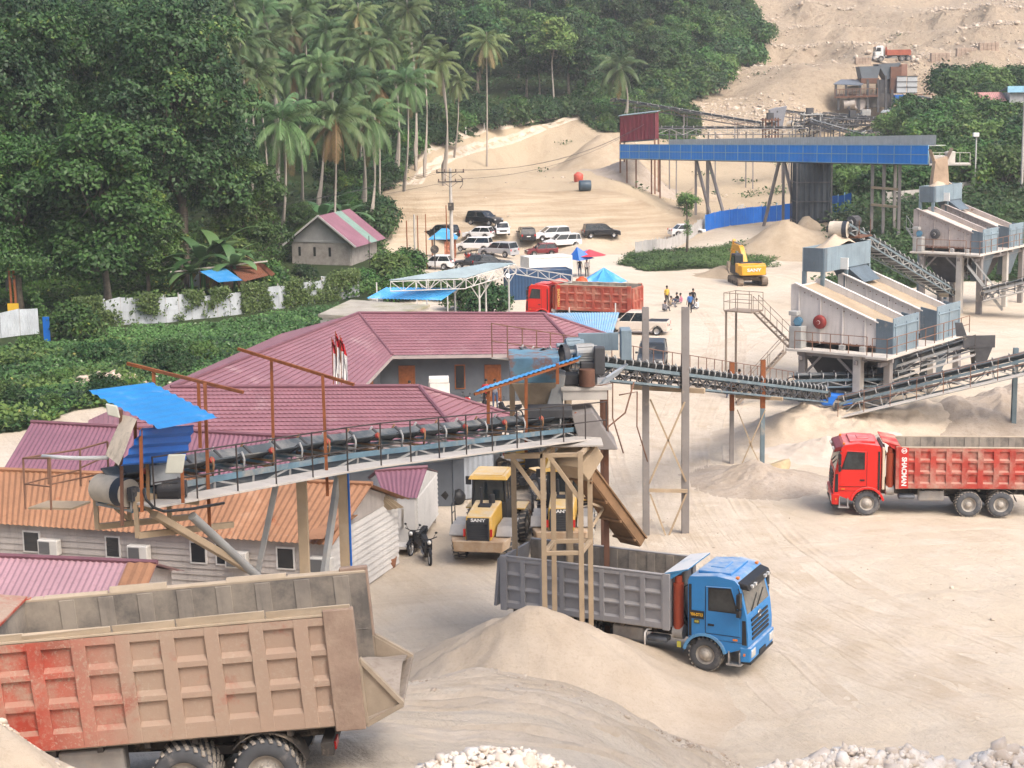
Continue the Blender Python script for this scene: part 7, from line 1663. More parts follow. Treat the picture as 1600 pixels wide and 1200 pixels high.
def conveyor(name, label, pts, w=.9, depth=.6, wside=0, simple=False, rail=True, truss=True, tm=M_TEAL, cm=M_TRUSS, step=1.2, bay=1.5, red=False, head=True, walkm=M_WALK, railm=M_RAILD, drum=.30, idl=True, group=None, both_rail=False, walkz=-.75, drop=0.0, cat='conveyor'):
 """belt conveyor along a polyline (belt surface); wside +1/-1 puts the walkway right/left of the travel direction"""
 pts = [V(p) for p in pts]; t = thing(name, label, cat, tuple(pts[0]), group=group)
 cum = [0]
 for a, b in zip(pts[:-1], pts[1:]): cum.append(cum[-1]+(b-a).length)
 L = cum[-1]
 def fr(d):
  d = max(0, min(L, d)); k = 0
  while k < len(pts)-2 and d > cum[k+1]: k += 1
  a = (pts[k+1]-pts[k]).normalized(); p = pts[k]+a*(d-cum[k]); s = a.cross(V((0,0,1))).normalized(); return p, a, s, s.cross(a)
 def at_(d, y, z): p, a, s, n = fr(d); return p+s*y+n*z
 h = w/2; N_ = max(2, int(L/1.0)); ds = [L*i/N_ for i in range(N_+1)]
 mb = MB(); prof = [(-h,.15),(-h*.45,.0),(h*.45,.0),(h,.15)]
 vs = [];
 for i, d in enumerate(ds): vs += [at_(d,y,z+.012*math.sin(i*2.1)) for y, z in prof]+[at_(d,y,z-.03) for y, z in prof]
 fs = []
 for i in range(N_):
  o = i*8; q = o+8
  for k in range(3): fs += [(o+k,o+k+1,q+k+1,q+k),(o+4+k+1,o+4+k,q+4+k,q+4+k+1)]
  fs += [(o,q,q+4,o+4),(o+3,o+7,q+7,q+3)]
 mb.add(vs, fs)
 for i in range(N_): mb.hexa([at_(ds[i+u],v*h,q-drop) for q in (-.47,-.45) for u,v in ((0,-1),(1,-1),(1,1),(0,1))])
 part('belt', mb, M_BELT, t, world=True)
 mb = MB(); sy = h+.14; D_ = drop
 nb = max(1, int(L/bay))
 for s in (-1,1):
  for i in range(nb):
   d0, d1 = L*i/nb, L*(i+1)/nb
   mb.beam(at_(d0,s*sy,-.16-D_), at_(d1,s*sy,-.16-D_), .07, .14);
   if truss: mb.beam(at_(d0,s*sy,-.16-depth-D_), at_(d1,s*sy,-.16-depth-D_), .07, .09)
 part('stringer', mb, tm, t, world=True)
 if truss:
  mb = MB()
  for s in (-1,1):
   for i in range(nb+1):
    d0 = L*i/nb; mb.beam(at_(d0,s*sy,-.2-D_), at_(d0,s*sy,-.16-depth-D_), .05)
    if i < nb:
     d1 = L*(i+1)/nb; dm = (d0+d1)/2
     if i % 2: mb.beam(at_(d0,s*sy,-.2-D_), at_(d1,s*sy,-.12-depth-D_), .05)
     else: mb.beam(at_(d0,s*sy,-.12-depth-D_), at_(d1,s*sy,-.2-D_), .05)
  for i in range(nb+1): mb.beam(at_(L*i/nb,-sy,-.16-depth-D_), at_(L*i/nb,sy,-.16-depth-D_), .05)
  part('lattice', mb, cm, t, world=True)
 if idl:
  n = min(90, int(L/step))
  for i in range(n):
   d = (i+.5)*L/n; p, a, s, nn = fr(d); o = bpy.data.objects.new('idler', idler_mesh(w, red and i % 2 == 0, simple, drop)); link(o, t)
   # local y of the idler = -s so that the red cap faces the camera-side
   sg = 1 if (-s).y > 0 else -1; y = (-s)*sg; x = a*sg
   o.matrix_local = Matrix(((x.x,y.x,nn.x,p.x-pts[0].x),(x.y,y.y,nn.y,p.y-pts[0].y),(x.z,y.z,nn.z,p.z-pts[0].z),(0,0,0,1)))
 if wside:
  y0, y1 = wside*(h+.28), wside*(h+.98); mb = MB()
  for i in range(nb):
   d0, d1 = L*i/nb, L*(i+1)/nb-.015; z = walkz
   mb.hexa([at_(d0,y0,z-.05),at_(d1,y0,z-.05),at_(d1,y1,z-.05),at_(d0,y1,z-.05),at_(d0,y0,z),at_(d1,y0,z),at_(d1,y1,z),at_(d0,y1,z)])
  part('walkway', mb, walkm, t, world=True)
  for sd in ((wside,-wside) if both_rail else (wside,)):
   yr = sd*(h+.95) if sd == wside else sd*(h+.30); mb = MB(); np_ = max(2, int(L/1.3)); zb = walkz if sd == wside else -.2
   for i in range(np_+1): d = L*i/np_; p = at_(d, yr, zb); mb.tube(p, p+V((0,0,1.17)), .022, n=5)
   for zz in (1.15, .55):
    for i in range(np_): mb.tube(at_(L*i/np_,yr,zb)+V((0,0,zz)), at_(L*(i+1)/np_,yr,zb)+V((0,0,zz)), .02, n=5, cap=False)
   part('handrail', mb, railm, t, world=True)
 if head:
  for d, r_ in ((0, drum*.8),(L, drum)):
   p, a, s, n = fr(d); c = p-n*(r_-.02); mb = MB()
   mb.tube(c-s*(h+.05), c+s*(h+.05), r_, n=24); D = part('drum', mb, M_LAG, t, world=True)
   mb = MB()
   mb.tube(c-s*(h+.04), c-s*(h-.24), r_+.02, n=24); part('drum_band', mb, M_RUBBER, D, world=True)
   mb = MB(); mb.tube(c-s*(h+.30), c+s*(h+.30), .06, n=8)
   for q in (-1,1): mb.beam(c+s*q*(h+.2)-V((0,0,.16)), c+s*q*(h+.2)+V((0,0,.16)), .16, .22, a)
   part('drum_shaft', mb, M_DARKST, D, world=True)
 return t, fr, at_, L
def motor(parent, c, ax, r=.22, L=.6, m=None, world=True, nm='drive_motor'):
 c, ax = V(c), V(ax).normalized(); mb = MB(); mb.tube(c-ax*L/2, c+ax*L/2, r, n=16); mb.tube(c+ax*L/2, c+ax*(L/2+.12), r*.8, n=16); mb.tube(c-ax*(L/2+.3), c-ax*L/2, r*.35, n=10)
 for k in range(8): q = V(ax.orthogonal()).normalized(); q.rotate(Matrix.Rotation(k*.785,3,ax)); mb.beam(c-ax*L*.4+q*r, c+ax*L*.4+q*r, .03, .05, q)
 mb.beam(c-ax*L*.4-V((0,0,r)), c+ax*L*.4-V((0,0,r)), r*1.4, .08)
 return part(nm, mb, m or M_MOTOR, parent, world=world)
# ---------------- main belt conveyor with its blue shelter
CP = [V((1.9,53.9,7.75)), V((-5.05,43.7,9.15)), V((-9.35,38.0,9.62))]
MC, fr, at_, L = conveyor('belt_conveyor', 'long belt conveyor crossing above the huts, with walkway and red roller caps', CP, .95, .42, -1, red=True, step=1.0, drum=.33, bay=1.25, walkz=-.5, drop=.14)
# drive at the left head
p, a, s, n = fr(L)
cs = -s if (-s).y < 0 else s     # camera side
motor(MC, p+s*-1*0+V((1.25,.2,-.35)), V((1,.1,0)), .26, .55, mat('dark_motor', (.05,.05,.055), .5, dust=.3))
mb = MB(); c = p+V((.75,.5,-.4)); mb.lathe([(-.10,.34),(.10,.34),(.10,.05),(-.10,.05)], c, s, 22); part('pulley', mb, M_DARKST, MC, world=True)
mb = MB()   # head frame
for q in (-1,1):
 b0 = p+s*q*.72; mb.beam(b0+V((0,0,-.35)), b0-a*1.9+V((0,0,-.75)), .12,.18); mb.beam(b0+V((0,0,-.35)), b0+V((0,0,-1.35)), .1); mb.beam(b0-a*1.0+V((0,0,-.5)), b0-a*1.0+V((0,0,-1.35)), .1)
 mb.beam(b0+V((0,0,-1.3)), b0-a*3.0+V((0,0,-1.5)), .12,.14); mb.beam(b0+V((0,0,-.4)), b0-a*1.0+V((0,0,-1.3)), .08)
part('head_frame', mb, M_TAN, MC, world=True)
# end platform with railings
mb = MB(); pa, pb2 = G(44,796,8.35), G(112,797,8.35); mb.hexa([pa+V(k)+V((0,0,q)) if i else pb2+V(k)+V((0,0,q)) for q in (0,.05) for i,k in ((1,(0,0,0)),(0,(0,0,0)),(0,(.3,.7,0)),(1,(.3,.7,0)))]); part('end_platform', mb, M_TAN, MC, world=True)
mb = MB()
rl = [(pix(36,716,40.3),pix(40,796,40.3)),(pix(78,716,39.6),pix(80,797,39.6)),(pix(125,702,41.0),pix(126,760,41.0)),(pix(168,690,41.4),pix(169,730,41.4)),(pix(75,712,40.9),pix(76,757,40.9))]
for q0, q1 in rl: mb.tube(q1, q0, .03, n=6)
for i, j in ((0,2),(2,3),(0,1)): mb.tube(rl[i][0], rl[j][0], .026, n=6); mb.tube(rl[i][0].lerp(rl[i][1],.5), rl[j][0].lerp(rl[j][1],.55), .022, n=6)
mb.tube(pix(78,757,39.6), pix(170,738,40.3), .022, n=6); part('handrail', mb, M_RRAIL, MC, world=True)
mb = MB(); mb.path([pix(66,713,39.9),pix(100,715,39.6),pix(130,716,39.3),pix(168,715,39.0)], .05, 7); part('white_pipe', mb, M_WHITE, MC, world=True)
# shelter
SHL = thing('drive_shelter', 'small blue corrugated shelter over the left head drum of the long conveyor', 'shelter', tuple(pix(235,800,38.5)))
A,B,C_,D = pix(138,612,38.4), pix(238,599,41.2), pix(342,654,39.9), pix(250,672,36.9)
mb = MB(); mb.corr(A,D,C_,B,.28,.03,4,'box'); part('roof', mb, mat('shelter_roof_blue', (.022,.235,.58), .45, 0, .12, .8, updust=.10, dcol=(.5,.62,.72)), SHL, world=True)
mb = MB(); q = [pix(222,669,37.1), pix(304,664,39.4), pix(289,720,39.4), pix(188,728,37.0)]; mb.corr(q[0],q[3],q[2],q[1],.20,.028,3); part('side_sheet', mb, M_DBLUE, SHL, world=True)
mb = MB(); q = [pix(191,648,37.6), pix(214,655,37.2), pix(186,727,36.9), pix(164,712,37.4)];
n_ = 6
for i in range(n_+1):
 for j in range(4): u, v_ = j/3, i/n_; pnt = (q[0]*(1-u)+q[1]*u)*(1-v_)+(q[3]*(1-u)+q[2]*u)*v_+V((0,.05*math.sin(v_*7+u*3),0)); mb.v.append(tuple(pnt))
for i in range(n_):
 for j in range(3): k = i*4+j; mb.f.append([k,k+1,k+5,k+4]); mb.m.append(0); mb.sm.append(True)
part('hanging_board', mb, mat('stained_hanging_board', (.58,.50,.40), .85, 0, .2, 2, streak=.9, rust=.15), SHL, world=True)
for px, y0, y1, dd, m_ in ((191,640,822,37.6,M_RUSTW),(222,668,800,37.2,M_RPIPE),(232,715,790,38.6,M_WOODB),(286,715,786,38.4,M_RPIPE),(213,655,760,40.6,M_RPIPE)):
 mb = MB(); mb.beam(pix(px,y1,dd), pix(px-2,y0,dd), .07); part('post', mb, m_, SHL, world=True)
mb = MB(); q = pix(272,726,37.6); mb.hexa([q+V(k) for k in ((-.22,-.03,-.2),(.18,-.03,-.2),(.18,.05,-.2),(-.22,.05,-.2),(-.14,.05,.22),(.26,.05,.22),(.26,.12,.22),(-.14,.12,.22))]); part('floodlight', mb, mat('flood_lamp_face', (.55,.55,.47), .3), SHL, .02, world=True)
mb = MB(); q = pix(176,640,37.4); mb.hexa([q+V(k) for k in ((-.12,-.03,-.12),(.16,-.03,-.2),(.16,.04,-.2),(-.12,.04,-.12),(-.16,.0,.14),(.1,.0,.08),(.1,.07,.08),(-.16,.07,.14))]); part('floodlight', mb, mat('flood_lamp_face',(0,0,0)), SHL, .02, world=True)
mb = MB(); q0, q1, q2, q3 = pix(236,758,38.8), pix(284,752,39.2), pix(284,722,39.2), pix(236,728,38.8); mb.slab([q0,q1,q2,q3],.03); part('control_panel', mb, mat('stained_grey_panel', (.32,.34,.35), .6, 0, .3, 2, dust=.3), SHL, world=True)
mb = MB(); mb.path([pix(224,764,37.2),pix(228,780,37.1),pix(240,793,37.2),pix(256,799,37.4),pix(300,795,38.4),pix(350,786,39.5)], .035, 6); part('cable', mb, M_BLACKPL, SHL, world=True)
# rusty frames standing up from the walkway
for nm, bar, posts in (('rusty_frame', ((199,568,41.5),(380,613,40.4)), ((240,578,700,41.3),(310,596,700,41.6),(320,598,838,40.4))), ('rusty_frame', ((372,545,44.5),(553,601,43.2)), ((424,560,690,44.3),(504,586,775,43.4)))):
 mb = MB(); mb.beam(pix(*bar[0]), pix(*bar[1]), .075)
 for px, y0, y1, dd in posts: mb.beam(pix(px+ (8 if y1>700 else 3),y1,dd), pix(px,y0,dd), .075)
 part(nm, mb, M_RPIPE, MC, world=True)
# columns below
def strut(parent, a, b, w_, m_, h_=None, nm='support_leg', up=(0,0,1)): mb = MB(); mb.beam(a, b, w_, h_, up); return part(nm, mb, m_, parent, .01, world=True)
gz = lambda x, y: hz(x, y)
def dat(px): return min((L*k/400 for k in range(401)), key=lambda d: abs(bearing(at_(d,0,0).x, at_(d,0,0).y)-px))
c1 = at_(dat(462),0,-.75); strut(MC, (c1.x,c1.y,gz(c1.x,c1.y)-.3), c1, .26, M_TAN)
c2 = at_(dat(529),0,-.75); mb = MB(); mb.ibeam((c2.x,c2.y,gz(c2.x,c2.y)-.3), c2, .26, .26, .05); part('support_leg', mb, M_TAN, MC, world=True); strut(MC, (c2.x+.16,c2.y-.02,gz(c2.x,c2.y)), c2+V((.16,-.02,0)), .05, M_DBLUE, .16)
strut(MC, (c1.x-.5,c1.y-.6,gz(c1.x,c1.y)-.3), c2+V((-.1,0,-.1)), .16, M_TRUSS); c3 = at_(dat(425),0,-.7); strut(MC, (c1.x-2.6,c1.y-.5,gz(c1.x-2.6,c1.y)-.3), c3, .14, M_TRUSS)
g1 = pix(432,890,43.0); mb = MB(); mb.tube(pix(300,806,39.5), g1+V((.7,0,-1.4)), .11, n=12); part('brace_pipe', mb, mat('grey_pipe', (.33,.33,.32), .7, dust=.3), MC, world=True)
strut(MC, pix(240,803,38.6), pix(392,892,41.5), .24, M_TAN, .16, 'brace_beam')
# ---------------- loading tower and chute
TW = thing('loading_tower', 'sand coloured four legged steel tower standing in front of the blue lorry', 'tower', (1.7,51.8,gz(1.7,51.8)))
legs = [(at(847,50.6),50.6),(at(907,50.6),50.6),(at(863,52.0),52.0),(at(922,52.0),52.0)]
for x, y in legs: mb = MB(); mb.ibeam((x,y,gz(x,y)-.3),(x,y,7.3),.16,.16,.04); part('leg', mb, M_TAN, TW, world=True)
mb = MB()
for z in (4.05, 7.2):
 for i, j in ((0,1),(1,3),(3,2),(2,0)): mb.beam((*legs[i],z),(*legs[j],z),.13,.13)
for i, dx in ((0,-1.0),(1,-1.0)): x, y = legs[i]; mb.beam((x,y,5.75),(x+dx*.95,y,7.15),.13)
mb.beam((legs[0][0]-1.2,legs[0][1],7.2),(legs[0][0],legs[0][1],7.2),.16,.16)
part('cross_frame', mb, M_TAN, TW, .01, world=True)
mb = MB(); mb.bx(legs[0][0]-.5,legs[3][0]+.4,51.3,52.3,7.30,7.35); part('deck', mb, M_WALK, TW, world=True)
CH = thing('loading_chute', 'long dusty brown trough chute slanting down from the tower top to the right', 'chute', tuple(pix(985,855,55.6)))
A, B = pix(895,730,53.2), pix(985,850,55.8); ax2 = (B-A).normalized(); sd = ax2.cross(V((0,0,1))).normalized(); nn = sd.cross(ax2)
mb = MB(); mb.beam(A, B, .86, .06, nn)
for q in (-1,1): mb.beam(A+sd*q*.43+nn*.17, B+sd*q*.43+nn*.17, .06, .34, nn); mb.beam(A+sd*q*.46+nn*.35, B+sd*q*.46+nn*.35, .12, .06, nn)
for k in range(4): q = A.lerp(B, .15+k*.25)-nn*.06; mb.beam(q-sd*.48, q+sd*.48, .08, .08)
part('trough', mb, M_WOODB, CH, .008, world=True)
mb = MB(); q = A-ax2*.35; mb.hexa([q+sd*-.6+nn*-.2,q+sd*.6+nn*-.2,q+ax2*.7+sd*.6+nn*-.2,q+ax2*.7-sd*.6+nn*-.2,q+sd*-.75+nn*.75,q+sd*.75+nn*.75,q+ax2*.6+sd*.7+nn*.75,q+ax2*.6-sd*.7+nn*.75]); part('inlet_box', mb, M_TAN, CH, .02, world=True)
mb = MB(); m_ = A.lerp(B,.52); mb.beam((legs[3][0],legs[3][1],5.3), m_, .07); mb.beam((legs[3][0],legs[3][1],4.4), m_, .07); part('stay', mb, M_TAN, CH, world=True)
# ---------------- upper belt conveyor to the feed hopper
UP0, UP1 = V((17.3,92.6,1.55)), V((.65,54.9,9.80))
UC, fr2, at2, L2 = conveyor('belt_conveyor', 'inclined belt conveyor on tall posts rising from the white screens to the feed hopper', [UP0, UP1], .9, .55, 1, tm=M_STEEL, cm=M_DARKST, step=.9, drum=.36, bay=1.3, railm=M_RRAIL, both_rail=False, walkz=-.25)
for px, yb, y0, Yd, w_, m_ in ((1012,862,480,67.5,.27,M_COL),(1075,866,480,67.6,.30,M_COL),(1149,735,582,80.8,.20,M_COL),(1198,745,578,80.6,.21,M_STEEL)):
 x = at(px, Yd); zt = pix(px,y0,1.0); zt = CAMH+(zt.z-CAMH)/zt.y*Yd; mb = MB(); mb.ibeam((x,Yd,gz(x,Yd)-.3),(x,Yd,zt),w_,w_,.05,(0,1,0)); o = part('tall_post', mb, m_, UC, world=True)
 mb = MB(); mb.ibeam((x,Yd,zt-.02),(x,Yd,zt+.5 if px > 1140 else zt+.02),w_,w_,.05,(0,1,0)); mb.beam((x,Yd,zt-1.9),(x,Yd,zt+.5 if px > 1140 else zt+.04),w_+.02); part('rusty_post_top', mb, M_RPIPE, UC, world=True) if px > 1140 else None
mb = MB()
def pz(px, py, Yd): q = pix(px,py,1.0); return V((q.x/q.y*Yd, Yd, CAMH+(q.z-CAMH)/q.y*Yd))
for (a1,b1) in (((1016,624),(1072,752)),((1070,628),(1014,756)),((1016,772),(1052,868)),((1072,772),(1033,866))): mb.beam(pz(*a1,67.4), pz(*b1,67.4), .07)
mb.beam(pz(1014,766,67.4), pz(1074,767,67.4), .14)
for (a1,b1) in (((1152,640),(1176,700)),((1196,640),(1156,732)),((1170,690),(1196,742))): mb.beam(pz(*a1,80.5), pz(*b1,80.5), .05)
mb.beam(at2(L2*.647,-1.6,-.8), at2(L2*.647,1.6,-.8), .2); mb.beam(at2(L2*.30,-1.2,-.8), at2(L2*.30,1.2,-.8), .16); part('cross_brace', mb, M_TAN, UC, world=True)
# ---------------- feed hopper between the two
FHP = thing('feed_hopper', 'rusty blue feed hopper with machinery where the two conveyors meet above the loaders', 'hopper', (1.0,54.4,7.0))
cx, cyy = .70, 54.3
mb = MB(); mb.hexa([(cx-.75,cyy-.9,9.0),(cx+.8,cyy-.9,9.0),(cx+.8,cyy+.9,9.0),(cx-.75,cyy+.9,9.0),(cx-.80,cyy-1.0,9.85),(cx+.85,cyy-1.0,9.85),(cx+.85,cyy+1.0,9.85),(cx-.80,cyy+1.0,9.85)]); part('hopper_box', mb, mat('rust_streaked_blue', (.13,.25,.33), .7, 0, .3, 1.2, rust=.55, rs=1.3, rcol=(.23,.13,.10), dust=.2), FHP, .02, world=True)
mb = MB(); mb.hexa([(cx-.25,cyy-.4,7.95),(cx+.35,cyy-.4,7.95),(cx+.35,cyy+.4,7.95),(cx-.25,cyy+.4,7.95),(cx-.72,cyy-.9,9.0),(cx+.78,cyy-.9,9.0),(cx+.78,cyy+.9,9.0),(cx-.72,cyy+.9,9.0)]); mb.hexa([(cx-.22,cyy-.42,7.3),(cx+.5,cyy-.42,7.3),(cx+.5,cyy+.42,7.3),(cx-.22,cyy+.42,7.3),(cx-.25,cyy-.44,8.1),(cx+.4,cyy-.44,8.1),(cx+.4,cyy+.44,8.1),(cx-.25,cyy+.44,8.1)]); part('funnel', mb, mat('dusty_tan_funnel', (.38,.30,.215), .85, 0, .25, 1.5, dust=.4), FHP, .02, world=True)
mb = MB(); mb.hexa([(cx+.35,cyy-.8,8.0),(cx+.85,cyy-.8,7.7),(cx+.95,cyy+.2,7.7),(cx+.5,cyy+.2,8.0),(cx+.75,cyy-.8,9.3),(cx+1.05,cyy-.8,9.2),(cx+1.1,cyy+.2,9.2),(cx+.8,cyy+.2,9.3)]); mb.hexa([(cx+.6,cyy-1.0,7.2),(cx+1.35,cyy-1.0,7.2),(cx+1.35,cyy,7.2),(cx+.6,cyy,7.2),(cx+.55,cyy-.95,7.75),(cx+1.1,cyy-.95,8.0),(cx+1.1,cyy,8.0),(cx+.55,cyy,7.75)]); part('side_chute', mb, M_TRUSS, FHP, .02, world=True)
mb = MB(); mb.bx(cx+.9,cx+2.55,cyy-.9,cyy+1.0,8.72,8.82); mb.bx(cx+.95,cx+2.4,cyy-.85,cyy-.7,8.4,8.72); part('platform', mb, M_WALK, FHP, world=True)
mb = MB(); mb.bx(cx+1.0,cx+1.5,cyy-.6,cyy,8.85,9.2); mb.bx(cx+1.55,cx+2.1,cyy-.6,cyy+.1,8.85,9.6); mb.lathe([(-.1,.42),(.1,.42),(.1,.32),(-.1,.32)],(cx+1.05,cyy-.3,9.75),(1,.25,0),24); mb.bx(cx+2.0,cx+2.35,cyy-.7,cyy-.3,9.2,10.1); part('gear_drive', mb, M_DARKST, FHP, .03, world=True)
motor(FHP, (cx+1.7,cyy-.2,9.9), (1,.2,0), .25, .6, M_TRUSS); motor(FHP, (cx+1.35,cyy+.7,10.0), (1,.2,0), .22, .5, M_SCRG)
mb = MB(); mb.tube((cx+1.75,cyy-.75,8.85),(cx+1.75,cyy-.75,9.4),.26,n=14); part('oil_drum', mb, M_RUSTW, FHP, world=True)
mb = MB(); mb.bx(cx+1.55,cx+2.9,cyy+.9,cyy+1.0,9.75,10.35); mb.bx(cx+2.9,cx+3.25,cyy-.3,cyy+.5,9.6,10.6); part('machine_guard', mb, M_SCRG, FHP, .02, world=True)
for x, y in ((cx+1.15,cyy-.75),(cx+2.35,cyy-.75),(cx+1.15,cyy+.95),(cx+2.35,cyy+.95),(cx-.7,cyy+.95)): mb = MB(); mb.ibeam((x,y,gz(x,y)-.3),(x,y,8.72),.18,.18,.045); part('leg', mb, M_TAN if x < 3 else M_RUSTW, FHP, world=True)
mb = MB()
for k in range(6): y = cyy-1.2+.0*k; q0 = pz(932+k*3,606-k*3.2,54.0); mb.beam(q0, q0+V((.72,.2,.42)), .10, .02, (0,-.4,1))
part('sheet_strips', mb, mat('pale_tin_strip', (.50,.55,.60), .4, .2), FHP, world=True)
mb = MB()
for dx, z0 in ((2.6,8.8),(3.4,8.5)): mb.path([(cx+dx-.6,cyy-.6,z0),(cx+dx,cyy-.6,z0+.1),(cx+dx+.0,cyy-.4,z0-1.1),(cx+dx+.35,cyy-.4,z0-2.3)], .025, 5)
mb.path([(cx+1.2,cyy-1.0,7.3),(cx+2.2,cyy-1.0,7.35),(cx+3.0,cyy-.6,7.9),(cx+3.3,cyy-.5,8.9)], .03, 5); part('loose_railing', mb, M_RRAIL, FHP, world=True)
AW = thing('blue_awning', 'long narrow blue sheet awning on brown posts over the right end of the long conveyor', 'awning', tuple(pz(822,720,51.0)))
A,B = pz(741,613,49.6), pz(903,560,52.6); C_, D = B+V((.3,1.9,-.16)), A+V((.3,1.9,-.16)); mb = MB(); mb.corr(A,B,C_,D,.2,.02,1); part('roof', mb, M_BLUESH, AW, world=True)
mb = MB(); mb.beam(A+V((0,.05,-.07)), B+V((0,.05,-.07)), .07); mb.beam(A+V((.3,1.8,-.25)), B+V((.3,1.8,-.25)), .07); part('purlin', mb, M_RPIPE, AW, world=True)
for px, y0, y1, Yd in ((763,607,664,50.2),(822,590,716,50.8),(871,568,600,52.0)): mb = MB(); mb.beam(pz(px,y1,Yd), pz(px,y0,Yd), .10); part('post', mb, M_RPIPE, AW, world=True)
# tail end hood and skirting of the long conveyor below the hopper
mb = MB(); q = at_(1.4,0,.0); mb.bx(q.x-.7,q.x+.8,q.y-.5,q.y+.5,q.z+.12,q.z+.42); part('loading_skirt', mb, M_DARKST, MC, .03, world=True)
mb = MB(); mb.hexa([(2.2,52.6,6.9),(3.4,52.6,6.9),(3.4,54.6,6.9),(2.2,54.6,6.9),(1.9,52.9,8.0),(2.6,52.9,8.1),(2.6,54.6,8.1),(1.9,54.6,8.0)]); part('tail_guard', mb, mat('dusty_guard_plate', (.24,.22,.21), .8, dust=.3), MC, .03, world=True)
# ---------------- screening station (twin inclined screens on a platform)
def screen_station(label, O, rotz, plat, sc=1.0, white=True, bin_=True, ladder=True, lab_bin=None):
 t = thing('screening_station', label, 'screen', (O.x, O.y, gz(O.x, O.y)), rotz); z = plat; W = 3.2*sc; gap = 6.1*sc; y1 = 1.2*sc; L0, L1 = -.9*sc, 4.8*sc; end = 6.05*sc; wd = y1+gap+W+1.0
 wm = M_SCRW if white else mat('worn_rusty_screen_plate', (.40,.35,.33), .8, 0, .2, .9, dust=.35, rust=.25, streak=.5)
 mb = MB(); mb.bx(0,L1+.2,0,1.05,z-.14,z); mb.bx(L1-.1,end,-.35,wd,z-.145,z-.005); mb.bx(0,L1,y1+W+.1,y1+gap-.1,z-.15,z-.01); mb.bx(-.6,0,0,wd,z-.15,z-.01); part('platform', mb, M_WALK, t, .01)
 mb = MB()
 def rails(P, h=1.05):
  for i in range(len(P)-1):
   a, b = V(P[i]), V(P[i+1]); n = max(1, round((b-a).length/1.25))
   for k in range(n+1): q = a.lerp(b,k/n); mb.tube(q, q+V((0,0,h)), .028, n=5)
   for zz in (h, h*.5): mb.tube(a+V((0,0,zz)), b+V((0,0,zz)), .024, n=5)
 rails([(0,.05,z),(L1-.2,.05,z)]); rails([(L1+.3,-.3,z),(end-.05,-.3,z),(end-.05,wd,z)]); part('handrail', mb, M_RRAIL, t)
 for k in range(2):
  y = y1+k*gap; h0, h1 = 3.75*sc, 1.75*sc; zb = z+.25
  mb = MB()
  for yy in (y, y+W-.09): mb.prism([(L0,yy,zb),(L1,yy,zb-.0),(L1,yy,z+h1),(L0+.35,yy,z+h0),(L0,yy,z+h0-.1)], (0,.09,0))
  mb.bx(L0-.02,L0+.07,y+.09,y+W-.09,zb,z+h0-.25)
  for yy, s_ in ((y,-1),(y+W,1)):
   a, b = V((L0+.3,yy+s_*.04,z+h0)), V((L1,yy+s_*.04,z+h1)); mb.beam(a, b, .26, .08)
   for q in range(4): x = L0+.5+q*(L1-L0)/4; zt = z+h0-(h0-h1)*(x-L0-.35)/(L1-L0-.35); mb.bx(x,x+.09,min(yy,yy+s_*.07),max(yy,yy+s_*.07),zb,zt-.1)
  S = part('screen_box', mb, wm, t, .012)
  mb = MB(); n1, n2 = 14, 6; fs = []
  for i in range(n1+1):
   for j in range(n2+1):
    u, v_ = i/n1, j/n2; x = L0+.08+u*(L1-L0-.1); yy = y+.09+v_*(W-.18); zz = z+h0-.42-(h0-h1)*u+(.10+.08*mnoise.noise(V((x*1.2,yy*1.4,k*7.0))))*(1-.6*u); mb.v.append((x,yy,zz))
  for i in range(n1):
   for j in range(n2): q = i*(n2+1)+j; mb.f.append([q,q+n2+1,q+n2+2,q+1]); mb.m.append(0); mb.sm.append(True)
  part('material_bed', mb, M_TANSAND if white else M_PALE, S)
  mb = MB()
  for q in range(13):
   x = L0+.5+q*(L1-L0-.6)/12; zt = z+h0-(h0-h1)*(x-L0-.35)/(L1-L0-.35)-.34
   for zz in (zb+.12, zt): mb.tube((x,y-.03,zz),(x,y+.01,zz),.035,n=6)
  mb.beam((L0+.3,y-.03,zb+.06),(L1-.1,y-.03,zb+.06),.06,.1); part('bolt_row', mb, M_RUSTW, S)
  # discharge box
  mb = MB(); mb.cur = 1; mb.prism([(L1-.15,y-.12,z-.1),(end-.35,y-.12,z-.1),(end-.35,y-.12,z+h1+.05),(L1-.15,y-.12,z+h1+.25)],(0,.06,0)); mb.prism([(L1-.15,y+W+.06,z-.1),(end-.35,y+W+.06,z-.1),(end-.35,y+W+.06,z+h1+.05),(L1-.15,y+W+.06,z+h1+.25)],(0,.06,0))
  mb.cur = 0; mb.bx(end-.37,end-.30,y-.12,y+W+.12,z+.0,z+h1+.3); mb.bx(end-.31,end-.24,y-.05,y+W+.05,z+h1-.22,z+h1-.14)
  for q in range(3): yy = y+.1+q*(W-.2)/2; mb.bx(end-.31,end-.25,yy-.04,yy+.04,z+.1,z+h1)
  part('discharge_box', mb, [M_SCRG, M_SCRSH], t, .012)
  # hopper beneath and under-chutes
  mb = MB(); mb.hexa([(L0+2.2,y+.8,z-2.6),(L0+3.6,y+.8,z-2.6),(L0+3.6,y+W-.8,z-2.6),(L0+2.2,y+W-.8,z-2.6),(L0+.6,y+.1,z-.16),(L1-.4,y+.1,z-.16),(L1-.4,y+W-.1,z-.16),(L0+.6,y+W-.1,z-.16)]); part('under_hopper', mb, M_DARKST, t, .02)
  mb = MB(); mb.hexa([(L1-.6,y+.9,z-2.4),(L1+.2,y+.9,z-2.4),(L1+.2,y+W-.9,z-2.4),(L1-.6,y+W-.9,z-2.4),(L1-.1,y+.2,z-.16),(end-.4,y+.2,z-.16),(end-.4,y+W-.2,z-.16),(L1-.1,y+W-.2,z-.16)]); part('under_chute', mb, M_SCRSH, t, .02)
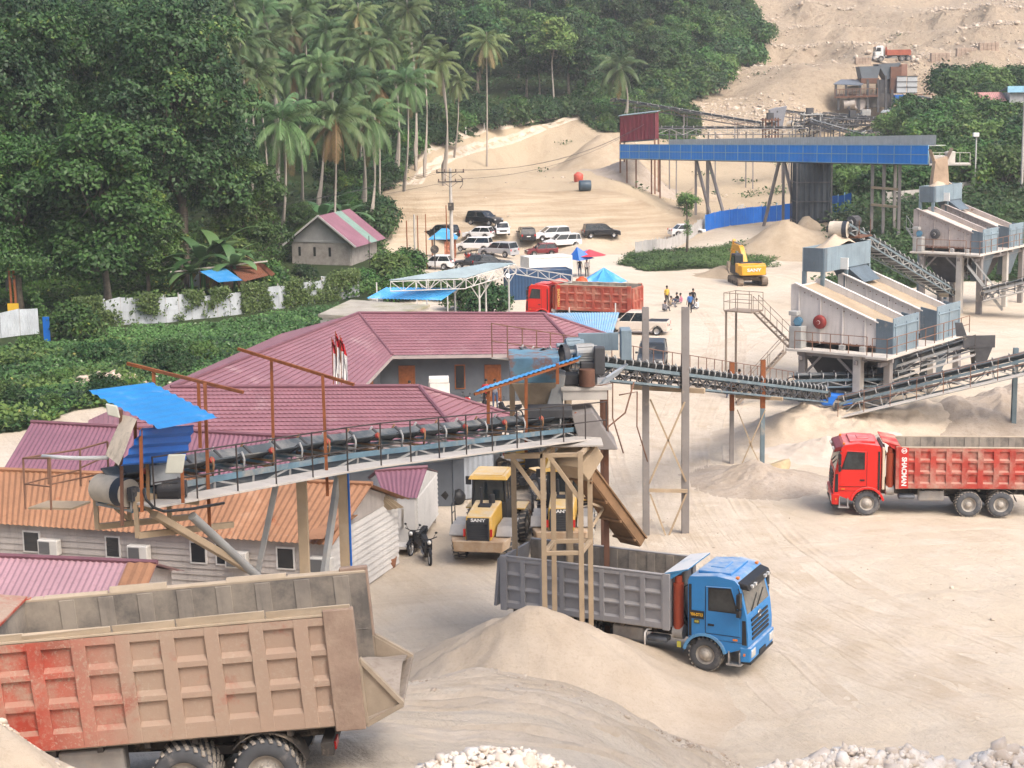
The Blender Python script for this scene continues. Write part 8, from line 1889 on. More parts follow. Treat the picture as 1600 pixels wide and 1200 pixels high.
 # vibration drive on the near side
 mb = MB(); mb.lathe([(-.02,.0),(-.12,.10),(-.12,.32),(-.05,.40),(.10,.42),(.10,.0)],(L0+2.0,y1-.22,z+1.55*sc),(0,1,0),22); mb.tube((L0+2.0,y1-.42,z+1.55*sc),(L0+2.0,y1-.2,z+1.55*sc),.10,n=12); part('flywheel', mb, M_FLY if white else M_DARKST, t)
 mb = MB(); mb.tube((L0+2.0,y1-.37,z+1.55*sc),(L0+2.0,y1-.35,z+1.55*sc),.12,n=14); part('flywheel_cap', mb, M_WHITE, t)
 motor(t, V((L0+.75,y1-.45,z+1.55*sc)), (.3,-1,0), .24, .5, M_MOTOR, world=False)
 mb = MB(); mb.bx(L0+.35,L0+1.15,y1-.85,y1-.15,z,z+1.28*sc); mb.bx(L0+.25,L0+.8,y1-.75,y1-.25,z+1.9*sc,z+2.15*sc); part('motor_stand', mb, M_TRUSS, t, .02)
 mb = MB()
 for x in (L0+3.3, L0+4.6): mb.bx(x,x+.35,y1-.3,y1-.05,z,z+.3)
 part('spring_mount', mb, M_TRUSS, t, .02)
 # columns and beams
 for x, y, r_, m_ in ((.35,.45,.42,M_COL),(3.9*sc,.45,.50,M_CONC),(5.4*sc,1.2,.42,M_COL),(.35,y1+gap,.40,M_COL),(5.4*sc,y1+gap,.42,M_CONC),(.35,y1+W,.30,M_COL),(2.0,y1+gap+W,.36,M_COL),(5.4*sc,wd-.4,.4,M_COL)):
  mb = MB(); mb.bx(x-r_/2,x+r_/2,y-r_/2,y+r_/2,-.6,z-.15); part('column', mb, m_, t, .03)
 mb = MB()
 for y in (.45,y1+W,y1+gap,y1+gap+W): mb.beam((0,y,z-.27),(end,y,z-.27),.18,.24)
 for x in (.35,3.9*sc,5.4*sc): mb.beam((x,0,z-.52),(x,wd,z-.52),.18,.24)
 mb.beam((3.9*sc,.45,z-1.5),(2.6*sc,.45,z-.4),.12); mb.beam((.35,.45,z-1.6),(1.5,.45,z-.4),.12); part('beam', mb, M_COL, t, .01)
 # feed bin above the upper end
 if bin_:
  b0, b1, bz0, bz1 = -1.75*sc, -.3*sc, z+4.1*sc, z+5.55*sc; ya, yb = 4.2*sc, 10.6*sc
  mb = MB(); mb.cur = 0
  for xx in (b0, b1-.06): mb.bx(xx,xx+.06,ya,yb,bz0,bz1)
  mb.cur = 1; mb.bx(b0+.06,b1-.06,ya,ya+.06,bz0,bz1); mb.cur = 0; mb.bx(b0+.06,b1-.06,yb-.06,yb,bz0,bz1)
  mb.cur = 1; mb.bx(b1-.005,b1+.03,ya-.01,ya+.4*sc,bz0+.0,bz1+.0); mb.cur = 0; mb.bx(b0+.06,b1-.06,ya+.06,yb-.06,bz0,bz0+.1)
  mb.hexa([(b0+.3,ya+.5,bz0-.02),(b1,ya+.5,bz0-.02),(b1,ya+3.2*sc,bz0-.02),(b0+.3,ya+3.2*sc,bz0-.02),(b0+.3,ya+.5,bz0),(b1,ya+.5,bz0),(b1,ya+3.2*sc,bz0),(b0+.3,ya+3.2*sc,bz0)])
  part('feed_bin', mb, [M_SCRG, M_SCRSH], t, .012)
  for k in range(1,2): y = y1+k*gap; mb = MB(); mb.hexa([(b1-.9,y+.5,z+3.4*sc),(b1+1.0,y+.5,z+3.2*sc),(b1+1.0,y+W-.5,z+3.2*sc),(b1-.9,y+W-.5,z+3.4*sc),(b1-1.2,y+.3,bz0),(b1-.1,y+.3,bz0),(b1-.1,y+W-.3,bz0),(b1-1.2,y+W-.3,bz0)]); part('feed_spout', mb, M_SCRSH, t, .02)
  for x, y in ((b0+.1,ya+.1),(b0+.1,yb-.1),(b1-.1,ya+.1),(b1-.1,yb-.1),(b1-.1,(ya+yb)/2)): mb = MB(); mb.beam((x,y,-.5 if x < -.5 else z),(x,y,bz0),.22); part('bin_post', mb, M_STEEL, t)
  mb = MB(); mb.bx(b0+.2,b1+.5,ya+2.2*sc,ya+2.3*sc,bz0,bz0+.7); part('gate_frame', mb, M_WHITE, t)
  n1, n2 = 10, 16; mb = MB()
  for i in range(n1+1):
   for j in range(n2+1):
    u, v_ = i/n1, j/n2; x = b0+.07+u*(b1-b0-.14); yy = ya+.07+v_*(yb-ya-.14); hh = max(0, 1-abs(v_-.52)/.42)*(1-.55*abs(u-.5)*2)*1.25*sc; mb.v.append((x,yy,bz1-.35+hh+.07*mnoise.noise(V((x*1.5,yy*1.5,3.)))))
  for i in range(n1):
   for j in range(n2): q = i*(n2+1)+j; mb.f.append([q,q+n2+1,q+n2+2,q+1]); mb.m.append(0); mb.sm.append(True)
  part('sand_in_bin', mb, M_SAND, t)
 if ladder:
  mb = MB();
  def lad(a, b, w_=.65, n=11, side=V((0,1,0))):
   a, b = V(a), V(b)
   for q in (-1,1): mb.beam(a+side*q*w_/2, b+side*q*w_/2, .05, .12); mb.tube(a+side*q*w_/2+V((0,0,.95)), b+side*q*w_/2+V((0,0,.95)), .022, n=5)
   for k in range(n): p_ = a.lerp(b,(k+.5)/n); mb.beam(p_-side*w_/2, p_+side*w_/2, .16, .03)
   for k in range(4): p_ = a.lerp(b,k/3)
   for k in range(4):
    for q in (-1,1): p_ = a.lerp(b,k/3)+side*q*w_/2; mb.tube(p_, p_+V((0,0,.95)), .02, n=5)
  sv = V((.61,.79,0))
  lad((-.5,.6,z), (-3.2,1.1,z+1.9), side=V((0,1,0)), n=8); lad((-.4,-.4,z-.1),(-2.6,-2.2,.0), side=V((.63,-.77,0)), n=12)
  mb.bx(-5.0,-3.1,.4,1.8,z+1.84,z+1.92)
  for P in (((-5,.4),(-3.1,.4)),((-5,1.8),(-3.1,1.8)),((-5,.4),(-5,1.8))):
   a, b = V((*P[0],z+1.9)), V((*P[1],z+1.9))
   for k in range(3): q = a.lerp(b,k/2); mb.tube(q,q+V((0,0,1.1)),.025,n=5)
   for zz in (1.08,.55): mb.tube(a+V((0,0,zz)),b+V((0,0,zz)),.022,n=5)
  for x, y in ((-4.9,.5),(-4.9,1.7)): mb.beam((x,y,-.3),(x,y,z+1.84),.1)
  part('stairs', mb, mat('dusty_brown_stairs', (.27,.215,.17), .8, dust=.3), t)
 return t
O1 = G(1241,546,3.2); RZ1 = math.atan2(-.61,.79)
S1 = screen_station('white twin screening station with grey discharge boxes and railed platform, above the red lorry', O1, RZ1, 3.2)
O2 = G(1432,392,5.0); S2 = screen_station('rusty twin screening station at the right edge, farther away than the white one', O2, RZ1, 5.0, .92, white=False, ladder=False)
mb = MB()   # steep stairs at the front of the far station
def lad2(mb, a, b, w_=.8, n=16):
 a, b = V(a), V(b); sd = (b-a).cross(V((0,0,1))).normalized()
 for q in (-1,1): mb.beam(a+sd*q*w_/2, b+sd*q*w_/2, .06, .16); mb.tube(a+sd*q*w_/2+V((0,0,1)), b+sd*q*w_/2+V((0,0,1)), .03, n=5)
 for k in range(n): p = a.lerp(b,(k+.5)/n); mb.beam(p-sd*w_/2, p+sd*w_/2, .2, .03)
 for k in range(5):
  for q in (-1,1): p = a.lerp(b,k/4)+sd*q*w_/2; mb.tube(p, p+V((0,0,1)), .025, n=5)
lad2(mb, pz(1512,415,134), pz(1566,484,133.2)); top('site_stairs', mb, M_TRUSS, 'steel stairs climbing steeply to the rusty screening station', 'stairs')
mb = MB(); lad2(mb, pz(1422,355,142), pz(1446,390,140), n=9); lad2(mb, pz(1496,402,137), pz(1516,436,136), n=8); top('site_stairs', mb, M_TRUSS, 'short steel steps at the left of the rusty screening station', 'stairs')
# ---------------- belts that serve the screens
q0, q1 = Matrix.Translation(S1.location) @ Matrix.Rotation(RZ1,4,'Z') @ V((-1.0,7.6,3.2+6.9)), V((36.0,136.5,1.9))
conveyor('belt_conveyor', 'steep dark belt conveyor rising behind the white screens to the drum on their feed bin', [q1, q0], 1.0, .5, 0, tm=M_STEEL, step=1.6, drum=.50, bay=2.0)
motor(S1, V((-1.0,9.6,10.0)), (0,1,0), .34, .8, M_DARKST, world=False)
mb = MB(); mb.bx(-2.0,-.2,8.8,10.6,9.0,9.1); mb.bx(-1.9,-1.2,9.0,9.6,9.1,9.8)
for x, y in ((-1.9,8.9),(-.3,8.9),(-1.9,10.5),(-.3,10.5)): mb.tube((x,y,9.1),(x,y,10.1),.03,n=5)
part('drive_platform', mb, M_RUSTW, S1, .01)
conveyor('belt_conveyor', 'blue grey belt conveyor rising to the right edge behind the red lorry', [V((17.6,88.6,1.65)), V((30.5,84.5,5.5))], .9, .75, 1, tm=M_STEEL, cm=M_TRUSS, step=.85, bay=1.15, railm=M_RRAIL)
conveyor('belt_conveyor', 'short collecting belt conveyor under the left side of the white screens', [V((23.4,95.0,1.9)), V((16.3,95.6,1.75))], .8, .4, 0, tm=M_STEEL, step=.7, bay=.9, drum=.32)
conveyor('belt_conveyor', 'short belt conveyor rising under the right side of the white screens', [V((20.8,96.2,1.9)), V((26.4,94.2,4.0))], .8, .4, 1, tm=M_TRUSS, step=.8, bay=1.0, drum=.32)
mb = MB(); q = V((26.6,94.1,3.9)); mb.hexa([q+V(k) for k in ((-.1,-.5,-1.5),(.3,-.5,-1.6),(.3,.5,-1.6),(-.1,.5,-1.5),(-.3,-.6,.1),(.8,-.6,-.2),(.8,.6,-.2),(-.3,.6,.1))]); mb.bx(q.x-.9,q.x+.9,q.y-.6,q.y-.5,q.z-.3,q.z+.4); mb.hexa([q+V(k) for k in ((-1.0,.5,.2),(-.4,.5,.2),(-.4,.6,.2),(-1.0,.6,.2),(-1.1,.5,1.0),(-.7,.5,1.0),(-.7,.6,1.0),(-1.1,.6,1.0))]); top('transfer_chute', mb, M_DARKST, 'dark transfer chute at the head of the short belt below the right screen', 'chute')
mb = MB(); x, y = at(1597,87), 86.9; mb.ibeam((x,y,-.3),(x,y,4.6),.24,.24,.05); top('steel_post', mb, M_STEEL, 'blue grey steel post under the conveyor at the right edge', 'post')
mb = MB(); q = G(1306,640); mb.hexa([q+V(k) for k in ((-.9,-.4,.3),(.9,-.5,.3),(1.0,.5,.3),(-.9,.5,.3),(-.7,-.3,1.0),(.8,-.4,.85),(.8,.4,.85),(-.7,.4,1.0))]); top('tarpaulin', mb, M_DBLUE, 'crumpled blue tarpaulin hanging under the collecting belt', 'tarpaulin', bevel=.1)
conveyor('belt_conveyor', 'belt conveyor with pale lattice at the foot of the rusty screening station', [V((38.2,133.6,2.0)), V((46.0,129.5,4.6))], .9, .7, 1, tm=M_TRUSS, step=1.2, bay=1.3)
# ---------------- blue gallery with cabin and curtain tower
GA, GB = V((at(974,237),237.0,0)), V((at(1452,173),173.0,0))
GL = thing('conveyor_gallery', 'long bright blue sheeted conveyor gallery on tall grey legs', 'gallery', ((GA.x+GB.x)/2,(GA.y+GB.y)/2,0)); dG = (GB-GA); LG = dG.length; dG.normalize(); nG = V((dG.y,-dG.x,0)); nG = nG if nG.y < 0 else -nG
def gp(u, off, z): p = GA+dG*LG*u; zb = 9.0+1.35*u; return V((p.x+nG.x*off, p.y+nG.y*off, zb+z))
def zh(u): return 2.05-.0*u
mb = MB(); mb.corr(gp(0,0,0),gp(1,0,0),gp(1,0,1.95),gp(0,0,1.95),.8,.015,shape='box'); part('blue_sheeting', mb, mat('gallery_blue_sheet', (.010,.25,.78), .42, 0, .12, .12, dust=.10, dcol=(.3,.45,.6)), GL, world=True)
mb = MB()
for z in (.02,1.0,1.96): mb.beam(gp(0,.06,z), gp(1,.06,z), .05, .085)
nG_ = 24
for k in range(nG_+1): mb.beam(gp(k/nG_,.06,0), gp(k/nG_,.06,2.0), .08, .05, dG)
part('frame', mb, M_PBLUE, GL, world=True)
mb = MB(); mb.corr(gp(.18,-.9,1.9),gp(1,-.9,1.9),gp(1,-.9,3.0),gp(.18,-.9,2.6),.5,.02); mb.slab([gp(.0,-.05,1.93),gp(1,-.05,1.93),gp(1,-2.15,1.93),gp(.0,-2.15,1.93)],.05); part('grey_cover', mb, mat('grey_cover_sheet', (.42,.43,.42), .7, dust=.3), GL, world=True)
mb = MB(); mb.slab([gp(0,0,.0),gp(1,0,.0),gp(1,-2.2,.0),gp(0,-2.2,.0)],.12); part('floor', mb, M_DARKST, GL, world=True)
def leg(u, off, lean=0, r_=.3, m_=M_COL, lu=0):
 p = gp(u,off,0); q = gp(u+lu,off,0); mb = MB(); mb.beam((q.x,q.y,gz(q.x,q.y)-.4), p, r_); part('leg', mb, m_, GL, world=True)
for u, lu in ((.02,0),(.06,0),(.125,0),(.16,0),(.30,0),(.345,0),(.30,.06),(.345,.07),(.60,0),(.60,.055),(.585,-.05),(.855,0),(.885,0),(.925,0)): leg(u, -.3 if lu == 0 else -.35, r_=.30 if u > .25 else .2, m_=M_COL if u > .25 else M_RRAIL, lu=lu)
for u in (.30,.60,.88): leg(u, -2.0)
mb = MB()
for u0,u1,zf in ((.855,.925,.35),(.855,.925,.6)):
 a, b = gp(u0,-.25,0), gp(u1,-.25,0); za = a.z-(a.z-gz(a.x,a.y))*zf; mb.beam((a.x,a.y,za),(b.x,b.y,za),.25)
part('leg_brace', mb, M_TAN, GL, world=True)
# right-hand end machinery
mb = MB(); e = gp(1.0,0,0); mb.hexa([e+V(k) for k in ((0,-.4,-.1),(3.9,-1.8,-.1),(4.3,.6,-.1),(.4,2.0,-.1),(0,-.4,.1),(3.9,-1.8,.1),(4.3,.6,.1),(.4,2.0,.1))]); mb.bx(e.x+.3,e.x+1.6,e.y-.4,e.y+.9,e.z+.1,e.z+.9); mb.bx(e.x+1.8,e.x+2.6,e.y-.6,e.y+.6,e.z+.1,e.z+1.3)
for k in range(5): q = e+V((k*.95,-.4-k*.34,.1)); mb.tube(q, q+V((0,0,1.1)), .04, n=5)
mb.tube(e+V((0,-.4,1.2)), e+V((3.8,-1.76,1.2)), .04, n=5); part('head_platform', mb, M_WALK, GL, .02, world=True)
# stream chute into the far bin
mb = MB(); q = Matrix.Translation(S2.location) @ Matrix.Rotation(RZ1,4,'Z') @ V((-1.0,6.6,10.3)); mb.hexa([q+V(k) for k in ((-.7,-.5,-.2),(.7,-.5,-.2),(.8,.6,-.2),(-.7,.6,-.2),(-.5,-.5,1.9),(.5,-.5,2.2),(.6,.5,2.2),(-.5,.5,1.9))]); mb.prism([q+V((-.6,-.52,1.9)), q+V((-.1,-.52,1.0)), q+V((-.9,-.52,2.8))], (0,1.1,0)); mb.prism([q+V((.6,-.52,2.0)), q+V((.1,-.52,1.0)), q+V((1.0,-.52,2.9))], (0,1.1,0)); top('discharge_spout', mb, mat('tan_spout_plate', (.42,.31,.22), .85, 0, .2, 1), 'sand coloured discharge spout above the feed bin of the rusty screens', 'chute', bevel=.02)
CB = thing('sheet_cabin', 'maroon sheet cabin on thin legs at the left end of the blue gallery', 'cabin', tuple(gp(.05,-.6,0)))
c0 = pz(969,221,238.5); c1 = pz(1023,217,234.5); hh = 3.55; dp = V((.8,3.2,0)); mb = MB(); P = [c0,c1,c1+dp,c0+dp]
for i in range(4): a, b = P[i], P[(i+1)%4]; mb.corr(a,b,b+V((0,0,hh+(.25 if i in (1,) else 0))),a+V((0,0,hh)),.7,.04,shape='box')
part('wall', mb, mat('maroon_cabin_sheet', (.17,.025,.04), .55, 0, .15, .3, streak=.3), CB, world=True)
mb = MB(); mb.slab([p+V((0,0,hh+.05)) for p in (c0+V((-.3,-.2,0)),c1+V((.3,-.2,.2)),c1+dp+V((.3,.3,.3)),c0+dp+V((-.3,.3,.1)))],.08); part('roof', mb, M_GSHEET, CB, world=True)
mb = MB(); mb.slab([c0,c1,c1+dp,c0+dp],.2); part('floor', mb, M_DARKST, CB, world=True)
for p in P: mb = MB(); mb.beam((p.x,p.y,gz(p.x,p.y)-.3), p, .22); part('leg', mb, M_RRAIL, CB, world=True)
KT = thing('dust_curtain_tower', 'dark tower of hanging dust curtains under the middle of the blue gallery', 'tower', (at(1265,193),193,gz(at(1265,193),193)))
mb = MB(); c = gp(.665,-1.2,0); z0 = 1.6
m_net = mat('dark_dust_curtain', (.045,.055,.066), .8, 0, .35, .5, dust=.22, ds=.35, dcol=(.26,.22,.17), streak=.3)
for sx, sy, L_ in ((-1,0,3.6),(1,0,3.6),(0,-1,3.6),(0,1,3.6)):
 n_ = 18;
 for k in range(n_):
  u0, u1 = -1+2*k/n_, -1+2*(k+1)/n_; r_ = 1.85
  f0 = .10*math.sin(k*1.9); f1 = .10*math.sin((k+1)*1.9)
  A = V((c.x+(sx*(r_+f0) if sx else u0*r_), c.y+(sy*(r_+f0) if sy else u0*r_), 0)); B = V((c.x+(sx*(r_+f1) if sx else u1*r_), c.y+(sy*(r_+f1) if sy else u1*r_), 0))
  mb.add([A+V((0,0,z0)),B+V((0,0,z0)),B+V((0,0,c.z-.1)),A+V((0,0,c.z-.1))],[(0,1,2,3)])
part('curtain', mb, m_net, KT, world=True)
mb = MB()
for z in (3.2,5.4,7.6):
 for a, b in (((-1,-1),(1,-1)),((-1,-1),(-1,1)),((1,-1),(1,1))): mb.beam((c.x+a[0]*2.0,c.y+a[1]*2.0,z),(c.x+b[0]*2.0,c.y+b[1]*2.0,z),.10)
part('frame_ring', mb, M_DARKST, KT, world=True)
for a in ((-1,-1),(1,-1),(1,1),(-1,1)): mb = MB(); x, y = c.x+a[0]*2.0, c.y+a[1]*2.0; mb.beam((x,y,gz(x,y)-.3),(x,y,c.z),.16); part('leg', mb, M_DARKST, KT, world=True)
# ---------------- far conveyors and the crusher on the quarry slope
def legs_to_ground(t, at_, L, n, w=.9, r_=.16, m_=M_TRUSS):
 for k in range(n):
  d = L*(k+.5)/n
  for s in (-1,1):
   p = at_(d, s*(w/2+.1), -.7); g = gz(p.x,p.y)
   if p.z-g > .4: mb = MB(); mb.beam((p.x,p.y,g-.3), p, r_); part('support_leg', mb, m_, t, world=True)
for i, (lab, a, b, w_, nl) in enumerate((
 ('thin far belt conveyor running down from beside the lone palm towards the crusher', pz(958,154,308), pz(1192,192,292), 1.0, 4),
 ('far level belt conveyor running from the maroon cabin to the crusher belts', pz(1020,199,240), pz(1256,199,258), 1.3, 5),
 ('far belt conveyor rising leftwards to a pointed head chute', pz(1330,186,300), pz(1212,171,296), 1.1, 3),
 ('far belt conveyor descending to the right in front of the crusher yard', pz(1262,186,284), pz(1362,214,276), 1.1, 3),
 ('far belt conveyor running level below the crusher towards the blue box', pz(1286,176,310), pz(1446,192,304), 1.1, 4),
 ('second far belt conveyor crossing just below the crusher', pz(1255,180,292), pz(1420,190,296), 1.0, 3),
 ('far belt conveyor sloping down to the right from the crusher over the bushes', pz(1432,150,318), pz(1534,172,300), 1.1, 3))):
 t, f_, a_, L_ = conveyor('belt_conveyor', lab, [a, b], w_, .9, 0, simple=True, tm=mat('far_steel', (.10,.105,.12), .7, 0, .2, .5, dust=.15), cm=M_TRUSS if i == 1 else M_RRAIL if i == 0 else M_DARKST, step=2.0, bay=2.4, drum=.4); legs_to_ground(t, a_, L_, nl-1, w_, .18, M_COL)
mb = MB(); q = pz(1216,182,296); mb.hexa([q+V(k) for k in ((-.6,-.6,-2.2),(.6,-.6,-2.2),(.6,.6,-2.2),(-.6,.6,-2.2),(-1.7,-.8,1.2),(1.4,-.8,1.8),(1.4,.8,1.8),(-1.7,.8,1.2))]); mb.prism([q+V((-1.7,-.7,1.2)), q+V((-.2,-.7,1.6)), q+V((.6,-.7,-1.5)), q+V((-.2,-.7,-1.8))],(0,1.4,0)); top('head_chute', mb, mat('far_grey_plate', (.24,.25,.28), .7), 'grey pointed head chute at the left end of the far crusher belts', 'chute', bevel=.03)
for i, (lab, a, b) in enumerate((('dark far belt conveyor rising to the right just under the crusher deck', pz(1248,196,288), pz(1348,178,318)),('lower dark far belt conveyor running left out of the crusher yard', pz(1375,196,300), pz(1236,190,282)),('short dark far belt conveyor in front of the blue machine', pz(1350,206,282), pz(1440,196,290)))):
 t, f_, a_, L_ = conveyor('belt_conveyor', lab, [a, b], 1.1, .9, 0, simple=True, tm=mat('far_steel',(0,0,0)), cm=M_DARKST, step=1.8, bay=2.2, drum=.45); legs_to_ground(t, a_, L_, 3, 1.1, .2, M_DARKST)
def frame_tower(name, label, px0, px1, py0, py1, d, nz, m_):
 t = thing(name, label, 'tower', tuple(TG((px0+px1)//2, py1, 240, 360))); a, b = pz(px0,py1,d), pz(px1,py0,d); rs = random.Random(px0)
 for x in (a.x, (a.x+b.x)/2, b.x):
  for y in (d, d+3): mb = MB(); mb.beam((x,y,gz(x,y)-.3),(x,y,b.z), .24); part('post', mb, m_, t, world=True)
 for k in range(nz): z = a.z+(b.z-a.z)*(k+.7)/nz; mb = MB(); mb.bx(a.x-.4,b.x+.4,d-.4,d+3.4,z,z+.18); part('deck', mb, m_, t, world=True)
 mb = MB()
 for k in range(nz): z = a.z+(b.z-a.z)*(k+.7)/nz; mb.beam((a.x,d-.02,z-(b.z-a.z)/nz*.9),(b.x,d-.02,z), .16); x = rs.uniform(a.x,b.x-1); mb.bx(x,x+rs.uniform(1,2),d+.4,d+2,z+.18,z+rs.uniform(.8,1.5))
 part('machinery', mb, M_DARKST, t, world=True)
frame_tower('transfer_tower', 'dark frame tower where the far belts meet left of the crusher', 1256, 1282, 176, 214, 290, 3, M_TRUSS); frame_tower('transfer_tower', 'low dark frame tower between the far belts below the crusher', 1322, 1352, 180, 210, 300, 2, M_DARKST); frame_tower('transfer_tower', 'small frame tower right behind the maroon cabin belt', 1196, 1216, 184, 212, 284, 2, M_RUSTW)
CR = thing('rock_crusher', 'dark rusty rock crusher plant with hopper, decks and grey panels on the quarry slope', 'crusher', tuple(TG(1370,165,260,360)))
D0 = 336.0
def cp(px, py, d=D0): return pz(px, py, d)
def cbox(nm, px0, px1, py0, py1, d0, d1, m_, bev=.05):
 a, b = cp(px0,py1,d0), cp(px1,py0,d0); mb = MB(); mb.bx(a.x,b.x,d0,d1,a.z,b.z); return part(nm, mb, m_, CR, bev, world=True)
mb = MB(); a, b, c_, d_ = cp(1343,104), cp(1376,103), cp(1371,124), cp(1347,124); mb.prism([d_,c_,b,a],(0,4,0)); part('feed_hopper', mb, mat('dark_hopper_plate', (.12,.14,.16), .6, 0, .2, .3, rust=.2), CR, world=True)
mb = MB(); a, b, c_, d_ = cp(1372,100), cp(1408,98), cp(1394,122), cp(1386,124); mb.prism([d_,c_,b,a],(0,5,0)); part('feed_hopper', mb, mat('dark_hopper_plate',(0,0,0)), CR, world=True)
cbox('rusty_wall', 1391, 1409, 104, 146, D0-.6, D0+4, M_RUSTW); cbox('rusty_wall', 1345, 1374, 122, 131, D0-.3, D0+4, M_RUSTW); cbox('rusty_wall', 1408, 1418, 100, 120, D0+1, D0+4, mat('brown_wall', (.27,.15,.11), .85))
for x0, x1 in ((1401,1416.6),(1417.4,1433.5)): cbox('grey_panel', x0, x1, 119, 145, D0-1.2, D0-.9, mat('pale_grey_panel', (.44,.46,.47), .6, 0, .1, .3))
mb = MB()
for y in (119,127.5,136,145): mb.beam(cp(1400.5,y,D0-1.25), cp(1434,y,D0-1.25), .12)
part('panel_frame', mb, M_DARKST, CR, world=True)
mb = MB(); mb.slab([cp(1302,131,D0-2),cp(1346,133,D0-2),cp(1356,124,D0+3),cp(1314,124,D0+3)],.15); part('canopy_roof', mb, mat('slate_canopy', (.13,.15,.18), .6), CR, world=True)
for px, yb, yt in ((1306,150,131),(1322,150,132),(1344,150,132),(1310,172,150),(1326,170,150),(1342,172,150),(1356,172,124),(1372,176,124),(1384,176,118),(1394,176,140)): mb = MB(); mb.beam(cp(px,yb,D0-1.5), cp(px,yt,D0-1.5), .42); part('frame_post', mb, M_DARKST, CR, world=True)
mb = MB(); mb.slab([cp(1304,151,D0-2.2),cp(1372,149,D0-2.2),cp(1374,146,D0+3),cp(1310,147,D0+3)],.3); part('deck', mb, M_RUSTW, CR, world=True)
mb = MB()
for k in range(11): a = cp(1305+k*6.6, 150-.2*k, D0-2.2); mb.tube(a, a+V((0,0,1.3)), .06, n=5)
mb.tube(cp(1305,140,D0-2.2), cp(1371,138,D0-2.2), .06, n=5); part('handrail', mb, M_RRAIL, CR, world=True)
mb = MB(); c = cp(1333,141,D0); mb.tube(c+V((-1.3,0,0)), c+V((1.3,.3,.3)), .75, n=14); part('jaw_drive', mb, mat('dusty_drive', (.42,.38,.34), .8), CR, world=True)
mb = MB(); c = cp(1343,160,D0-1); mb.lathe([(-.3,1.5),(.3,1.5),(.3,1.2),(-.3,1.2),(-.3,1.5)], c, (.25,-1,0), 24); mb.tube(c-V((0,.2,0)), c+V((0,.2,0)), 1.2, n=20); part('flywheel', mb, mat('pale_flywheel', (.45,.40,.37), .8), CR, world=True)
mb = MB(); c = cp(1327,162,D0-1); mb.tube(c+V((-1.2,0,-.1)), c+V((1.0,0,.2)), .9, n=14); part('motor_housing', mb, mat('dusty_drive',(0,0,0)), CR, world=True)
cbox('crusher_body', 1358, 1396, 146, 168, D0, D0+4, mat('dark_crusher_body', (.12,.11,.105), .8, 0, .4, .5, rust=.2)); cbox('crusher_body', 1374, 1392, 124, 148, D0+.5, D0+4, M_DARKST)
cbox('blue_box', 1398, 1415, 148, 163, D0-2, D0+1, M_DBLUE); cbox('blue_machine', 1424, 1446, 180, 192, D0-34, D0-31, mat('worn_blue_machine', (.06,.18,.36), .6, 0, .2, .5, dust=.2)); cbox('grey_chest', 1347, 1361, 171, 181, D0-20, D0-18, M_TRUSS)
mb = MB(); c = cp(1420,155,D0-1); mb.prism([c+V(k) for k in ((-.8,0,-1.4),(1.2,0,.2),(1.3,0,1.6),(.3,0,.4),(-.9,0,-.4))],(0,2.4,0)); part('outlet_chute', mb, mat('pale_outlet', (.40,.37,.34), .7), CR, world=True)
mb = MB(); mb.slab([cp(1376,175,D0-4),cp(1424,172,D0-4),cp(1430,166,D0+2),cp(1384,168,D0+2)],.2); part('low_roof', mb, mat('pale_blue_grey_roof', (.34,.38,.40), .6, 0, .2, .3), CR, world=True)
mb = MB(); a, b = cp(1418,148,D0-2.5), cp(1454,190,D0-2.5)
for z in (0,-3,-6): mb.tube(a+V((.5,0,z)), a+V((5.0,0,z)), .10, n=5)
for x in (.5,2.7,5.0): mb.tube(a+V((x,0,0)), a+V((x,0,-6.5)), .10, n=5)
part('scaffold', mb, M_RRAIL, CR, world=True)
# white lorry tipping into the crusher and block walls on the bench
WL = lorry('tipper_lorry', 'white cab lorry standing at the crusher hopper high on the quarry', (at(1374,352), 352, hz(at(1374,352),352)+.2), R(176), dict(cab=M_WHITE, bed=mat('far_red_body', (.42,.12,.07), .7, dust=.3), inner=M_INNER, bl=4.6, ncol=6, guardon=False, bt=2.3))
M_GAB = mat('tan_block_wall', (.42,.32,.25), .95, 0, .25, .8, bump=.5)
for px0, px1, lab in ((1337,1362,'tan block wall left of the white lorry on the quarry bench'),(1455,1485,'first tan block wall right of the white lorry, standing apart'),(1495,1526,'middle tan block wall above the green slope'),(1530,1561,'right one of three tan block walls above the green slope')):
 yd = 349.0; a, b = pz(px0,97,yd), pz(px1,80 if px0>1400 else 88,yd); g = min(gz(a.x,yd),gz(b.x,yd)); mb = MB(); n_ = 5; wdt = (b.x-a.x)/n_; hgt = max(1.6, b.z-a.z)
 for i in range(n_):
  for j in range(3): mb.bx(a.x+i*wdt+.03, a.x+(i+1)*wdt-.03, yd, yd+1.4, g-.2+j*hgt/3+.02, g-.2+(j+1)*hgt/3)
 mb.bx(a.x,b.x,yd+.15,yd+1.3,g-.4,g-.2+hgt-.05); top('block_wall', mb, M_GAB, lab, 'wall', bevel=.05)
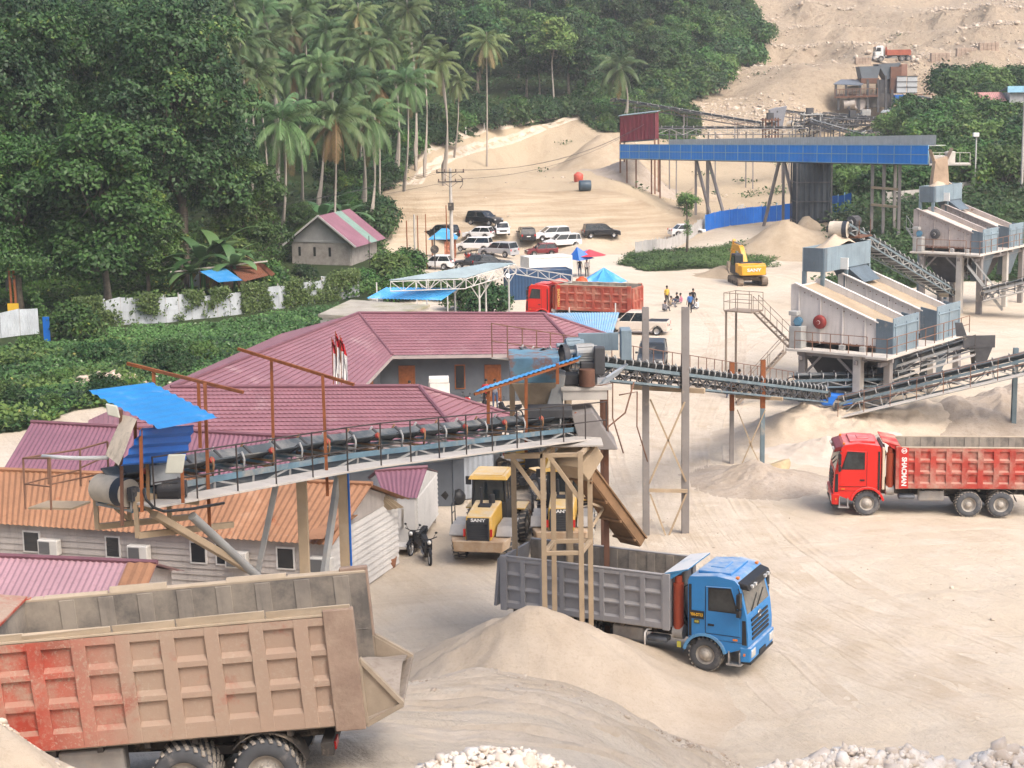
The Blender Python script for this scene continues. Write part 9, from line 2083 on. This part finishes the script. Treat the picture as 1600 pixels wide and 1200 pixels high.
# ================================================================ HEAPS, ROCKS, SMALL LITTER
heap('sand_heap', 'big heap of fine sand in front of the legs of the loading tower', 'sand heap', [(at(826,48.3),48.3,3.25),(at(760,49.3),49.3,2.35),(at(690,50),50.0,1.5)], 6, M_SAND, .30, seed=3, grad=.62, res=140)
0 and heap('sand_heap', 'lower sand heap beside the tyre tracks, right of the nearest lorry', 'sand heap', [(at(770,41.5),41.5,2.6),(at(690,41),41.0,2.2),(at(840,42.5),42.5,1.3)], 6, M_SAND, .16, seed=8, grad=.50)
def bank(name, lab, cat, pk, m, seed, rad=3):
 P = [(G(a,b)[0], G(a,b)[1], h) for a,b,h in pk]; heap(name, lab, cat, P, rad, m, .75, seed=seed, grad=.5, res=150)
bank('gravel_heap', 'small grey gravel heap at the foot of the right pair of conveyor posts', 'gravel heap', [(1178,752,.95),(1196,758,.4)], M_GRAVEL, 4)
bank('sand_bank', 'long uneven bank of sand under the lower ends of the conveyors', 'sand heap', [(1225,680,1.2),(1262,672,1.5),(1300,678,1.0),(1345,672,1.5),(1392,672,1.2),(1440,668,1.6),(1490,664,1.3)], M_SAND, 6)
bank('gravel_bank', 'uneven grey gravel bank behind the body of the red lorry', 'gravel heap', [(1500,668,1.7),(1545,662,1.6),(1590,655,2.1),(1650,655,2.2)], M_GRAVEL, 9)
bank('stone_dust_heap', 'low pale heap behind the red lorry cab', 'sand heap', [(1290,708,.8),(1330,704,.6),(1388,704,.9)], M_PALE, 11)
for px, Yd, h_, lab in ((1230,187,3.4,'tall sand heap beside the dust curtain tower'),(1262,192,2.2,'sand heap at the foot of the dust curtain tower'),(1000,243,3.6,'grey sand heap under the left end of the blue gallery'),(1092,240,1.8,'low sand heap beneath the blue gallery legs'),(948,258,5.0,'pointed sand heap left of the maroon cabin'),(1132,166,1.2,'earth heap left of the excavator tracks')):
 x = at(px,Yd); heap('sand_heap', lab, 'sand heap', [(x,Yd,h_),(x+rng.uniform(-3,3),Yd+2,h_*.55)], 5, M_TANSAND if px not in (1000,) else M_GRAVEL, .45, seed=px%13, grad=1.15 if px in (1232,1262) else .62)
# left foreground heap
heap('sand_heap', 'coarse pale heap cut by the lower left corner of the picture', 'sand heap', [(at(-85,17.5),17.5,2.0)], 4, M_SAND, .16, seed=5, grad=.75, res=110)
P = []
for k in range(3500):
 a = nr.uniform(0,6.28); r_ = abs(nr.normal(0,1.5)); x, y = at(-60,17.7)+math.cos(a)*r_, 17.7+math.sin(a)*r_; P.append((x,y,hz(x,y)+max(0,2.0-.75*math.hypot(x-at(-70,17.5),y-17.5))))
o = scatter_rocks('heap_stones', np.array(P), np.clip(np.exp(nr.normal(-3.6,.55,len(P))),.008,.12), M_ROCK); setp(o, 'small stones lying on the coarse pale heap at the lower left', 'stones', kind='stuff')
# white rock heaps along the bottom edge
def rock_heap(label, curve, Yd, n, s0, seed):
 """a long heap whose crest follows points (bearing, crest line) at Yd metres"""
 rs = np.random.default_rng(seed); cx_ = [c[0] for c in curve]; px = rs.uniform(cx_[0], cx_[-1], n); back = rs.uniform(-1, .45, n)
 y = Yd+back*1.0+0*px; top_ = np.interp(px, cx_, [pz(c[0], c[1], Yd).z for c in curve]); x = (px-800)/FPX*y
 base = H(x, y); top2 = top_-np.where(back < 0, -back*.55, back*1.1); z = base+(np.maximum(top2-base, .02))*(1-.10*rs.uniform(0,1,n)**2)
 S = np.clip(np.exp(rs.normal(math.log(s0), .58, n)), .02, .28); z = z-S*.35
 P = np.stack([x,y,z],-1); k = top2 > base-.05
 # a core so the heap is solid
 o = scatter_rocks('rock_heap', P[k], S[k], M_WROCK, .85); return setp(o, label, 'rock heap', kind='stuff')
rock_heap('heap of white broken rock at the bottom edge below the middle', [(600,1225),(650,1188),(700,1172),(740,1163),(800,1166),(850,1180),(900,1205),(930,1225)], 19.2, 2600, .062, 3)
rock_heap('long heap of white broken rock along the bottom right edge', [(1120,1225),(1180,1203),(1230,1192),(1300,1178),(1345,1160),(1400,1174),(1440,1163),(1500,1188),(1535,1192)], 19.2, 3300, .062, 7)
rock_heap('heap of white broken rock in the bottom right corner', [(1530,1198),(1560,1170),(1600,1164),(1680,1168),(1720,1190)], 19.2, 1500, .062, 9)
# stones by the office and litter in the yard
P = []
for k in range(260): x, y = G(165,600).x+nr.normal(0,1.9), G(165,600).y+nr.normal(0,1.5); P.append((x,y,hz(x,y)+max(0,1.0-.35*math.hypot(x-G(165,600).x,y-G(165,600).y))*nr.uniform(.4,1)))
o = scatter_rocks('stone_heap', np.array(P), np.clip(np.exp(nr.normal(-1.5,.4,len(P))),.1,.45), M_ROCK); setp(o, 'heap of pale stones behind the maroon roofs at the left', 'stone heap', kind='stuff')
for px, py, s_, lab in ((1219,738,.75,'yellowish boulder on the sand left of the red lorry cab'),(602,872,.5,'round pale boulder at the corner of the board hut'),(590,880,.4,'small boulder beside the corner of the board hut')):
 p = G(px,py); vs, fs = rock_variant(px,2); o = npmesh('boulder', vs*s_, fs, mat('tan_boulder', (.46,.36,.22), .9, 0, .2, 3, bump=.5), smooth=False); o.location = (p.x,p.y,hz(p.x,p.y)+s_*.3); setp(o, lab, 'boulder')
def box_on(px, py, d, m, nm, lab, cat):
 p = G(px,py); mb = MB(); mb.bx(-d[0]/2,d[0]/2,-d[1]/2,d[1]/2,0,d[2]); o = part(nm, mb, m, None, .02); o.location = (p.x,p.y,hz(p.x,p.y)); o.rotation_euler = (0,0,rng.uniform(-.5,.5)); return setp(o, lab, cat)
p = G(604,888); mb = MB(); mb.lathe([(0,0),(0,.34),(.45,.42),(.45,.38),(.1,.30),(.1,0)], p, (0,0,1), 18); top('basket', mb, mat('brown_basket', (.24,.11,.06), .9), 'round brown basket at the corner of the board hut', 'basket')
for k, (px, py) in enumerate(((612,846),(622,849),(630,846))): box_on(px,py,(.45,.35,.22),(M_PIPE,M_WHITE,M_DGREY)[k],'bundle',('pale bundle on the sand under the lean-to','white bundle on the sand beside the hut porch','dark bundle on the sand at the hut porch')[k],'bundle')
p = G(590,872); mb = MB(); mb.bx(p.x-.03,p.x+.03,p.y-.6,p.y+.6,0,1.0)
for k in range(8): mb.tube((p.x,p.y-.6+k*.17,0),(p.x,p.y-.6+k*.17,1.25),.02,n=5)
top('porch_railing', mb, M_WPLANK, 'white porch railing at the right end of the board hut', 'railing')
p = TG(904,284,200,260); mb = MB(); mb.lathe([(0,0),(0,.62),(.9,.66),(1.05,.58),(1.2,.3),(1.3,.28),(1.3,0)], p, (0,0,1), 20); top('water_tank', mb, mat('faded_red_tank', (.55,.10,.07), .5, dust=.2), 'faded red water tank standing alone on the sand plateau', 'tank')
p = TG(914,298,200,260); mb = MB(); mb.lathe([(-.75,0),(-.75,.62),(-.68,.68),(.68,.68),(.75,.62),(.75,0)], p+V((0,0,.66)), (1,.1,0), 22); top('fallen_tank', mb, mat('dark_blue_tank', (.05,.08,.11), .45, dust=.2), 'dark blue tank lying on the sand plateau below the red one', 'tank')
for k, (px, py) in enumerate(((600,276),(612,262),(640,240),(695,222),(728,212),(757,205),(836,188),(864,178),(904,172),(1022,152),(1046,150))):
 p = TG(px,py,200,345); mb = MB(); mb.beam(p-V((0,0,.2)), p+V((0,0,1.7)), .16); o = top('marker_post', mb, M_PIPE, 'short pale post along the edge of the dirt road below the wood', 'post', 'pale posts along the dirt road')
# ================================================================ TYRE RUTS pressed into the yard (low ridges of loose sand beside each wheel path)
M_RUT = sandmat('churned_sand', (.48,.395,.30), (.59,.51,.42), (.38,.305,.225), 6, .45)
def ruts(paths, label, wid=.30, hgt=.035, lug=False, gauge=2.0, duals=True):
 vs = []; fs = []; o = 0
 for pi, path in enumerate(paths):
  P = np.array(path, float); d = np.concatenate([[0], np.cumsum(np.linalg.norm(np.diff(P,axis=0),axis=1))]); n = int(d[-1]/.22)+2; t = np.linspace(0, d[-1], n)
  # smooth by cubic-ish interpolation
  X = np.interp(t, d, P[:,0]); Y = np.interp(t, d, P[:,1]); k = np.ones(41)/41; pad = lambda a: np.convolve(np.pad(a, 20, mode='edge'), k, 'valid'); X, Y = pad(X), pad(Y)
  tx, ty = np.gradient(X), np.gradient(Y); l_ = np.hypot(tx,ty)+1e-9; nx_, ny_ = -ty/l_, tx/l_
  for sd in (-gauge/2, gauge/2):
   for q in ((-.19,.19) if duals else (0,)):
    prof = [(-wid*.95,-.03),(-wid*.62,hgt),(-wid*.42,.006),(0,.004),(wid*.42,.006),(wid*.62,hgt),(wid*.95,-.03)]
    am = np.clip(.25+fbm(X*.35+pi*7, Y*.35+sd*3, 300+pi, 3)*2.4+.3, 0, 1.2); ring = []
    fade = np.clip(np.minimum(np.arange(n), n-1-np.arange(n))/12, 0, 1)
    for off, hh in prof:
     x = X+nx_*(sd+q+off); y = Y+ny_*(sd+q+off); z = H(x, y)+np.where(hh > .02, hh*am*fade+fbm(x*3, y*3, 310, 2)*.025, hh-.012*(1-fade))
     if lug and abs(off) < .2: z = z+.028*(np.sin(t*22+off*9) > .2)*fade
     ring.append(np.stack([x,y,z],-1))
    A = np.stack(ring, 1); m_ = len(prof); vs.append(A.reshape(-1,3)); I = np.arange(n*m_).reshape(n,m_)+o; o += n*m_
    fs.append(np.stack([I[:-1,:-1],I[1:,:-1],I[1:,1:],I[:-1,1:]],-1).reshape(-1,4))
 r = npmesh('tyre_ruts', np.concatenate(vs), np.concatenate(fs), M_RUT, smooth=not lug); r['kind'] = 'structure'; return r
def gp2(*pts): return [tuple(G(a,b))[:2] for a,b in pts]
YARD = [gp2((1120,650),(1130,760),(1240,880),(1420,980),(1640,1060)), gp2((1010,900),(1130,960),(1300,1020),(1640,1130)), gp2((1090,600),(1050,700),(1090,830),(1260,960),(1640,1130)), gp2((1160,560),(1110,660),(1110,780),(1200,900),(1500,1100)),
  gp2((930,860),(1080,880),(1300,860),(1640,850)), gp2((1110,480),(1140,520),(1130,580),(1080,640),(1060,720),(1120,860),(1300,980),(1640,1010)), gp2((980,640),(1000,740),(1090,900),(1200,1040),(1330,1140)), gp2((1250,830),(1400,815),(1640,812)), gp2((1300,500),(1180,520),(1120,560),(1090,620)), gp2((1600,520),(1400,540),(1250,500),(1120,500))]
ruts(YARD, '')
ruts([[(-6,31.2),(-1,31.6),(2.2,32.8),(5.5,35.0),(9,39)], [(-6,32.9),(-1.5,33.2),(1.2,33.9),(3.6,35.3)], [(-5,29.6),(-1,29.6),(2.4,30.4),(6,32.5)]], '', .36, .10, True)
ruts([[tuple(TG(a,b,200,330))[:2] for a,b in ((612,292),(640,268),(672,248),(705,230),(760,210),(830,195),(905,181))]], '', 1.1, .42, False, 3.4, False)
# ================================================================ HAZE: damp, dusty air that pales the far slopes
mb = MB(); mb.bx(-480, 480, -55, 700, -3, 150)
m, t, b = newmat('thin_haze'); t.nodes.remove(b); pv = N(t, 'ShaderNodeVolumePrincipled'); pv.inputs['Color'].default_value = (.86,.90,.94,1); pv.inputs['Density'].default_value = .00028; pv.inputs['Anisotropy'].default_value = .2
t.links.new(pv.outputs[0], t.nodes['Material Output'].inputs['Volume'])
hzb = part('haze', mb, m); hzb['kind'] = 'stuff'; hzb['label'] = 'thin pale haze over the whole site'; hzb['category'] = 'haze'
